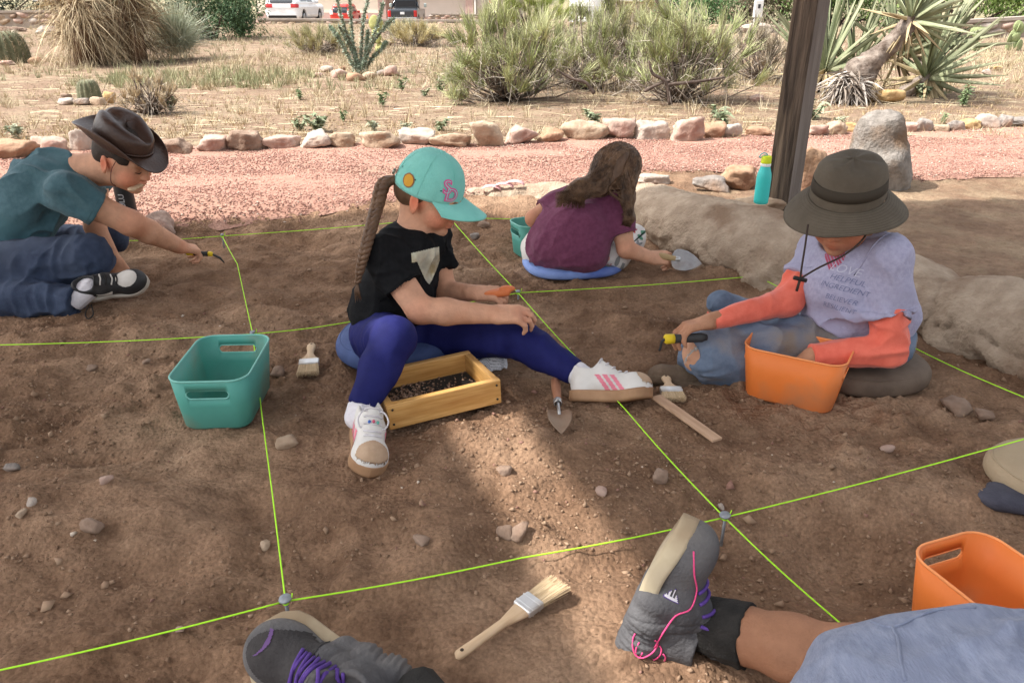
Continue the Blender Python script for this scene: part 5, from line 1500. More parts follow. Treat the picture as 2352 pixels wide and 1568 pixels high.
    for rr, zz in rings:
        for i in range(nu):
            a = 2*math.pi*i/nu; ca, sa = math.cos(a), math.sin(a)
            x, y = .108*ca*rr, .088*sa*rr
            z = zz
            if zz > .055:
                w_ = min(1, (zz-.055)/.03)
                z = zz-.020*math.exp(-(y/.020)**2)*min(1, w_)*(rr > .1)-.022*w_*(ca > 0)*ca+.006*w_*(1-ca)
                pin = .016*max(0, ca)**2*w_*abs(sa); y *= 1-.22*max(0, ca)*w_
            vs.append(C3(x, y, z))
    nr = len(rings)
    for j in range(nr-1):
        for i in range(nu): fs.append((j*nu+i, j*nu+(i+1) % nu, (j+1)*nu+(i+1) % nu, (j+1)*nu+i))
    hat = obj('hat', mesh(vs, fs, LEA), root, True); md = hat.modifiers.new('hide', 'SOLIDIFY'); md.thickness = .0025; md.offset = -1
    vs, fs = [], []; nj = 14
    for j in range(nj+1):
        t = j/nj
        for i in range(nu):
            a = 2*math.pi*i/nu; ca, sa = math.cos(a), math.sin(a)
            rx = .107+(.078-.014*max(0, ca))*t; ry = .087+.046*t
            x, y = rx*ca, ry*sa
            z = -.004+.050*(abs(sa)**2.0)*t**1.6-.030*(max(0, ca)**2.5)*t**1.4-.004*(max(0, -ca)**2.5)*t+.005*math.sin(a*3+1)*t
            y *= 1-.16*abs(sa)*t*t
            vs.append(C3(x, y, z))
    for j in range(nj):
        for i in range(nu): fs.append((j*nu+i, (j+1)*nu+i, (j+1)*nu+(i+1) % nu, j*nu+(i+1) % nu))
    bm_ = obj('brim', mesh(vs, fs, LEA), hat, True); md = bm_.modifiers.new('hide', 'SOLIDIFY'); md.thickness = .003; md.offset = 0
    lp = [C3(.1085*math.cos(a), .0885*math.sin(a), .006) for a in np.linspace(0, 2*math.pi, 60)]
    v_, f_ = tube(lp, .003, 6, False); obj('hat_band', mesh(v_, f_, LEA), hat, True)
    v_, f_ = tube(spline([L(.03, -.080, .03), L(.022, -.082, -.01), L(.020, -.070, -.06), L(.018, -.04, -.088)], 6), .0014, 5); obj('chin_cord', mesh(v_, f_, mat('cord_red', (.12, .04, .03), rough=.8)), hat, True)
    # brush held between the lips
    mo = L(.092, -.004, -.049); bt_ = P(308, 432, 2.70)
    tb_ = thing('paint_brush', 'pale wooden brush held in the mouth under the leather hat', 'brush', mo); ax_ = (bt_-mo).normalized()
    Fb = Field(.002); Fb.box(mo+ax_*.040, (.030, .0095, .005), np.array(frame(ax_, (0, -.6, .8))), .004, .004); Fb.cone(mo-ax_*.015, mo+ax_*.014, .005, .007, .006); Fb.ell(mo+ax_*.066, (.014, .012, .0055), np.array(frame(ax_, (0, -.6, .8))), .006)
    field_obj('handle', Fb, BHAND, tb_)
    # yellow handled digger in the fist
    hp = wrR+Vector((.062, .05, -.045)); tt = thing('hand_pick', 'small yellow handled digging tool in the reaching fist', 'tool', hp)
    YEL = mat('tool_yellow', (.72, .52, .02), rough=.5); GRB = mat('tool_black', (.025, .025, .026), (.045, .045, .045), scale=30, rough=.6)
    ax_ = Vector((.98, .05, -.06))
    v_, f_ = tube([hp-ax_*.062, hp-ax_*.058, hp-ax_*.030], [.006, .010, .009], 12); obj('handle_end', mesh(v_, f_, YEL), tt, True)
    v_, f_ = tube([hp-ax_*.032, hp+ax_*.030], .0095, 12); obj('grip', mesh(v_, f_, GRB), tt, True)
    v_, f_ = tube([hp+ax_*.026, hp+ax_*.040, hp+ax_*.044], [.010, .010, .006], 12); obj('handle_collar', mesh(v_, f_, YEL), tt, True)
    v_, f_ = tube([hp+ax_*.04, hp+ax_*.07+Vector((0, 0, -.015)), hp+ax_*.085+Vector((0, 0, -.035))], [.004, .005, .002], 8); obj('pick', mesh(v_, f_, GRB), tt, True)
    return root
child_leather_hat()

# ------------------------------------------------------------------ child in the maroon shirt, seen from behind
def child_maroon():
    f = Vector((.45, .89, 0)); l = Vector((-.89, .45, 0))
    pel = P(1308, 575, 2.93); sc = P(1350, 452, 3.00); mid = P(1322, 515, 2.93)
    shR, shL = P(1414, 470, 2.93), P(1274, 468, 3.02)
    elR, wrR = P(1438, 572, 2.86), P(1496, 592, 2.88)
    elL, wrL = P(1226, 502, 2.98), P(1262, 545, 3.12)
    root = thing('person', 'child with long brown hair and maroon t-shirt seen from behind, digging', 'person', (pel.x, pel.y, 0))
    s = .95; M = hframe((.72, .66, 0), 34, 6); hc = P(1417, 402, 2.99)
    B = Field(.004); L = add_head(B, hc, M, s)
    B.cone(L(-.03, 0, -.045), sc, .045, .05, .025); B.cone(shR, shL, .028, .028, .02); B.cone(sc, mid, .04, .06, .03); B.cone(mid, pel, .06, .06, .03)
    B.cone(shR, shR+(elR-shR)*.6, .030, .037, .02); B.cone(shR+(elR-shR)*.6, elR, .038, .035, .02); B.cone(elR, wrR, .035, .0235, .012); B.cone(shL, elL, .040, .033, .02); B.cone(elL, wrL, .033, .023, .012)
    kR, kL = P(1446, 548, 3.15), P(1228, 555, 3.18)
    B.cone(pel, kR, .04, .03, .02); B.cone(pel, kL, .04, .03, .02)
    add_hand(B, wrR, (.85, .25, -.10), (.10, -.62, .75), -1, .92, curl=(48, 58, 40), tcurl=24, tdir=(.85, .30, .05))
    add_hand(B, wrL, (.3, .6, -.5), (-.5, -.3, .7), 1, .9, curl=(35, 45, 30))
    field_obj('body', B, SKIN1, root, tint=head_tints(L, s)+[(elR, .05, (1.10, .88, .82)), (elL, .05, (1.1, .88, .82))])
    face_bits(root, L, M, s, HAIRB)
    T = Field(.0048); tm = np.array(Matrix((f, l, Vector((0, 0, 1)))).transposed())
    T.ell(pel+Vector((-.01, -.015, .012)), (.125, .172, .125), tm, .05); T.ell(mid+Vector((-.005, 0, .0)), (.105, .150, .115), tm, .06); T.ell(sc+Vector((-.01, .0, -.03)), (.075, .125, .065), tm, .05)
    T.cone(shR, shL, .052, .050, .04); T.cone(shR, shR+(elR-shR)*.70, .055, .060, .03, 2); T.cone(shL, shL+(elL-shL)*.55, .052, .056, .025, 2)
    T.plane(pel+Vector((0, 0, -.085)), (.25, .1, -1))
    T.ell(L(-.01, 0, -.10), (.05, .055, .05), np.array(M), .01, 'c')
    shirt = field_obj('shirt', T, mat('tee_maroon', (.135, .034, .075), (.175, .048, .100), scale=60, rough=.9, sheen=.1, bump=.25, bscale=300), root,
              fold=[dict(amp=.009, freq=11, along=(.5, .2, -.8), squash=.25, seed=41), dict(amp=.0055, freq=20, along=(.8, .3, .4), squash=.25, seed=45)])
    hem(shirt, shR+(elR-shR)*.62, elR-shR, .059); hem(shirt, shL+(elL-shL)*.48, elL-shL, .055)
    # printed leggings
    W_ = mat('legging_white', (.66, .63, .60), (.72, .69, .66), scale=30, rough=.85, bump=.15, bscale=260)
    J = Field(.0045); J.ell(pel+Vector((0, .0, -.012)), (.12, .155, .075), tm, .03); J.cone(pel+Vector((.10, .02, -.005)), kR, .075, .066, .03); J.cone(kR, P(1415, 590, 2.92), .060, .055, .03)
    J.cone(pel+Vector((-.10, .04, -.005)), kL, .072, .064, .03); J.cone(kL, P(1225, 590, 3.0), .058, .045, .03)
    lg = field_obj('leggings', J, W_, root, fold=[dict(amp=.004, freq=20, along=(.6, .5, .2), squash=.4, seed=51)])
    tr = bvh(lg); rs = random.Random(4)
    cols = [mat('motif_red', (.42, .045, .055), rough=.85), mat('motif_green', (.10, .26, .17), rough=.85), mat('motif_pink', (.60, .30, .26), rough=.85), mat('motif_grey', (.25, .26, .26), rough=.85)]
    for i, (u, v) in enumerate([(1455, 528), (1470, 545), (1442, 522), (1465, 562), (1438, 548), (1480, 532), (1400, 612), (1418, 600), (1384, 622), (1410, 628), (1395, 588), (1428, 615), (1372, 630), (1215, 520), (1220, 548), (1214, 572)]):
        Y = 2.9 if v > 580 else 3.05
        a0 = rs.uniform(0, 6); r0 = rs.uniform(.014, .021)
        def leaf(x, y, a0=a0, r0=r0, i=i):
            c_, s_ = math.cos(a0), math.sin(a0); X, Y_ = (x*c_+y*s_), (-x*s_+y*c_)
            if i % 3 == 0: return math.hypot(X, Y_) < r0*(.72+.28*math.cos(5*math.atan2(Y_, X)))
            if i % 3 == 1: return (X/r0)**2+(Y_/(r0*.42))**2 < 1
            return abs(Y_) < r0*.28 and abs(X) < r0 or math.hypot(X-r0*.5, Y_-r0*.4) < r0*.4
        o_ = P(u, v, Y-.3); dview = (o_-CAM).normalized()
        ex = dview.cross(Vector((0, 0, 1))).normalized(); ey = ex.cross(dview)
        decal('motif', grid_poly(leaf, -.023, .023, -.023, .023, .0018), o_, ex, ey, tr, cols[i % 4], lg, .0015)
    # long hair: a mass over the skull falling down the back, with strands over it
    H = Field(.0045); A = np.array(M)
    H.ell(L(-.014, 0, .036), (.101*s, .082*s, .087*s), A, .02); H.ell(L(-.042, 0, -.015), (.068*s, .074*s, .070*s), A, .03)
    b1, b2, b3 = P(1375, 420, 2.90), P(1330, 436, 2.845), P(1292, 450, 2.835)
    H.chain([L(-.06, .01, -.01), b1, b2, b3], [.058, .042, .032, .012], .04)
    H.chain([L(-.01, -.072, -.01), P(1440, 452, 2.89), P(1446, 500, 2.87), P(1436, 532, 2.86)], [.034, .026, .017, .005], .03)
    H.ell(L(.075, 0, -.02), (.035, .045, .060), A, .004, 'c')
    hr = field_obj('hair', H, HAIRB, root, fold=[dict(amp=.002, freq=38, along=(-.75, 0, -.45), squash=.08, seed=61)])
    tr = bvh(hr); mb = MB(); rs = random.Random(6)
    for k in range(1000):
        side = rs.random()
        a = rs.uniform(-1.1, 1.1); st = L(.02-rs.random()*.05, rs.uniform(-.04, .05), .12)
        if side < .68:
            q = rs.gauss(0, .5); tip = P(1290+rs.uniform(-26, 60), 458+rs.uniform(-22, 38), 2.80)
            c_ = [st, L(-.10+.0*q, rs.uniform(-.05, .07), .04), P(1372+rs.uniform(-18, 25), 425+rs.gauss(0, 14), 2.84), P(1330+rs.uniform(-15, 15), 438+rs.gauss(0, 16), 2.80), tip]
        else:
            tip = P(1440+rs.uniform(-22, 14), 525+rs.uniform(-45, 15), 2.83)
            c_ = [st, L(-.02+rs.uniform(-.06, .05), -.10, .03), P(1440+rs.uniform(-30, 20), 452, 2.83), P(1444+rs.uniform(-20, 14), 492, 2.82), tip]
        pts = spline(c_, 5); n_ = len(pts); o2 = []
        for i, p in enumerate(pts):
            near = tr.find_nearest(p)
            if near[0] is not None and i < n_-1: q_ = near[0]+near[1]*(.001+rs.random()*.004); kk = .35*i/n_; o2.append(q_*(1-kk)+p*kk+Vector((rs.gauss(0, .0012), rs.gauss(0, .0012), rs.gauss(0, .0012))))
            else: o2.append(near[0]*.45+p*.55 if near[0] is not None else p)
        mb.tube(o2, [.0013*(1-.6*i/n_) for i in range(n_)], 3)
    obj('hair_strands', mb.mesh(mat('hair_strand', (.070, .036, .019), (.230, .135, .075), scale=30, rough=.42, spec=.45, stretch=(1, 1, 1))), hr, True)
    # mason's trowel in the right hand
    hp = wrR+Vector((.07, .02, -.005))
    trowel('trowel', 'steel bladed trowel in the hand of the child in maroon', P(1612, 606, 2.86), hp+Vector((-.045, -.01, .012)), (.10, -.62, .75), mat('trowel_handle_pale', (.42, .30, .15), rough=.6),
           mat('blade_steel', (.34, .34, .35), (.46, .46, .47), scale=18, rough=.5, metal=.55, c3=(.30, .26, .23), scale3=8), .118, .100, .075, 0.0)
child_maroon()
# ------------------------------------------------------------------ child in the wide brimmed hat
def child_brim_hat():
    f = Vector((-.80, -.60, 0)); l = Vector((.60, -.80, 0))
    pel = P(1972, 755, 2.03); sc = P(1965, 550, 2.02); mid = P(1958, 660, 2.00)
    shL, shR = P(2042, 590, 1.885), P(1885, 572, 2.10)
    elL, wrL = P(2044, 800, 1.86), P(1862, 818, 1.86)
    elR, wrR = P(1808, 690, 2.02), P(1632, 738, 1.93)
    root = thing('person', 'child in a wide brimmed olive hat, lavender t-shirt and coral sleeves', 'person', (pel.x, pel.y, 0))
    s = .99; M = hframe((-.62, -.78, 0), 24, -4); hc = P(1945, 482, 1.965); MH = hframe((-.62, -.78, 0), 14, -3); hcc = P(1945, 474, 1.975)
    B = Field(.004); L = add_head(B, hc, M, s, 1.15)
    B.ell(L(.045, 0, -.045), (.04*s, .052*s, .04*s), np.array(M), .02)
    B.cone(L(-.03, 0, -.045), sc, .05, .055, .025); B.cone(shR, shL, .045, .045, .02); B.cone(sc, mid, .06, .085, .03); B.cone(mid, pel, .085, .09, .03)
    B.cone(shR, elR, .038, .032, .02); B.cone(elR, wrR, .032, .022, .012); B.cone(shL, elL, .038, .032, .02); B.cone(elL, wrL, .032, .022, .012)
    kL, aL = P(1628, 815, 1.965), P(1800, 870, 2.0); kR, aR = P(1690, 735, 2.20), P(1640, 880, 2.02)
    hL, hR = P(1905, 790, 2.0), P(1905, 770, 2.13)
    B.cone(hL, kL, .05, .045, .02); B.cone(hR, kR, .05, .04, .02); B.cone(kL, aL, .04, .03, .02)
    add_hand(B, wrR, (-.93, -.18, -.16), (-.10, .15, .95), 1, .95, curl=(30, 42, 30), tcurl=12, tdir=(-.75, -.55, -.20))
    add_hand(B, wrL, (-.80, -.10, -.55), (-.3, .2, .9), -1, .92, curl=(20, 25, 20))
    field_obj('body', B, SKIN3, root, tint=head_tints(L, s, (1.25, .85, .80)))
    face_bits(root, L, M, s, HAIRD)
    T = Field(.005); tm = np.array(Matrix((f, l, Vector((0, 0, 1)))).transposed())
    T.ell(pel+Vector((0, 0, .055)), (.135, .146, .115), tm, .05); T.ell(mid+f*.012+Vector((0, 0, .0)), (.126, .130, .13), tm, .05); T.ell(sc+Vector((0, 0, -.055)), (.095, .124, .085), tm, .05)
    T.cone(shR, shL, .055, .057, .04); T.ell(sc+Vector((.0, .0, -.005)), (.066, .085, .04), tm, .03)
    T.cone(shL, shL+(elL-shL)*.60, .054, .064, .014, 2); T.cone(shR, shR+(elR-shR)*.60, .051, .058, .014, 2)
    T.plane(pel+Vector((0, 0, -.045)), (-.15, -.1, -1))
    T.ell(L(-.005, 0, -.098), (.062, .062, .045), np.array(M), .01, 'c')
    LAV = mat('tee_lavender', (.320, .315, .445), (.395, .390, .525), scale=90, rough=.92, sheen=.1, bump=.25, bscale=300, c3=(.35, .345, .485), scale3=5)
    shirt = field_obj('shirt', T, LAV, root, fold=[dict(amp=.010, freq=10, along=(.75, -.4, .2), squash=.2, seed=71), dict(amp=.006, freq=18, along=(.5, -.5, -.6), squash=.25, seed=75)])
    hem(shirt, shL+(elL-shL)*.53, elL-shL, .068); hem(shirt, shL-l*.035, l+Vector((0, 0, -.35)), .075, 'armhole_seam', .0022); hem(shirt, shR+(elR-shR)*.53, elR-shR, .060)
    tr = bvh(shirt)
    # writing across the chest
    INK = mat('ink_navy', (.15, .165, .29), rough=.9); PAL = mat('ink_white', (.52, .52, .62), rough=.9); RED = mat('ink_red', (.42, .09, .15), rough=.9)
    ex = l; ey = Vector((0, 0, 1))+f*-.25
    def line(txt, u, v, size, m, sh=.25, dx=0.0): decal('lettering', text_mesh(txt, size, -.0003, shear=sh), P(u, v, 1.83)+ex*dx, ex, ey, tr, m, shirt, .0014)
    line('LOVE', 1876, 614, .032, PAL, .35); line('HELPFUL', 1892, 640, .021, INK); line('INGREDIENT', 1886, 660, .020, INK); line('BELIEVER', 1882, 686, .019, INK); line('RESILIENT', 1876, 706, .019, INK)
    def heart(x, y): x, y = x/.026, (y/.026)+.1; return (x*x+y*y-1)**3-x*x*y**3 < 0
    decal('heart_print', grid_poly(lambda x, y: heart(x, y) and (int((x+y+1)*260) % 3) != 0, -.03, .03, -.03, .035, .0025), P(1846, 590, 1.86), ex, ey, tr, RED, shirt, .0013)
    # coral sleeves under the t-shirt
    COR = mat('sleeve_coral', (.72, .135, .085), (.80, .175, .115), scale=30, rough=.75, sheen=.2, bump=.15, bscale=300)
    for a_, e_, w_, rr in ((shL, elL, wrL, (.050, .046, .032)), (shR, elR, wrR, (.047, .042, .029))):
        S = Field(.0042); S.cone(a_+(e_-a_)*.30, a_+(e_-a_)*.62, rr[0]-.012, rr[0]-.005, .02, 1); S.cone(a_+(e_-a_)*.60, e_, rr[0]-.004, rr[1], .02); S.cone(e_, w_, rr[1], rr[2], .02, 2)
        field_obj('arm_sleeve', S, COR, root, fold=[dict(amp=.005, freq=20, along=(0, .6, .8), squash=.35, seed=81), dict(amp=.003, freq=30, along=(w_-e_), squash=.2, seed=85)])
    # torn jeans
    DL = mat('denim_light', (.105, .145, .215), (.195, .245, .330), scale=10, rough=.92, bump=.3, bscale=260, c3=(.23, .185, .150), scale3=5)
    J = Field(.0048); J.ell(pel+Vector((0, 0, -.012)), (.14, .155, .095), tm, .04)
    J.cone(hL, kL, .092, .078, .04); J.cone(kL, aL, .070, .052, .03); J.cone(hR, kR, .082, .068, .04); J.cone(kR, aR, .062, .05, .03)
    J.cone(kR+Vector((-.01, .02, .02)), P(1655, 695, 2.2), .05, .04, .02)
    J.ell(kL+Vector((-.070, -.030, .022)), (.038, .046, .030), None, .006, 'c')
    jn = field_obj('jeans', J, DL, root, fold=[dict(amp=.009, freq=13, along=(.2, .5, .8), squash=.4, seed=91), dict(amp=.004, freq=30, along=(.8, .2, .3), squash=.3, seed=95)])
    K = Field(.004); K.ell(kL+Vector((-.010, -.006, .002)), (.066, .066, .062), None, .01); K.cone(kL, kL+(hL-kL)*.3, .05, .05, .02); field_obj('bare_knee', K, SKIN2, root, tint=[])
    # ragged threads round the tear
    mb = MB(); rs = random.Random(5); c0 = kL+Vector((-.058, -.040, .020))
    for k in range(60):
        a = rs.uniform(0, 6.28); p = c0+Vector((.016*math.cos(a), .030*math.cos(a+1), .029*math.sin(a)))
        mb.tube([p, p+Vector((rs.uniform(-.006, .003), rs.uniform(-.007, .003), rs.uniform(-.007, .004))), p+Vector((rs.uniform(-.009, .003), rs.uniform(-.010, .003), rs.uniform(-.012, .004)))], [.0014, .001, .0005], 4)
    obj('frayed_edge', mb.mesh(mat('fray', (.50, .48, .46), rough=.95)), jn, True)
    # dusty shoe showing its sole
    DS = mat('shoe_dusty', (.115, .082, .056), (.165, .118, .082), scale=14, rough=.95, bump=.5, bscale=80)
    shoe(root, P(1650, 905, 1.955), (-.95, .12, .02), (.10, .62, .75), .205, .088, DS, DS, .024, collar=.05, label='dust covered shoe tucked under the torn jeans')
    # hat
    OL = mat('hat_olive', (.085, .069, .050), (.118, .098, .072), scale=10, rough=.85, bump=.2, bscale=320); BD = mat('hat_mesh_band', (.048, .039, .028), rough=.9)
    def C3(x, y, z): return hcc + MH @ Vector((x*.92+.010, y*.93, z*.95+.036))
    nu = 80; rings = [(1.06, -.004), (1.04, .028), (1.0, .056), (.94, .078), (.83, .093), (.6, .101), (.3, .104), (.01, .105)]
    vs, fs = [], []
    for rr, zz in rings:
        for i in range(nu):
            a = 2*math.pi*i/nu; q = 1+.016*float(vn(math.cos(a)*3, math.sin(a)*3, zz*18, 55))
            vs.append(C3(.108*math.cos(a)*rr*q, .092*math.sin(a)*rr*q, zz+.006*float(vn(math.cos(a)*2, math.sin(a)*2, rr*3, 57))))
    for j in range(len(rings)-1):
        for i in range(nu): fs.append((j*nu+i, j*nu+(i+1) % nu, (j+1)*nu+(i+1) % nu, (j+1)*nu+i))
    hat = obj('hat', mesh(vs, fs, OL), root, True)
    vs, fs = [], []; nj = 14
    for j in range(nj+1):
        t = j/nj
        for i in range(nu):
            a = 2*math.pi*i/nu; ca, sa = math.cos(a), math.sin(a)
            r1 = .062*t
            z = .002-.052*t**1.25+.012*math.sin(2*a+.6)*t*t+.016*max(0, sa)*t*t
            vs.append(C3((.113+r1)*ca, (.097+r1)*sa, z))
    for j in range(nj):
        for i in range(nu): fs.append((j*nu+i, (j+1)*nu+i, (j+1)*nu+(i+1) % nu, j*nu+(i+1) % nu))
    bm_ = obj('brim', mesh(vs, fs, OL), hat, True); md = bm_.modifiers.new('cloth', 'SOLIDIFY'); md.thickness = .004; md.offset = 0
    for t in np.linspace(.12, .97, 9):     # stitched rings
        lp = []
        for i in range(81):
            a = 2*math.pi*i/80; ca, sa = math.cos(a), math.sin(a); z = .002-.052*t**1.25+.012*math.sin(2*a+.6)*t*t+.016*max(0, sa)*t*t
            lp.append(C3((.113+.062*t)*ca, (.097+.062*t)*sa, z+.0022))
        v_, f_ = tube(lp, .0006, 4, False); obj('stitching', mesh(v_, f_, BD), bm_, True)
    vs, fs = [], []
    for zz in (.028, .058):
        for i in range(nu):
            a = 2*math.pi*i/nu; rr = 1.058-.036*(zz > .03); vs.append(C3(.108*math.cos(a)*rr, .092*math.sin(a)*rr, zz))
    for i in range(nu): fs.append((i, (i+1) % nu, nu+(i+1) % nu, nu+i))
    b_ = obj('mesh_band', mesh(vs, fs, BD), hat, True); md = b_.modifiers.new('net', 'SOLIDIFY'); md.thickness = .002
    # chin cord with toggle
    CRD = mat('cord_brown', (.045, .030, .024), rough=.8); tg = P(1838, 640, 1.79)
    v_, f_ = tube(spline([P(1856, 515, 1.81), P(1850, 560, 1.80), P(1842, 610, 1.79), tg], 8), .0024, 6); obj('chin_cord', mesh(v_, f_, CRD), hat, True)
    v_, f_ = tube(spline([P(2003, 498, 1.86), P(1985, 545, 1.845), P(1940, 585, 1.82), P(1880, 615, 1.80), tg], 8), .0024, 6); obj('chin_cord', mesh(v_, f_, CRD), hat, True)
    v_, f_ = tube([tg+Vector((-.016, 0, .003)), tg+Vector((.016, 0, -.005))], .0052, 10); obj('toggle', mesh(v_, f_, mat('toggle_black', (.015, .013, .012), rough=.5)), hat, True)
    v_, f_ = tube([tg, tg+Vector((-.004, 0, -.032))], .0036, 8); obj('cord_end', mesh(v_, f_, CRD), hat, True)
    # hair at the temples
    H = Field(.004); A = np.array(M); H.ell(L(-.016, 0, .036), (.098*s, .078*s, .083*s), A, .01); H.ell(L(-.05, 0, -.01), (.055*s, .062*s, .05*s), A, .02)
    H.plane(L(.035, 0, 0), M@Vector((1, 0, 0))); H.plane(L(-.02, 0, -.012), M@Vector((.3, 0, -1))); field_obj('hair', H, HAIRD, root)
    # tool under the right hand
    hp = wrR+Vector((-.085, -.035, -.035)); tt = thing('hand_pick', 'black digging tool with yellow collar under the hand by the torn knee', 'tool', hp); ax_ = Vector((-.97, -.15, .02))
    YEL = MATS['tool_yellow']; GRB = MATS['tool_black']
    v_, f_ = tube([hp-ax_*.075, hp-ax_*.06, hp-ax_*.01, hp+ax_*.022], [.008, .013, .012, .0125], 14); obj('grip', mesh(v_, f_, GRB), tt, True)
    v_, f_ = tube([hp+ax_*.020, hp+ax_*.042, hp+ax_*.046], [.0135, .0135, .011], 14); obj('collar', mesh(v_, f_, YEL), tt, True)
    e = hp+ax_*.045; v_, f_ = tube(spline([e, e+Vector((-.008, 0, -.008)), e+Vector((-.010, 0, -.024)), e+Vector((-.013, 0, -.034))], 5), .0036, 8); obj('wrist_loop', mesh(v_, f_, GRB), tt, True)
child_brim_hat()

# ------------------------------------------------------------------ person in the foreground: two shoes, a bare shin and a blue grey shirt
def foreground_person():
    root = thing('person', 'person cut by the lower right corner in blue grey shirt, bare shin and dusty sneakers', 'person', (.62, .70, 0))
    ank, knee = P(1578, 1420, .985), P(1985, 1535, .83)
    B = Field(.0045)
    d = knee-ank
    B.cone(ank, ank+d*.22, .024, .034, .02); B.cone(ank+d*.22, ank+d*.34, .034, .042, .02); B.cone(ank+d*.34, ank+d*.62, .042, .049, .02); B.cone(ank+d*.62, knee, .049, .052, .02)
    B.cone(knee, (.80, .62, .14), .058, .08, .03); B.cone((.80, .62, .14), (.95, .45, .20), .08, .12, .03)
    field_obj('body', B, SKIN4, root, tint=[])
    SH = Field(.0065)
    SH.ell((.78, .60, .13), (.34, .24, .20), None, .06); SH.ell((.98, .66, .16), (.30, .22, .20), None, .06)
    SH.cone((.425, .700, .125), (.78, .66, .15), .112, .13, .06, 1); SH.cone((.36, .55, .12), (.62, .60, .13), .13, .14, .06); SH.ell((.46, .655, .13), (.13, .14, .135), None, .05); SH.ell((.50, .745, .185), (.08, .07, .07), None, .05)
    SH.ell((.62, .755, .225), (.09, .06, .055), None, .06); SH.ell((.86, .775, .255), (.14, .06, .06), None, .06)
    GB = mat('shirt_blue_grey', (.155, .180, .260), (.225, .255, .345), scale=70, rough=.95, sheen=.1, bump=.3, bscale=300, c3=(.19, .215, .30), scale3=12, stretch=(1, .35, 1))
    sh = field_obj('shirt', SH, GB, root, fold=[dict(amp=.010, freq=10, along=(.9, .2, .2), squash=.3, seed=101), dict(amp=.005, freq=22, along=(.2, .8, -.5), squash=.3, seed=105)])
    tr = bvh(sh)
    def seam(uv, r=.0022):
        pts = []
        for u, v in uv:
            p = P(u, v, .5); dr = (p-CAM).normalized(); h = tr.ray_cast(CAM, dr)
            if h[0] is not None: pts.append(h[0]+h[1]*.0008)
        if len(pts) > 2: v_, f_ = tube(spline(pts, 5), r, 6); obj('seam', mesh(v_, f_, GB), sh, True)
    seam([(1978, 1412), (2000, 1428), (2050, 1440), (2110, 1415), (2160, 1400), (2240, 1395), (2262, 1372)]); seam([(2050, 1440), (2062, 1470), (2068, 1510), (2078, 1562)]); seam([(1978, 1412), (1985, 1440), (1960, 1470)], .003)
    # socks and sneakers
    SK = mat('sock_black', (.014, .013, .012), (.026, .024, .022), scale=40, rough=.95, bump=.4, bscale=220)
    sock(root, ank-d.normalized()*.005, ank+d*.37, .041, .0525, SK)
    UP = mat('sneaker_grey', (.062, .060, .064), (.110, .108, .112), scale=12, rough=.8, bump=.3, bscale=160, c3=(.155, .145, .138), scale3=5); CR = mat('sneaker_cream', (.46, .385, .255), (.56, .48, .34), scale=9, rough=.8, c3=(.33, .25, .16), scale3=6)
    MAG = mat('cord_magenta', (.78, .08, .24), rough=.6); PUR = mat('lace_purple', (.075, .035, .20), (.11, .055, .28), scale=50, rough=.8); DK = mat('sneaker_dark', (.030, .027, .027), (.05, .046, .046), scale=20, rough=.85, bump=.3, bscale=200)
    pods = [(.12, 0, .020, .155, .58, .042), (.30, .17, .022, .14, .42, .040), (.30, -.17, .022, .14, .42, .040), (.44, .22, .024, .10, .34, .030), (.44, -.22, .024, .10, .34, .030)]
    def relief(V, N):
        # ribbed heel pods and panel lines
        x, z = V[:, 0]/.26, V[:, 2]
        g = .0022*np.sin(x*150+z*90)*sstep(.34, .24, x)*sstep(.055, .045, z)
        ln = -.0022*np.exp(-((x-.36-.9*(z-.05))/.008)**2)-.0022*np.exp(-((x-.27-1.3*(z-.05))/.008)**2)
        return (V+N*(g+ln)[:, None]).astype(np.float32)
    # upturned shoe
    heel = Vector((.190, .995, .006)); td = Vector((.24, .04, .97)); upv = Vector((.90, -.42, -.08))
    o, tr2, Ls, Ws, sh_ = shoe(root, heel, td, upv, .262, .105, UP, CR, .030, collar=.072, spring=.016, pods=pods, relief=relief, cut=-.006, label='dusty grey sneaker standing on its heel with cream sole and magenta cord')
    for sd in (-1, 1):
        p = project(tr2, [Vector((x, sd*.1, z)) for x, z in ((.235, .055), (.20, .068), (.165, .080), (.135, .082), (.118, .066), (.085, .058), (.045, .054))], (0, -sd, 0), .0018)
        v_, f_ = tube(spline(p, 5), .0014, 6); obj('cord', mesh(v_, f_, MAG), o)
        for q in range(3):
            p = project(tr2, [Vector((.045-.012*q+.018*math.cos(t), sd*.1, .050+.010*q-.004*t+.012*math.sin(t))) for t in np.linspace(0, 5.5, 9)], (0, -sd, 0), .0025)
            v_, f_ = tube(spline(p, 4), .0013, 6); obj('cord', mesh(v_, f_, MAG), o)
        def tri(x, y):
            x, y = x/.013, y/.013
            return abs(y) < .85 and abs(x) < .5*(1-y) and (int((x+2)*5) % 2 == 0 or y < -.4)
        vs, fs = grid_poly(tri, -.014, .014, -.014, .014, .0016)
        for mm, sc_, of in ((PUR, 1.15, .0014), (mat('emblem_white', (.62, .60, .64), rough=.7), 1.0, .0021)):
            obj('emblem', mesh(project(tr2, [Vector((.150+p.y*sc_, sd*.1, .050+p.x*sc_)) for p in vs], (0, -sd, 0), of), fs, mm), o)
    for q in range(4): lace(o, tr2, [(.105+q*.018, -.024, .13), (.11+q*.018, 0, .13), (.105+q*.018, .024, .13)], PUR, .003)
    v_, f_ = tube(spline([(.10, .0, .105), (.115, -.03, .13), (.135, -.035, .145), (.12, -.02, .15), (.105, 0, .11)], 5), .003, 6); obj('lace', mesh(v_, f_, PUR), o)
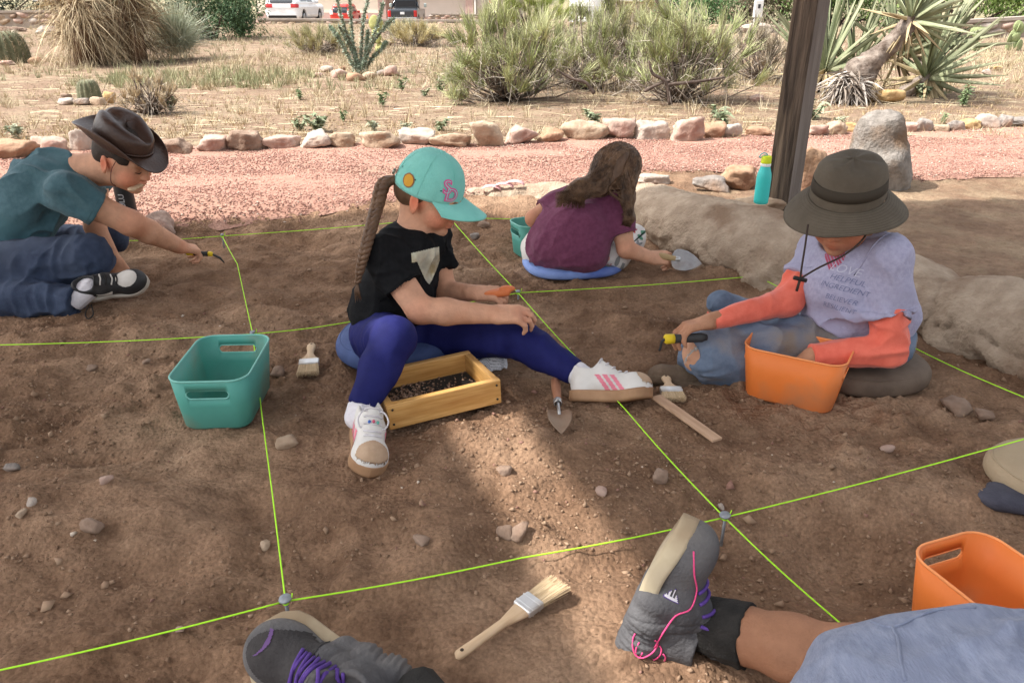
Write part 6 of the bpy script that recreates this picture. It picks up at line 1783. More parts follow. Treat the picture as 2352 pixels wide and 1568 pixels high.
    vs = spline([(.085, -.02, .10), (.075, -.012, .135), (.060, 0, .150), (.062, .012, .14)], 4); v_, f_ = tube(vs, [.012]*len(vs), 8); obj('tongue', mesh(v_, f_, DK), o)
    # shoe at the lower left, seen from above
    heel = Vector((-.160, .842, .022)); toe = Vector((-.405, .945, .052)); td = toe-heel; upv = Vector((-.15, -.70, .66))
    o, tr2, Ls, Ws, sh_ = shoe(root, heel, td, upv, .262, .108, UP, CR, .032, collar=.072, spring=.016, pods=pods, relief=relief, cut=-.006, chunky=.20, label='dusty grey sneaker at the lower edge with purple laces and cream toe')
    vs, fs = grid_poly(lambda x, y: x > .125+.6*abs(y)*.3 and (x-.15)**2/.09**2+(y/.046)**2 < 1, .10, .26, -.05, .05, .0018)
    obj('toe_fabric', mesh(project(tr2, [Vector((p.x, p.y, .15)) for p in vs], (0, 0, -1), .0012), fs, DK), o)
    for q in range(5):
        lace(o, tr2, [(.070+q*.018, -.026, .13), (.079+q*.018, .026, .13)], PUR, .0030); lace(o, tr2, [(.070+q*.018, .026, .13), (.079+q*.018, -.026, .13)], PUR, .0030, .004)
    v_, f_ = tube(spline([(.09, 0, .105), (.10, .03, .135), (.125, .045, .14), (.135, .025, .12), (.10, .005, .108)], 6), .0036, 7); obj('lace', mesh(v_, f_, PUR), o)
    def tick(x, y):
        x, y = x/.02, y/.02
        return -1 < x < 1 and abs(y-.45*x*x+.15-.15*x) < .16*(1-.75*max(0, x))
    vs, fs = grid_poly(tick, -.022, .022, -.022, .022, .0015); obj('emblem', mesh(project(tr2, [Vector((.212+p.y, -.012+p.x, .15)) for p in vs], (0, 0, -1), .003), fs, mat('emblem_purple', (.13, .07, .19), rough=.8)), o)
    v_, f_ = tube([heel+Vector((.02, -.02, .05)), heel+Vector((.10, -.16, .09))], [.038, .042], 14); obj('sock', mesh(v_, f_, SK), root, True)
foreground_person()
# ================================================================== PLANTS, WALLS, BUILDING, CARS
def ribbons(base, d, length, width, droop, cols, seg=3, side=None, seed=0, kink=0.0):
    """many narrow leaves as one mesh: base points, start directions, bending down towards the tip"""
    n = len(base); rs = np.random.RandomState(seed)
    d = d/(np.linalg.norm(d, axis=1)[:, None]+1e-9)
    up = np.array((0, 0, 1.0))
    sd = np.cross(d, up+rs.normal(0, .5, (n, 3))); sd /= (np.linalg.norm(sd, axis=1)[:, None]+1e-9)
    bend = rs.normal(0, kink, (n, 3)) if kink else 0
    vs = []
    for i in range(seg+1):
        t = i/seg
        p = base+d*(length*t)[:, None]-up*(droop*length*t*t)[:, None]+(bend*(length*t*t)[:, None] if kink else 0)
        w = width*(1-t**1.6)*.5+width*.04
        vs += [p-sd*w[:, None], p+sd*w[:, None]]
    V = np.stack(vs, 1).reshape(-1, 3); k = 2*(seg+1)
    f = np.array([(2*i, 2*i+1, 2*i+3, 2*i+2) for i in range(seg)])
    F = (f[None]+np.arange(n)[:, None, None]*k).reshape(-1, 4)
    return V, F, np.repeat(cols, k, 0)
PLANT = mat('plant_leaf', (.86, .86, .86), rough=.75, spec=.2, attr='Col')
def ribbon_obj(name, parts, parent=None, m=PLANT, world=True):
    Vs, Fs, Cs, b = [], [], [], 0
    for V, F, c in parts: Vs.append(V); Fs.append(F+b); Cs.append(c); b += len(V)
    me = mesh(np.concatenate(Vs), np.concatenate(Fs), m, False); set_color(me, np.concatenate(Cs))
    return obj(name, me, parent, world)
def tones(n, a, b, rs, dark=0.0):
    t = rs.rand(n, 1); c = np.array(a)*(1-t)+np.array(b)*t
    return c*(1-dark*rs.rand(n, 1))
def half(Y): return (Y*.9135+.4)*.668
# ---- dry grass over the field
rs = np.random.RandomState(21); parts = []
def tufts(n, y0, y1, pw, hmin, hmax, per, a, b, thr=-1, lean=.5, seed=0, wd=(.004, .009), xr=None):
    Y = y0+(y1-y0)*rs.rand(n)**pw; X = rs.uniform(-1.05, 1.05, n)*half(Y) if xr is None else rs.uniform(*xr, n)
    k = vn(X*.55, Y*.40, 0, 80+seed)+.5*vn(X*1.7, Y*1.3, 0, 81+seed) > thr+rs.normal(0, .22, n)
    X, Y = X[k], Y[k]; hh = rs.uniform(hmin, hmax, len(X))
    r = np.repeat(np.arange(len(X)), per); m = len(r)
    rad = hh[r]*.25*rs.rand(m); an = rs.uniform(0, 6.28, m)
    bx, by = X[r]+rad*np.cos(an), Y[r]+rad*np.sin(an)
    base = np.stack([bx, by, gz(bx, by, False)-.01], 1)
    d = np.stack([np.cos(an)*lean*rs.rand(m), np.sin(an)*lean*rs.rand(m), np.ones(m)], 1)+rs.normal(0, .16, (m, 3))
    tone = rs.rand(len(X))[r]; c = (np.array(a)*(1-tone[:, None])+np.array(b)*tone[:, None])*rs.uniform(.72, 1.15, (m, 1))
    parts.append(ribbons(base, d, hh[r]*rs.uniform(.45, 1.1, m), rs.uniform(*wd, m), rs.uniform(.0, .5, m), c, 2, seed=seed))
STR, STR2, OLV = (.46, .36, .22), (.62, .53, .36), (.33, .33, .20)
tufts(2600, 5.55, 9.5, 1.2, .03, .12, 9, (.46, .33, .19), (.60, .47, .29), .05, .9, 1, (.003, .006))
tufts(900, 5.6, 9.5, 1.0, .06, .22, 15, STR, STR2, .10, .7, 2, (.003, .006))
tufts(3000, 9.0, 15, 1.0, .06, .24, 13, STR, STR2, -.25, .7, 3)
tufts(4200, 14, 33, .9, .07, .24, 12, (.46, .37, .24), (.62, .54, .38), -.55, .5, 4, (.006, .014))
tufts(500, 8.6, 14, 1.0, .08, .22, 16, OLV, (.42, .40, .22), .30, .6, 5)
tufts(220, 14, 28, 1.0, .10, .26, 18, OLV, (.44, .42, .24), .30, .6, 6, (.006, .012))
tufts(150, 9.2, 11.0, 1.0, .10, .26, 26, (.30, .31, .17), (.40, .39, .22), -2, .5, 7, xr=(-5.2, -2.6))
g_ = ribbon_obj('dry_grass', parts); tag(g_, kind='stuff')['label'] = 'dry straw coloured grass covering the desert field'
# fallen stalks
n = 1900; Y = 5.5+7*rs.rand(n)**1.2; X = rs.uniform(-1, 1, n)*half(Y); an = rs.uniform(-.5, .5, n)+3.14*(rs.rand(n) < .5)
base = np.stack([X, Y, gz(X, Y, False)+.012], 1); d = np.stack([np.cos(an), np.sin(an)*.7, rs.normal(.02, .05, n)], 1)
tag(ribbon_obj('fallen_stalks', [ribbons(base, d, rs.uniform(.08, .38, n), rs.uniform(.003, .008, n), np.full(n, .02), tones(n, (.52, .42, .26), (.74, .64, .45), rs), 1, seed=3)]), kind='stuff')['label'] = 'pale fallen grass stalks lying on the soil'

# ---- weeds: small leafy plants, a few builds copied about
def weed_mesh(seed, h, n, leaf, a, b, spread=.5):
    r = np.random.RandomState(seed); st = []
    ns = 5
    for s_ in range(ns):
        an = r.uniform(0, 6.28); top = np.array((math.cos(an)*spread*h*r.rand(), math.sin(an)*spread*h*r.rand(), h*r.uniform(.6, 1)))
        m = n//ns; t = r.uniform(.12, 1, m); base = top[None]*t[:, None]
        a2 = r.uniform(0, 6.28, m); d = np.stack([np.cos(a2), np.sin(a2), r.uniform(-.1, .8, m)], 1)
        st.append(ribbons(base, d, leaf*r.uniform(.6, 1.2, m), leaf*.34*r.uniform(.7, 1.2, m), r.uniform(.1, .6, m), tones(m, a, b, r), 2, seed=seed+s_))
        st.append(ribbons(np.zeros((1, 3)), top[None], np.array([np.linalg.norm(top)]), np.array([.006]), np.zeros(1), np.array([(.30, .27, .16)]), 2, seed=1))
    Vs, Fs, Cs, bb = [], [], [], 0
    for V, F, c in st: Vs.append(V); Fs.append(F+bb); Cs.append(c); bb += len(V)
    me = mesh(np.concatenate(Vs), np.concatenate(Fs), PLANT, False); set_color(me, np.concatenate(Cs)); return me
WE = [weed_mesh(1, .13, 110, .060, (.20, .25, .14), (.34, .37, .24), .7), weed_mesh(2, .16, 120, .045, (.15, .22, .10), (.26, .33, .17), .5), weed_mesh(3, .10, 80, .05, (.30, .33, .22), (.42, .43, .30), .9)]
def weed(k, u, v, sc, label):
    p = place(u, v); o = obj('weed', WE[k]); o.location = p; o.scale = (sc,)*3; o.rotation_euler = (0, 0, u*.7); return tag(o, label, 'weed', 'green weeds in the field')
for w_ in [(0, 730, 302, 1.2, 'grey green bushy weed behind the fifth border rock from the leather hat'), (0, 690, 300, .8, 'small grey green weed left of the bushy one behind the border rocks'), (1, 790, 280, .7, 'small green weed above the bushy one left of the cap'),
           (2, 860, 302, .9, 'pale spiky weed just left of the turquoise cap'), (2, 930, 305, .9, 'pale spiky weed just above the turquoise cap'), (0, 1010, 302, .8, 'small green weed right of the turquoise cap'),
           (1, 925, 210, 1.1, 'upright dark green weed right of the ocotillo'), (1, 1015, 215, 1.3, 'leafy green weed at the left foot of the shrubs'), (1, 880, 245, 1.0, 'green weed in the open sand above the cap'), (0, 975, 222, .7, 'small grey weed in the open sand'),
           (1, 395, 258, 1.1, 'dark green leafy weed right above the leather hat'), (0, 1365, 285, 1.0, 'pale green weed behind the lumpy sandy border rock'), (0, 1660, 290, 1.3, 'grey green weed behind the pale round border rock'), (0, 1865, 275, 1.3, 'grey green weed just right of the wooden post'),
           (1, 2210, 245, 1.3, 'tall green weed right of the golden rock'), (0, 2120, 225, 1.2, 'grey green weed at the right foot of the yucca'), (1, 150, 92, 2.2, 'tall green weed left of the shaggy dry yucca'), (2, 45, 320, 1.2, 'tuft of green blades behind the leftmost border rocks'),
           (2, 1930, 292, .9, 'pale weed behind the grey tan border rock'), (1, 2165, 285, .6, 'tiny dark green weed behind the right border rocks'), (1, 690, 230, .8, 'small green weed in the sand left of the ocotillo stones')]: weed(*w_)

# ---- desert shrubs of upright green twigs
def shrub(label, base, w, h, seed, nb=70, tw=90, a=(.34, .38, .16), b=(.58, .59, .32), name='desert_shrub', grey=.12, low=.0, tl=(.12, .26)):
    r = np.random.RandomState(seed); base = Vector(base); b0 = np.array(base)
    t = thing(name, label, 'shrub', base, group='desert shrubs in the field')
    mb = MB(); ends = []; dirs = []
    for k in range(nb):
        an = r.uniform(0, 6.28); el = r.uniform(low, 1.35); rr = r.uniform(.30, 1.08)**.7
        e = np.array((math.cos(an)*math.cos(el)*w*.5*rr, math.sin(an)*math.cos(el)*w*.42*rr, math.sin(el)*h*.78*rr+.06))
        e = e*(1+.22*vn(an*2, el*3, seed))
        ends.append(e); dd = e/np.linalg.norm(e)*.55+np.array((0, 0, .75)); dirs.append(dd)
        if True:
            mid = e*.5+np.array((r.normal(0, .05), r.normal(0, .05), -.04*h+r.normal(0, .03)))
            mb.tube([b0+e*.02, b0+mid, b0+e], [.013, .008, .004], 5)
    obj('branches', mb.mesh(mat('shrub_bark', (.095, .068, .052), (.19, .15, .12), scale=20, rough=.95)), t, True)['kind'] = 'stuff'
    ends, dirs = np.array(ends), np.array(dirs)
    idx = np.repeat(np.arange(nb), tw); m = len(idx)
    bs = ends[idx]+r.normal(0, .020, (m, 3))*np.array((w, w, h))*.6
    dirs = dirs+r.normal(0, .30, dirs.shape); d = dirs[idx]+r.normal(0, .27, (m, 3)); bs[:, 2] = np.maximum(bs[:, 2], .02)
    tone = r.rand(nb)[idx][:, None]; c = (np.array(a)*(1-tone)+np.array(b)*tone)*r.uniform(.7, 1.2, (m, 1))
    gy = r.rand(m) < grey; c[gy] = np.array((.36, .31, .25))*r.uniform(.6, 1.15, (gy.sum(), 1))
    p1 = ribbons(bs+b0, d, r.uniform(*tl, m), r.uniform(.004, .0085, m), r.uniform(-.15, .3, m), c, 2, seed=seed, kink=.16)
    # dry tangle low down
    q = m//5; bs2 = r.normal(0, 1, (q, 3))*np.array((w*.26, w*.2, h*.16))+np.array((0, 0, h*.28)); bs2[:, 2] = np.abs(bs2[:, 2])
    d2 = r.normal(0, 1, (q, 3)); p2 = ribbons(bs2+b0, d2, r.uniform(.10, .28, q), r.uniform(.003, .006, q), r.uniform(0, .3, q), tones(q, (.20, .16, .13), (.46, .40, .33), r), 2, seed=seed+1, kink=.2)
    o = ribbon_obj('twigs', [p1, p2], t); o['kind'] = 'stuff'
    return t
shrub('big olive green twiggy shrub, leftmost of the middle thicket', place(1165, 232), 1.45, 1.0, 1, 92, 80)
shrub('olive green twiggy shrub in the middle of the thicket above the brown haired head', place(1350, 205), 1.45, 1.0, 2, 92, 72, grey=.28)
shrub('yellow green twiggy shrub at the right end of the thicket, with bare branches below', place(1560, 235), 1.40, .92, 3, 90, 78, low=.15, grey=.2)
shrub('yellowish broom like shrub rising behind the thicket, before the shed', place(1440, 140), 1.5, 1.35, 4, 60, 55, a=(.36, .34, .15), b=(.56, .52, .27), low=.3)
shrub('bright green rounded bush by the right end of the building', place(1215, 75), 3.4, 1.6, 5, 90, 90, a=(.20, .26, .05), b=(.34, .38, .10), grey=.05, tl=(.2, .5))
shrub('thin grey bare shrub left of the wooden post', place(1745, 190), 1.2, .75, 6, 46, 40, a=(.40, .34, .24), b=(.54, .46, .33), grey=.5)
shrub('pale grey green shrub growing in front of the dark pickup', place(925, 84), 1.5, .32, 7, 60, 60, a=(.34, .38, .25), b=(.50, .52, .38), grey=.2, tl=(.08, .2))
shrub('mound of yellow flowering scrub right of the ocotillo', place(955, 105), 1.5, .36, 8, 70, 80, a=(.54, .46, .22), b=(.70, .60, .34), grey=.2)
shrub('sparse pale twiggy bush above the leather hat', place(350, 262), .55, .34, 9, 40, 36, a=(.58, .46, .30), b=(.72, .60, .42), grey=.2, tl=(.05, .12))
shrub('low olive scrub left of the ocotillo', place(735, 122), 1.3, .40, 10, 60, 60, a=(.42, .40, .20), b=(.56, .50, .28), grey=.2)
# gnarled limbs showing in the thicket
BARK = mat('limb_bark', (.060, .042, .034), (.125, .092, .075), scale=16, rough=.95, bump=.6, bscale=60)
th = bpy.data.objects['desert_shrub.002']
for k, (pts_, r0) in enumerate([([(1365, 215), (1345, 190), (1310, 180), (1278, 160)], .018), ([(1540, 240), (1530, 190), (1500, 170), (1490, 140)], .022), ([(1530, 195), (1600, 188), (1665, 178)], .017), ([(1480, 210), (1510, 195), (1540, 185)], .016)]):
    q = [P(u, v, 7.3) for u, v in pts_]; v_, f_ = tube(spline(q, 6), [r0*(1-.03*i) for i in range(len(spline(q, 6)))], 8); obj('limb', mesh(v_, f_, BARK), th, True)
# leaning bare limb carrying a tuft before the shed
tt = bpy.data.objects['desert_shrub.003']; q = [P(1590, 135, 10.5), P(1560, 95, 10.5), P(1530, 60, 10.5), P(1515, 20, 10.5), P(1500, -20, 10.5)]
v_, f_ = tube(spline(q, 6), .022, 8); obj('limb', mesh(v_, f_, BARK), tt, True)

# ---- leafy bushes and trees far behind
def bush(label, base, w, d, h, seed, n, a, b, leaf, name='leafy_bush', group='bushes behind the field', cat='bush'):
    r = np.random.RandomState(seed); b0 = np.array(base); t = thing(name, label, cat, base, group=group)
    nc = 26; cen = np.stack([r.uniform(-.45, .45, nc)*w, r.uniform(-.4, .4, nc)*d, r.uniform(.15, .85, nc)*h], 1); rad = r.uniform(.14, .26, nc)*min(w, h*1.6)
    k = r.randint(0, nc, n); v = r.normal(size=(n, 3)); v /= np.linalg.norm(v, axis=1)[:, None]
    p = cen[k]+v*(rad[k]*r.uniform(.55, 1.05, n))[:, None]; p[:, 2] = np.maximum(p[:, 2], .02)
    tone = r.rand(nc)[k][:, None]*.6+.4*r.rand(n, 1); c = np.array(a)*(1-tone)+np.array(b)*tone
    dd = v+r.normal(0, .6, (n, 3))
    o = ribbon_obj('foliage', [ribbons(p+b0, dd, leaf*r.uniform(.6, 1.4, n), leaf*.5*r.uniform(.6, 1.2, n), r.uniform(0, .5, n), c, 2, seed=seed)], t); o['kind'] = 'stuff'
    mb = MB()
    for q in range(8): mb.tube([b0, b0+cen[q]*.6, b0+cen[q]], [.05, .03, .012], 5)
    obj('branches', mb.mesh(BARK), t, True)['kind'] = 'stuff'
    return t
bush('dark green bush behind the shaggy dry yucca', place(492, 90), 2.4, 1.5, 1.7, 1, 8000, (.028, .060, .028), (.085, .145, .065), .07)
bush('mid green bush between the dark one and the white car', place(560, 84), 1.5, 1.3, 1.5, 2, 5000, (.075, .135, .05), (.17, .26, .10), .07)
bush('green bush behind the thicket, right of the shed', place(1600, 66), 3.2, 2, 1.9, 3, 6000, (.06, .14, .05), (.16, .28, .11), .09)
bush('brown grey scrub tree behind the sandy bank', place(1690, 58), 5.0, 3, 3.2, 4, 7000, (.13, .10, .07), (.27, .22, .15), .12)
bush('brown grey scrub right behind the utility pole', place(1790, 56), 4.5, 3, 3.0, 5, 6000, (.12, .11, .065), (.26, .24, .14), .12)
bush('bright green bush behind the right stone wall', Vector((16.5, 30.0, gzf(16.5, 30.0))), 7.5, 3.5, 3.0, 6, 14000, (.10, .18, .035), (.30, .42, .12), .11)
bush('deep green bush behind the yucca', Vector((12.2, 31.0, gzf(12.2, 31.0))), 4.5, 3, 2.6, 7, 8000, (.065, .12, .035), (.20, .29, .10), .11)
bush('bushes added in place of dark vehicles, coloured as if in shadow, at the top left beyond the low wall', Vector((-20.5, 33.0, 0)), 6.5, 3, 2.4, 8, 8000, (.022, .032, .022), (.07, .085, .05), .10)  # added to fill in for dark vehicles; shadow is put into the leaf colours
bush('bright green bush at the top right corner', Vector((21.5, 31.5, gzf(21.5, 31.5))), 6.0, 3, 3.0, 9, 9000, (.12, .20, .04), (.33, .45, .14), .11)

# ---- shaggy dry yuccas at the upper left, and the grey green one beside them
def shaggy(label, base, w, h, seed, n=2600):
    r = np.random.RandomState(seed); b0 = np.array(base); t = thing('shaggy_yucca', label, 'yucca', base, group='shaggy yuccas at the upper left')
    v_, f_ = tube([b0+np.array((0, 0, -.05)), b0+np.array((.02, 0, h*.5)), b0+np.array((0, .02, h))], [w*.20, w*.17, w*.15], 12); obj('trunk', mesh(v_, f_, mat('yucca_bark', (.10, .055, .032), (.20, .12, .07), scale=14, rough=.95)), t, True)
    nt = 34; ta = r.uniform(0, 6.28, nt); tz = r.uniform(.22, 1.0, nt)*h; tb = r.uniform(.55, 1.25, nt)
    cen = np.stack([np.cos(ta)*w*.20, np.sin(ta)*w*.20, tz], 1); tilt = np.stack([np.cos(ta)*.55, np.sin(ta)*.55, r.uniform(-.35, .45, nt)], 1)+r.normal(0, .3, (nt, 3))
    k = r.randint(0, nt, n); base_ = cen[k]+r.normal(0, .05, (n, 3))*w+b0; base_[:, 2] = np.maximum(base_[:, 2], b0[2]+.03)
    d = tilt[k]+r.normal(0, .42, (n, 3))
    c = tones(n, (.36, .255, .14), (.80, .66, .44), r)*tb[k][:, None]; dk = r.rand(n) < .22; c[dk] = np.array((.15, .09, .055))
    ln = np.minimum(r.uniform(.25, .68, n), (base_[:, 2]-b0[2])*1.3+.12)
    o = ribbon_obj('hanging_leaves', [ribbons(base_, d, ln, r.uniform(.006, .014, n), r.uniform(.25, 1.1, n), c, 4, seed=seed, kink=.30)], t); o['kind'] = 'stuff'
    m = 500; an = r.uniform(0, 6.28, m); el = r.uniform(.0, 1.4, m); d = np.stack([np.cos(an)*np.cos(el), np.sin(an)*np.cos(el), np.sin(el)], 1)
    o = ribbon_obj('green_leaves', [ribbons(np.tile(b0+np.array((0, 0, h)), (m, 1)), d, r.uniform(.35, .75, m), np.full(m, .012), r.uniform(.1, .6, m), tones(m, (.26, .27, .14), (.46, .43, .24), r), 4, seed=seed+1)], t); o['kind'] = 'stuff'
shaggy('shaggy dry straw yucca, left one of the pair', place(203, 146), .98, 1.35, 1, 2700); shaggy('shaggy dry straw yucca, right one of the pair', place(318, 146), .80, 1.05, 2, 2400)
gyb = place(412, 138); r = np.random.RandomState(5); t = thing('grass_yucca', 'grey green fine leaved yucca clump right of the shaggy dry pair', 'yucca', gyb); b0 = np.array(gyb); m = 1300
an = r.uniform(0, 6.28, m); el = r.uniform(.15, 1.45, m); d = np.stack([np.cos(an)*np.cos(el), np.sin(an)*np.cos(el), np.sin(el)], 1)
o = ribbon_obj('leaves', [ribbons(np.tile(b0+np.array((0, 0, .25)), (m, 1))+r.normal(0, .08, (m, 3)), d, r.uniform(.45, .92, m), np.full(m, .011), r.uniform(.0, .35, m), tones(m, (.32, .36, .25), (.66, .68, .54), r), 3, seed=4)], t); o['kind'] = 'stuff'
m = 260; an = r.uniform(0, 6.28, m); d = np.stack([np.cos(an), np.sin(an), r.uniform(-.3, .2, m)], 1)
o = ribbon_obj('dry_skirt', [ribbons(np.tile(b0+np.array((0, 0, .28)), (m, 1)), d, r.uniform(.25, .5, m), np.full(m, .010), r.uniform(.3, .8, m), tones(m, (.40, .33, .20), (.60, .50, .33), r), 3, seed=4)], t); o['kind'] = 'stuff'

# ---- yucca group on the right: leaning trunk, rosettes of sword leaves
def sword_mesh():
    vs, fs = [], []; n = 7
    for i in range(n):
        t = i/(n-1); w = .5*(np.interp(t, [0, .08, .35, .8, 1], [.55, .8, 1, .55, .03])); z = .10*t*t
        vs += [(t, -w, z+.18*w), (t, 0, z), (t, w, z+.18*w), (t, 0, z-.12*(1-t))]
    for i in range(n-1):
        a = i*4
        for p, q in ((0, 1), (1, 2), (2, 3), (3, 0)): fs.append((a+p, a+q, a+4+q, a+4+p))
    return vs, fs
SWG = mat('sword_green', (.155, .185, .095), (.255, .285, .165), scale=4, rough=.6, spec=.3, c3=(.31, .32, .20), scale3=2); SWD = mat('sword_dry', (.32, .245, .135), (.45, .36, .215), scale=6, rough=.85)
sw_v, sw_f = sword_mesh(); sw_g = mesh(sw_v, sw_f, SWG); sw_d = mesh(sw_v, sw_f, SWD)
yb = place(1990, 215); yu = thing('sword_yucca', 'yucca clump with a leaning bare trunk and sword leaved heads right of the post', 'yucca', yb)
ym = Matrix.Translation(yb).inverted()
YB = 8.35
def rosette(c, n, ln, axis, el0, el1, seed, dry=0.15, wide=.030):
    n = int(n*1.15); r = random.Random(seed); A = frame(axis, (0, 1, .2)); c = Vector(c)
    for k in range(n):
        dr = r.random() < dry; el = R(r.uniform(-70, 0)) if dr else R(r.uniform(el0, el1)); an = r.uniform(0, 6.28)
        d = A@Vector((math.sin(el), math.cos(el)*math.cos(an), math.cos(el)*math.sin(an)))
        o = bpy.data.objects.new('leaf', sw_d if dr else sw_g); col.objects.link(o); o.parent = yu; o.matrix_parent_inverse = ym
        L_ = ln*r.uniform(.7, 1.08)*(.7 if dr else 1)
        o.matrix_basis = Matrix.Translation(c+d*.03) @ (frame(d, Vector(axis)+Vector((0, 0, .3))) @ Matrix.Diagonal((L_, wide*r.uniform(.8, 1.2), L_*.35*(1 if not dr else -1.3)))).to_4x4()
YT = YB-.55; top = P(2092, 48, YT)
F1 = Field(.022); q = [P(1962, 212, YT), P(1972, 172, YT), P(2008, 134, YT), P(2050, 100, YT), P(2080, 64, YT), top]
F1.chain(q, [.15, .14, .095, .082, .070, .055], .04)
V, F = F1.surf(); V = relax(V, F, 1); N = vnormals(V, F); V = V+N*(.020*fbm(V[:, 0]*16, V[:, 1]*16, V[:, 2]*16, 3, 5)+.012*np.abs(vn(V[:, 0]*40, V[:, 1]*40, V[:, 2]*40, 7)))[:, None]
obj('trunk', mesh(V, F, mat('yucca_trunk', (.085, .060, .046), (.26, .215, .18), scale=11, rough=.95, bump=.9, bscale=40)), yu, True)
rosette(top, 58, .62, (.45, 0, .9), 0, 85, 1, .22)
rosette(P(1895, 165, YB+.1), 52, .85, (.25, 0, 1), 18, 82, 2, .20)
rosette(P(2128, 178, YB), 48, .80, (.55, 0, .83), 0, 80, 3, .25)
rosette(P(2150, 110, YB+.3), 40, .70, (.25, 0, 1), 10, 80, 4, .15)
rosette(P(1960, 160, YB+.45), 26, .75, (-.1, 0, 1), 25, 80, 5, .1)
rosette(P(2060, 130, YB+.4), 34, .75, (0, 0, 1), 15, 80, 6, .2)
F2 = Field(.022); F2.cone(P(2128, 178, YB), P(2080, 212, YB), .06, .07, .03); F2.cone(P(2128, 178, YB), P(2110, 140, YB+.2), .05, .04, .03); V, F = F2.surf(); N = vnormals(V, F); V = V+N*(.015*fbm(V[:, 0]*18, V[:, 1]*18, V[:, 2]*18, 3, 9))[:, None]
obj('trunk', mesh(V, F, MATS['yucca_trunk']), yu, True)
# dead grey skirt at the foot of the trunk
r = np.random.RandomState(6); m = 420; c0 = np.array(P(1948, 192, YT-.12)); an = r.uniform(0, 6.28, m); d = np.stack([np.cos(an), np.sin(an), r.uniform(-.9, .5, m)], 1)
o = ribbon_obj('dead_skirt', [ribbons(np.tile(c0, (m, 1))+r.normal(0, .05, (m, 3)), d, r.uniform(.14, .34, m), r.uniform(.012, .028, m), r.uniform(.1, .7, m), tones(m, (.20, .155, .12), (.56, .50, .44), r), 3, seed=8)], yu); o['kind'] = 'stuff'
m = 160; d = np.stack([r.normal(0, .5, m), r.normal(0, .5, m), -np.ones(m)], 1); pk = r.randint(0, 5, m); qq = np.array([q[i] for i in range(5)]); tt_ = r.rand(m, 1); bs = qq[pk]*(1-tt_)+np.array([q[i+1] for i in range(5)])[pk]*tt_
o = ribbon_obj('hanging_scraps', [ribbons(bs, d, r.uniform(.10, .35, m), r.uniform(.008, .018, m), r.uniform(0, .2, m), tones(m, (.36, .28, .16), (.62, .52, .34), r), 2, seed=9)], yu); o['kind'] = 'stuff'

# ---- ocotillo
ob = place(826, 170); oc = thing('ocotillo', 'tall ocotillo with thin leafy wands rising from a ring of stones', 'ocotillo', ob)
r = np.random.RandomState(12); YO = ob.y
OCB = mat('ocotillo_stem', (.10, .095, .07), (.19, .18, .135), scale=30, rough=.9)
for k, (pts_, lf) in enumerate([([(826, 170), (815, 120), (790, 60), (768, -30)], 1), ([(822, 170), (812, 110), (806, 40), (800, -40)], 1), ([(828, 170), (830, 110), (836, 40), (852, -30)], 1), ([(830, 170), (845, 120), (868, 55), (880, 10)], 1), ([(832, 170), (855, 135), (880, 110), (886, 98)], 1), ([(820, 170), (800, 130), (775, 85), (758, 62)], 1),
                               ([(832, 168), (850, 110), (885, 62), (905, 45)], .8), ([(826, 170), (838, 140), (842, 100), (846, 70)], 1), ([(822, 168), (818, 140), (800, 100), (778, 60)], .7)]):
    q = spline([P(u, v, YO+r.uniform(-.15, .15)) for u, v in pts_], 10); v_, f_ = tube(q, [.020*(1-.45*i/len(q)) for i in range(len(q))], 7); st = obj('wand', mesh(v_, f_, OCB), oc, True)
    m = int(950*lf); t_ = r.rand(m)*(len(q)-1.001); i0 = t_.astype(int); fr = (t_-i0)[:, None]; qa = np.array(q); bs = qa[i0]*(1-fr)+qa[i0+1]*fr
    o = ribbon_obj('leaves', [ribbons(bs, r.normal(0, 1, (m, 3))+np.array((0, 0, .4)), r.uniform(.028, .062, m), r.uniform(.014, .028, m), np.zeros(m), tones(m, (.22, .29, .20), (.46, .53, .42), r), 1, seed=k)], None); o.parent = st; o['kind'] = 'stuff'
    o.matrix_parent_inverse = Matrix.Identity(4)
for i, (u0, u1, vt, vb, kd, lab) in enumerate([(737, 765, 152, 166, 'pale', 'leftmost pale stone of the ring round the ocotillo'), (762, 798, 160, 180, 'pink', 'pale pink stone of the ocotillo ring, second from the left'), (792, 836, 170, 187, 'orange', 'front orange stone of the ocotillo ring'), (832, 866, 166, 184, 'tan', 'tan stone of the ocotillo ring right of the front one'),
                                             (866, 888, 160, 176, 'grey', 'grey stone of the ocotillo ring, second from the right'), (884, 916, 152, 176, 'pink', 'large pink stone at the right end of the ocotillo ring'), (776, 800, 152, 162, 'orange', 'small back stone of the ocotillo ring'), (720, 742, 166, 178, 'pink', 'low pink stone just outside the ocotillo ring at the left')]):
    put_rock(u0, u1, vt, vb, kd, 9, .10, lab, 'stones round the ocotillo', 300+i, sub=3)
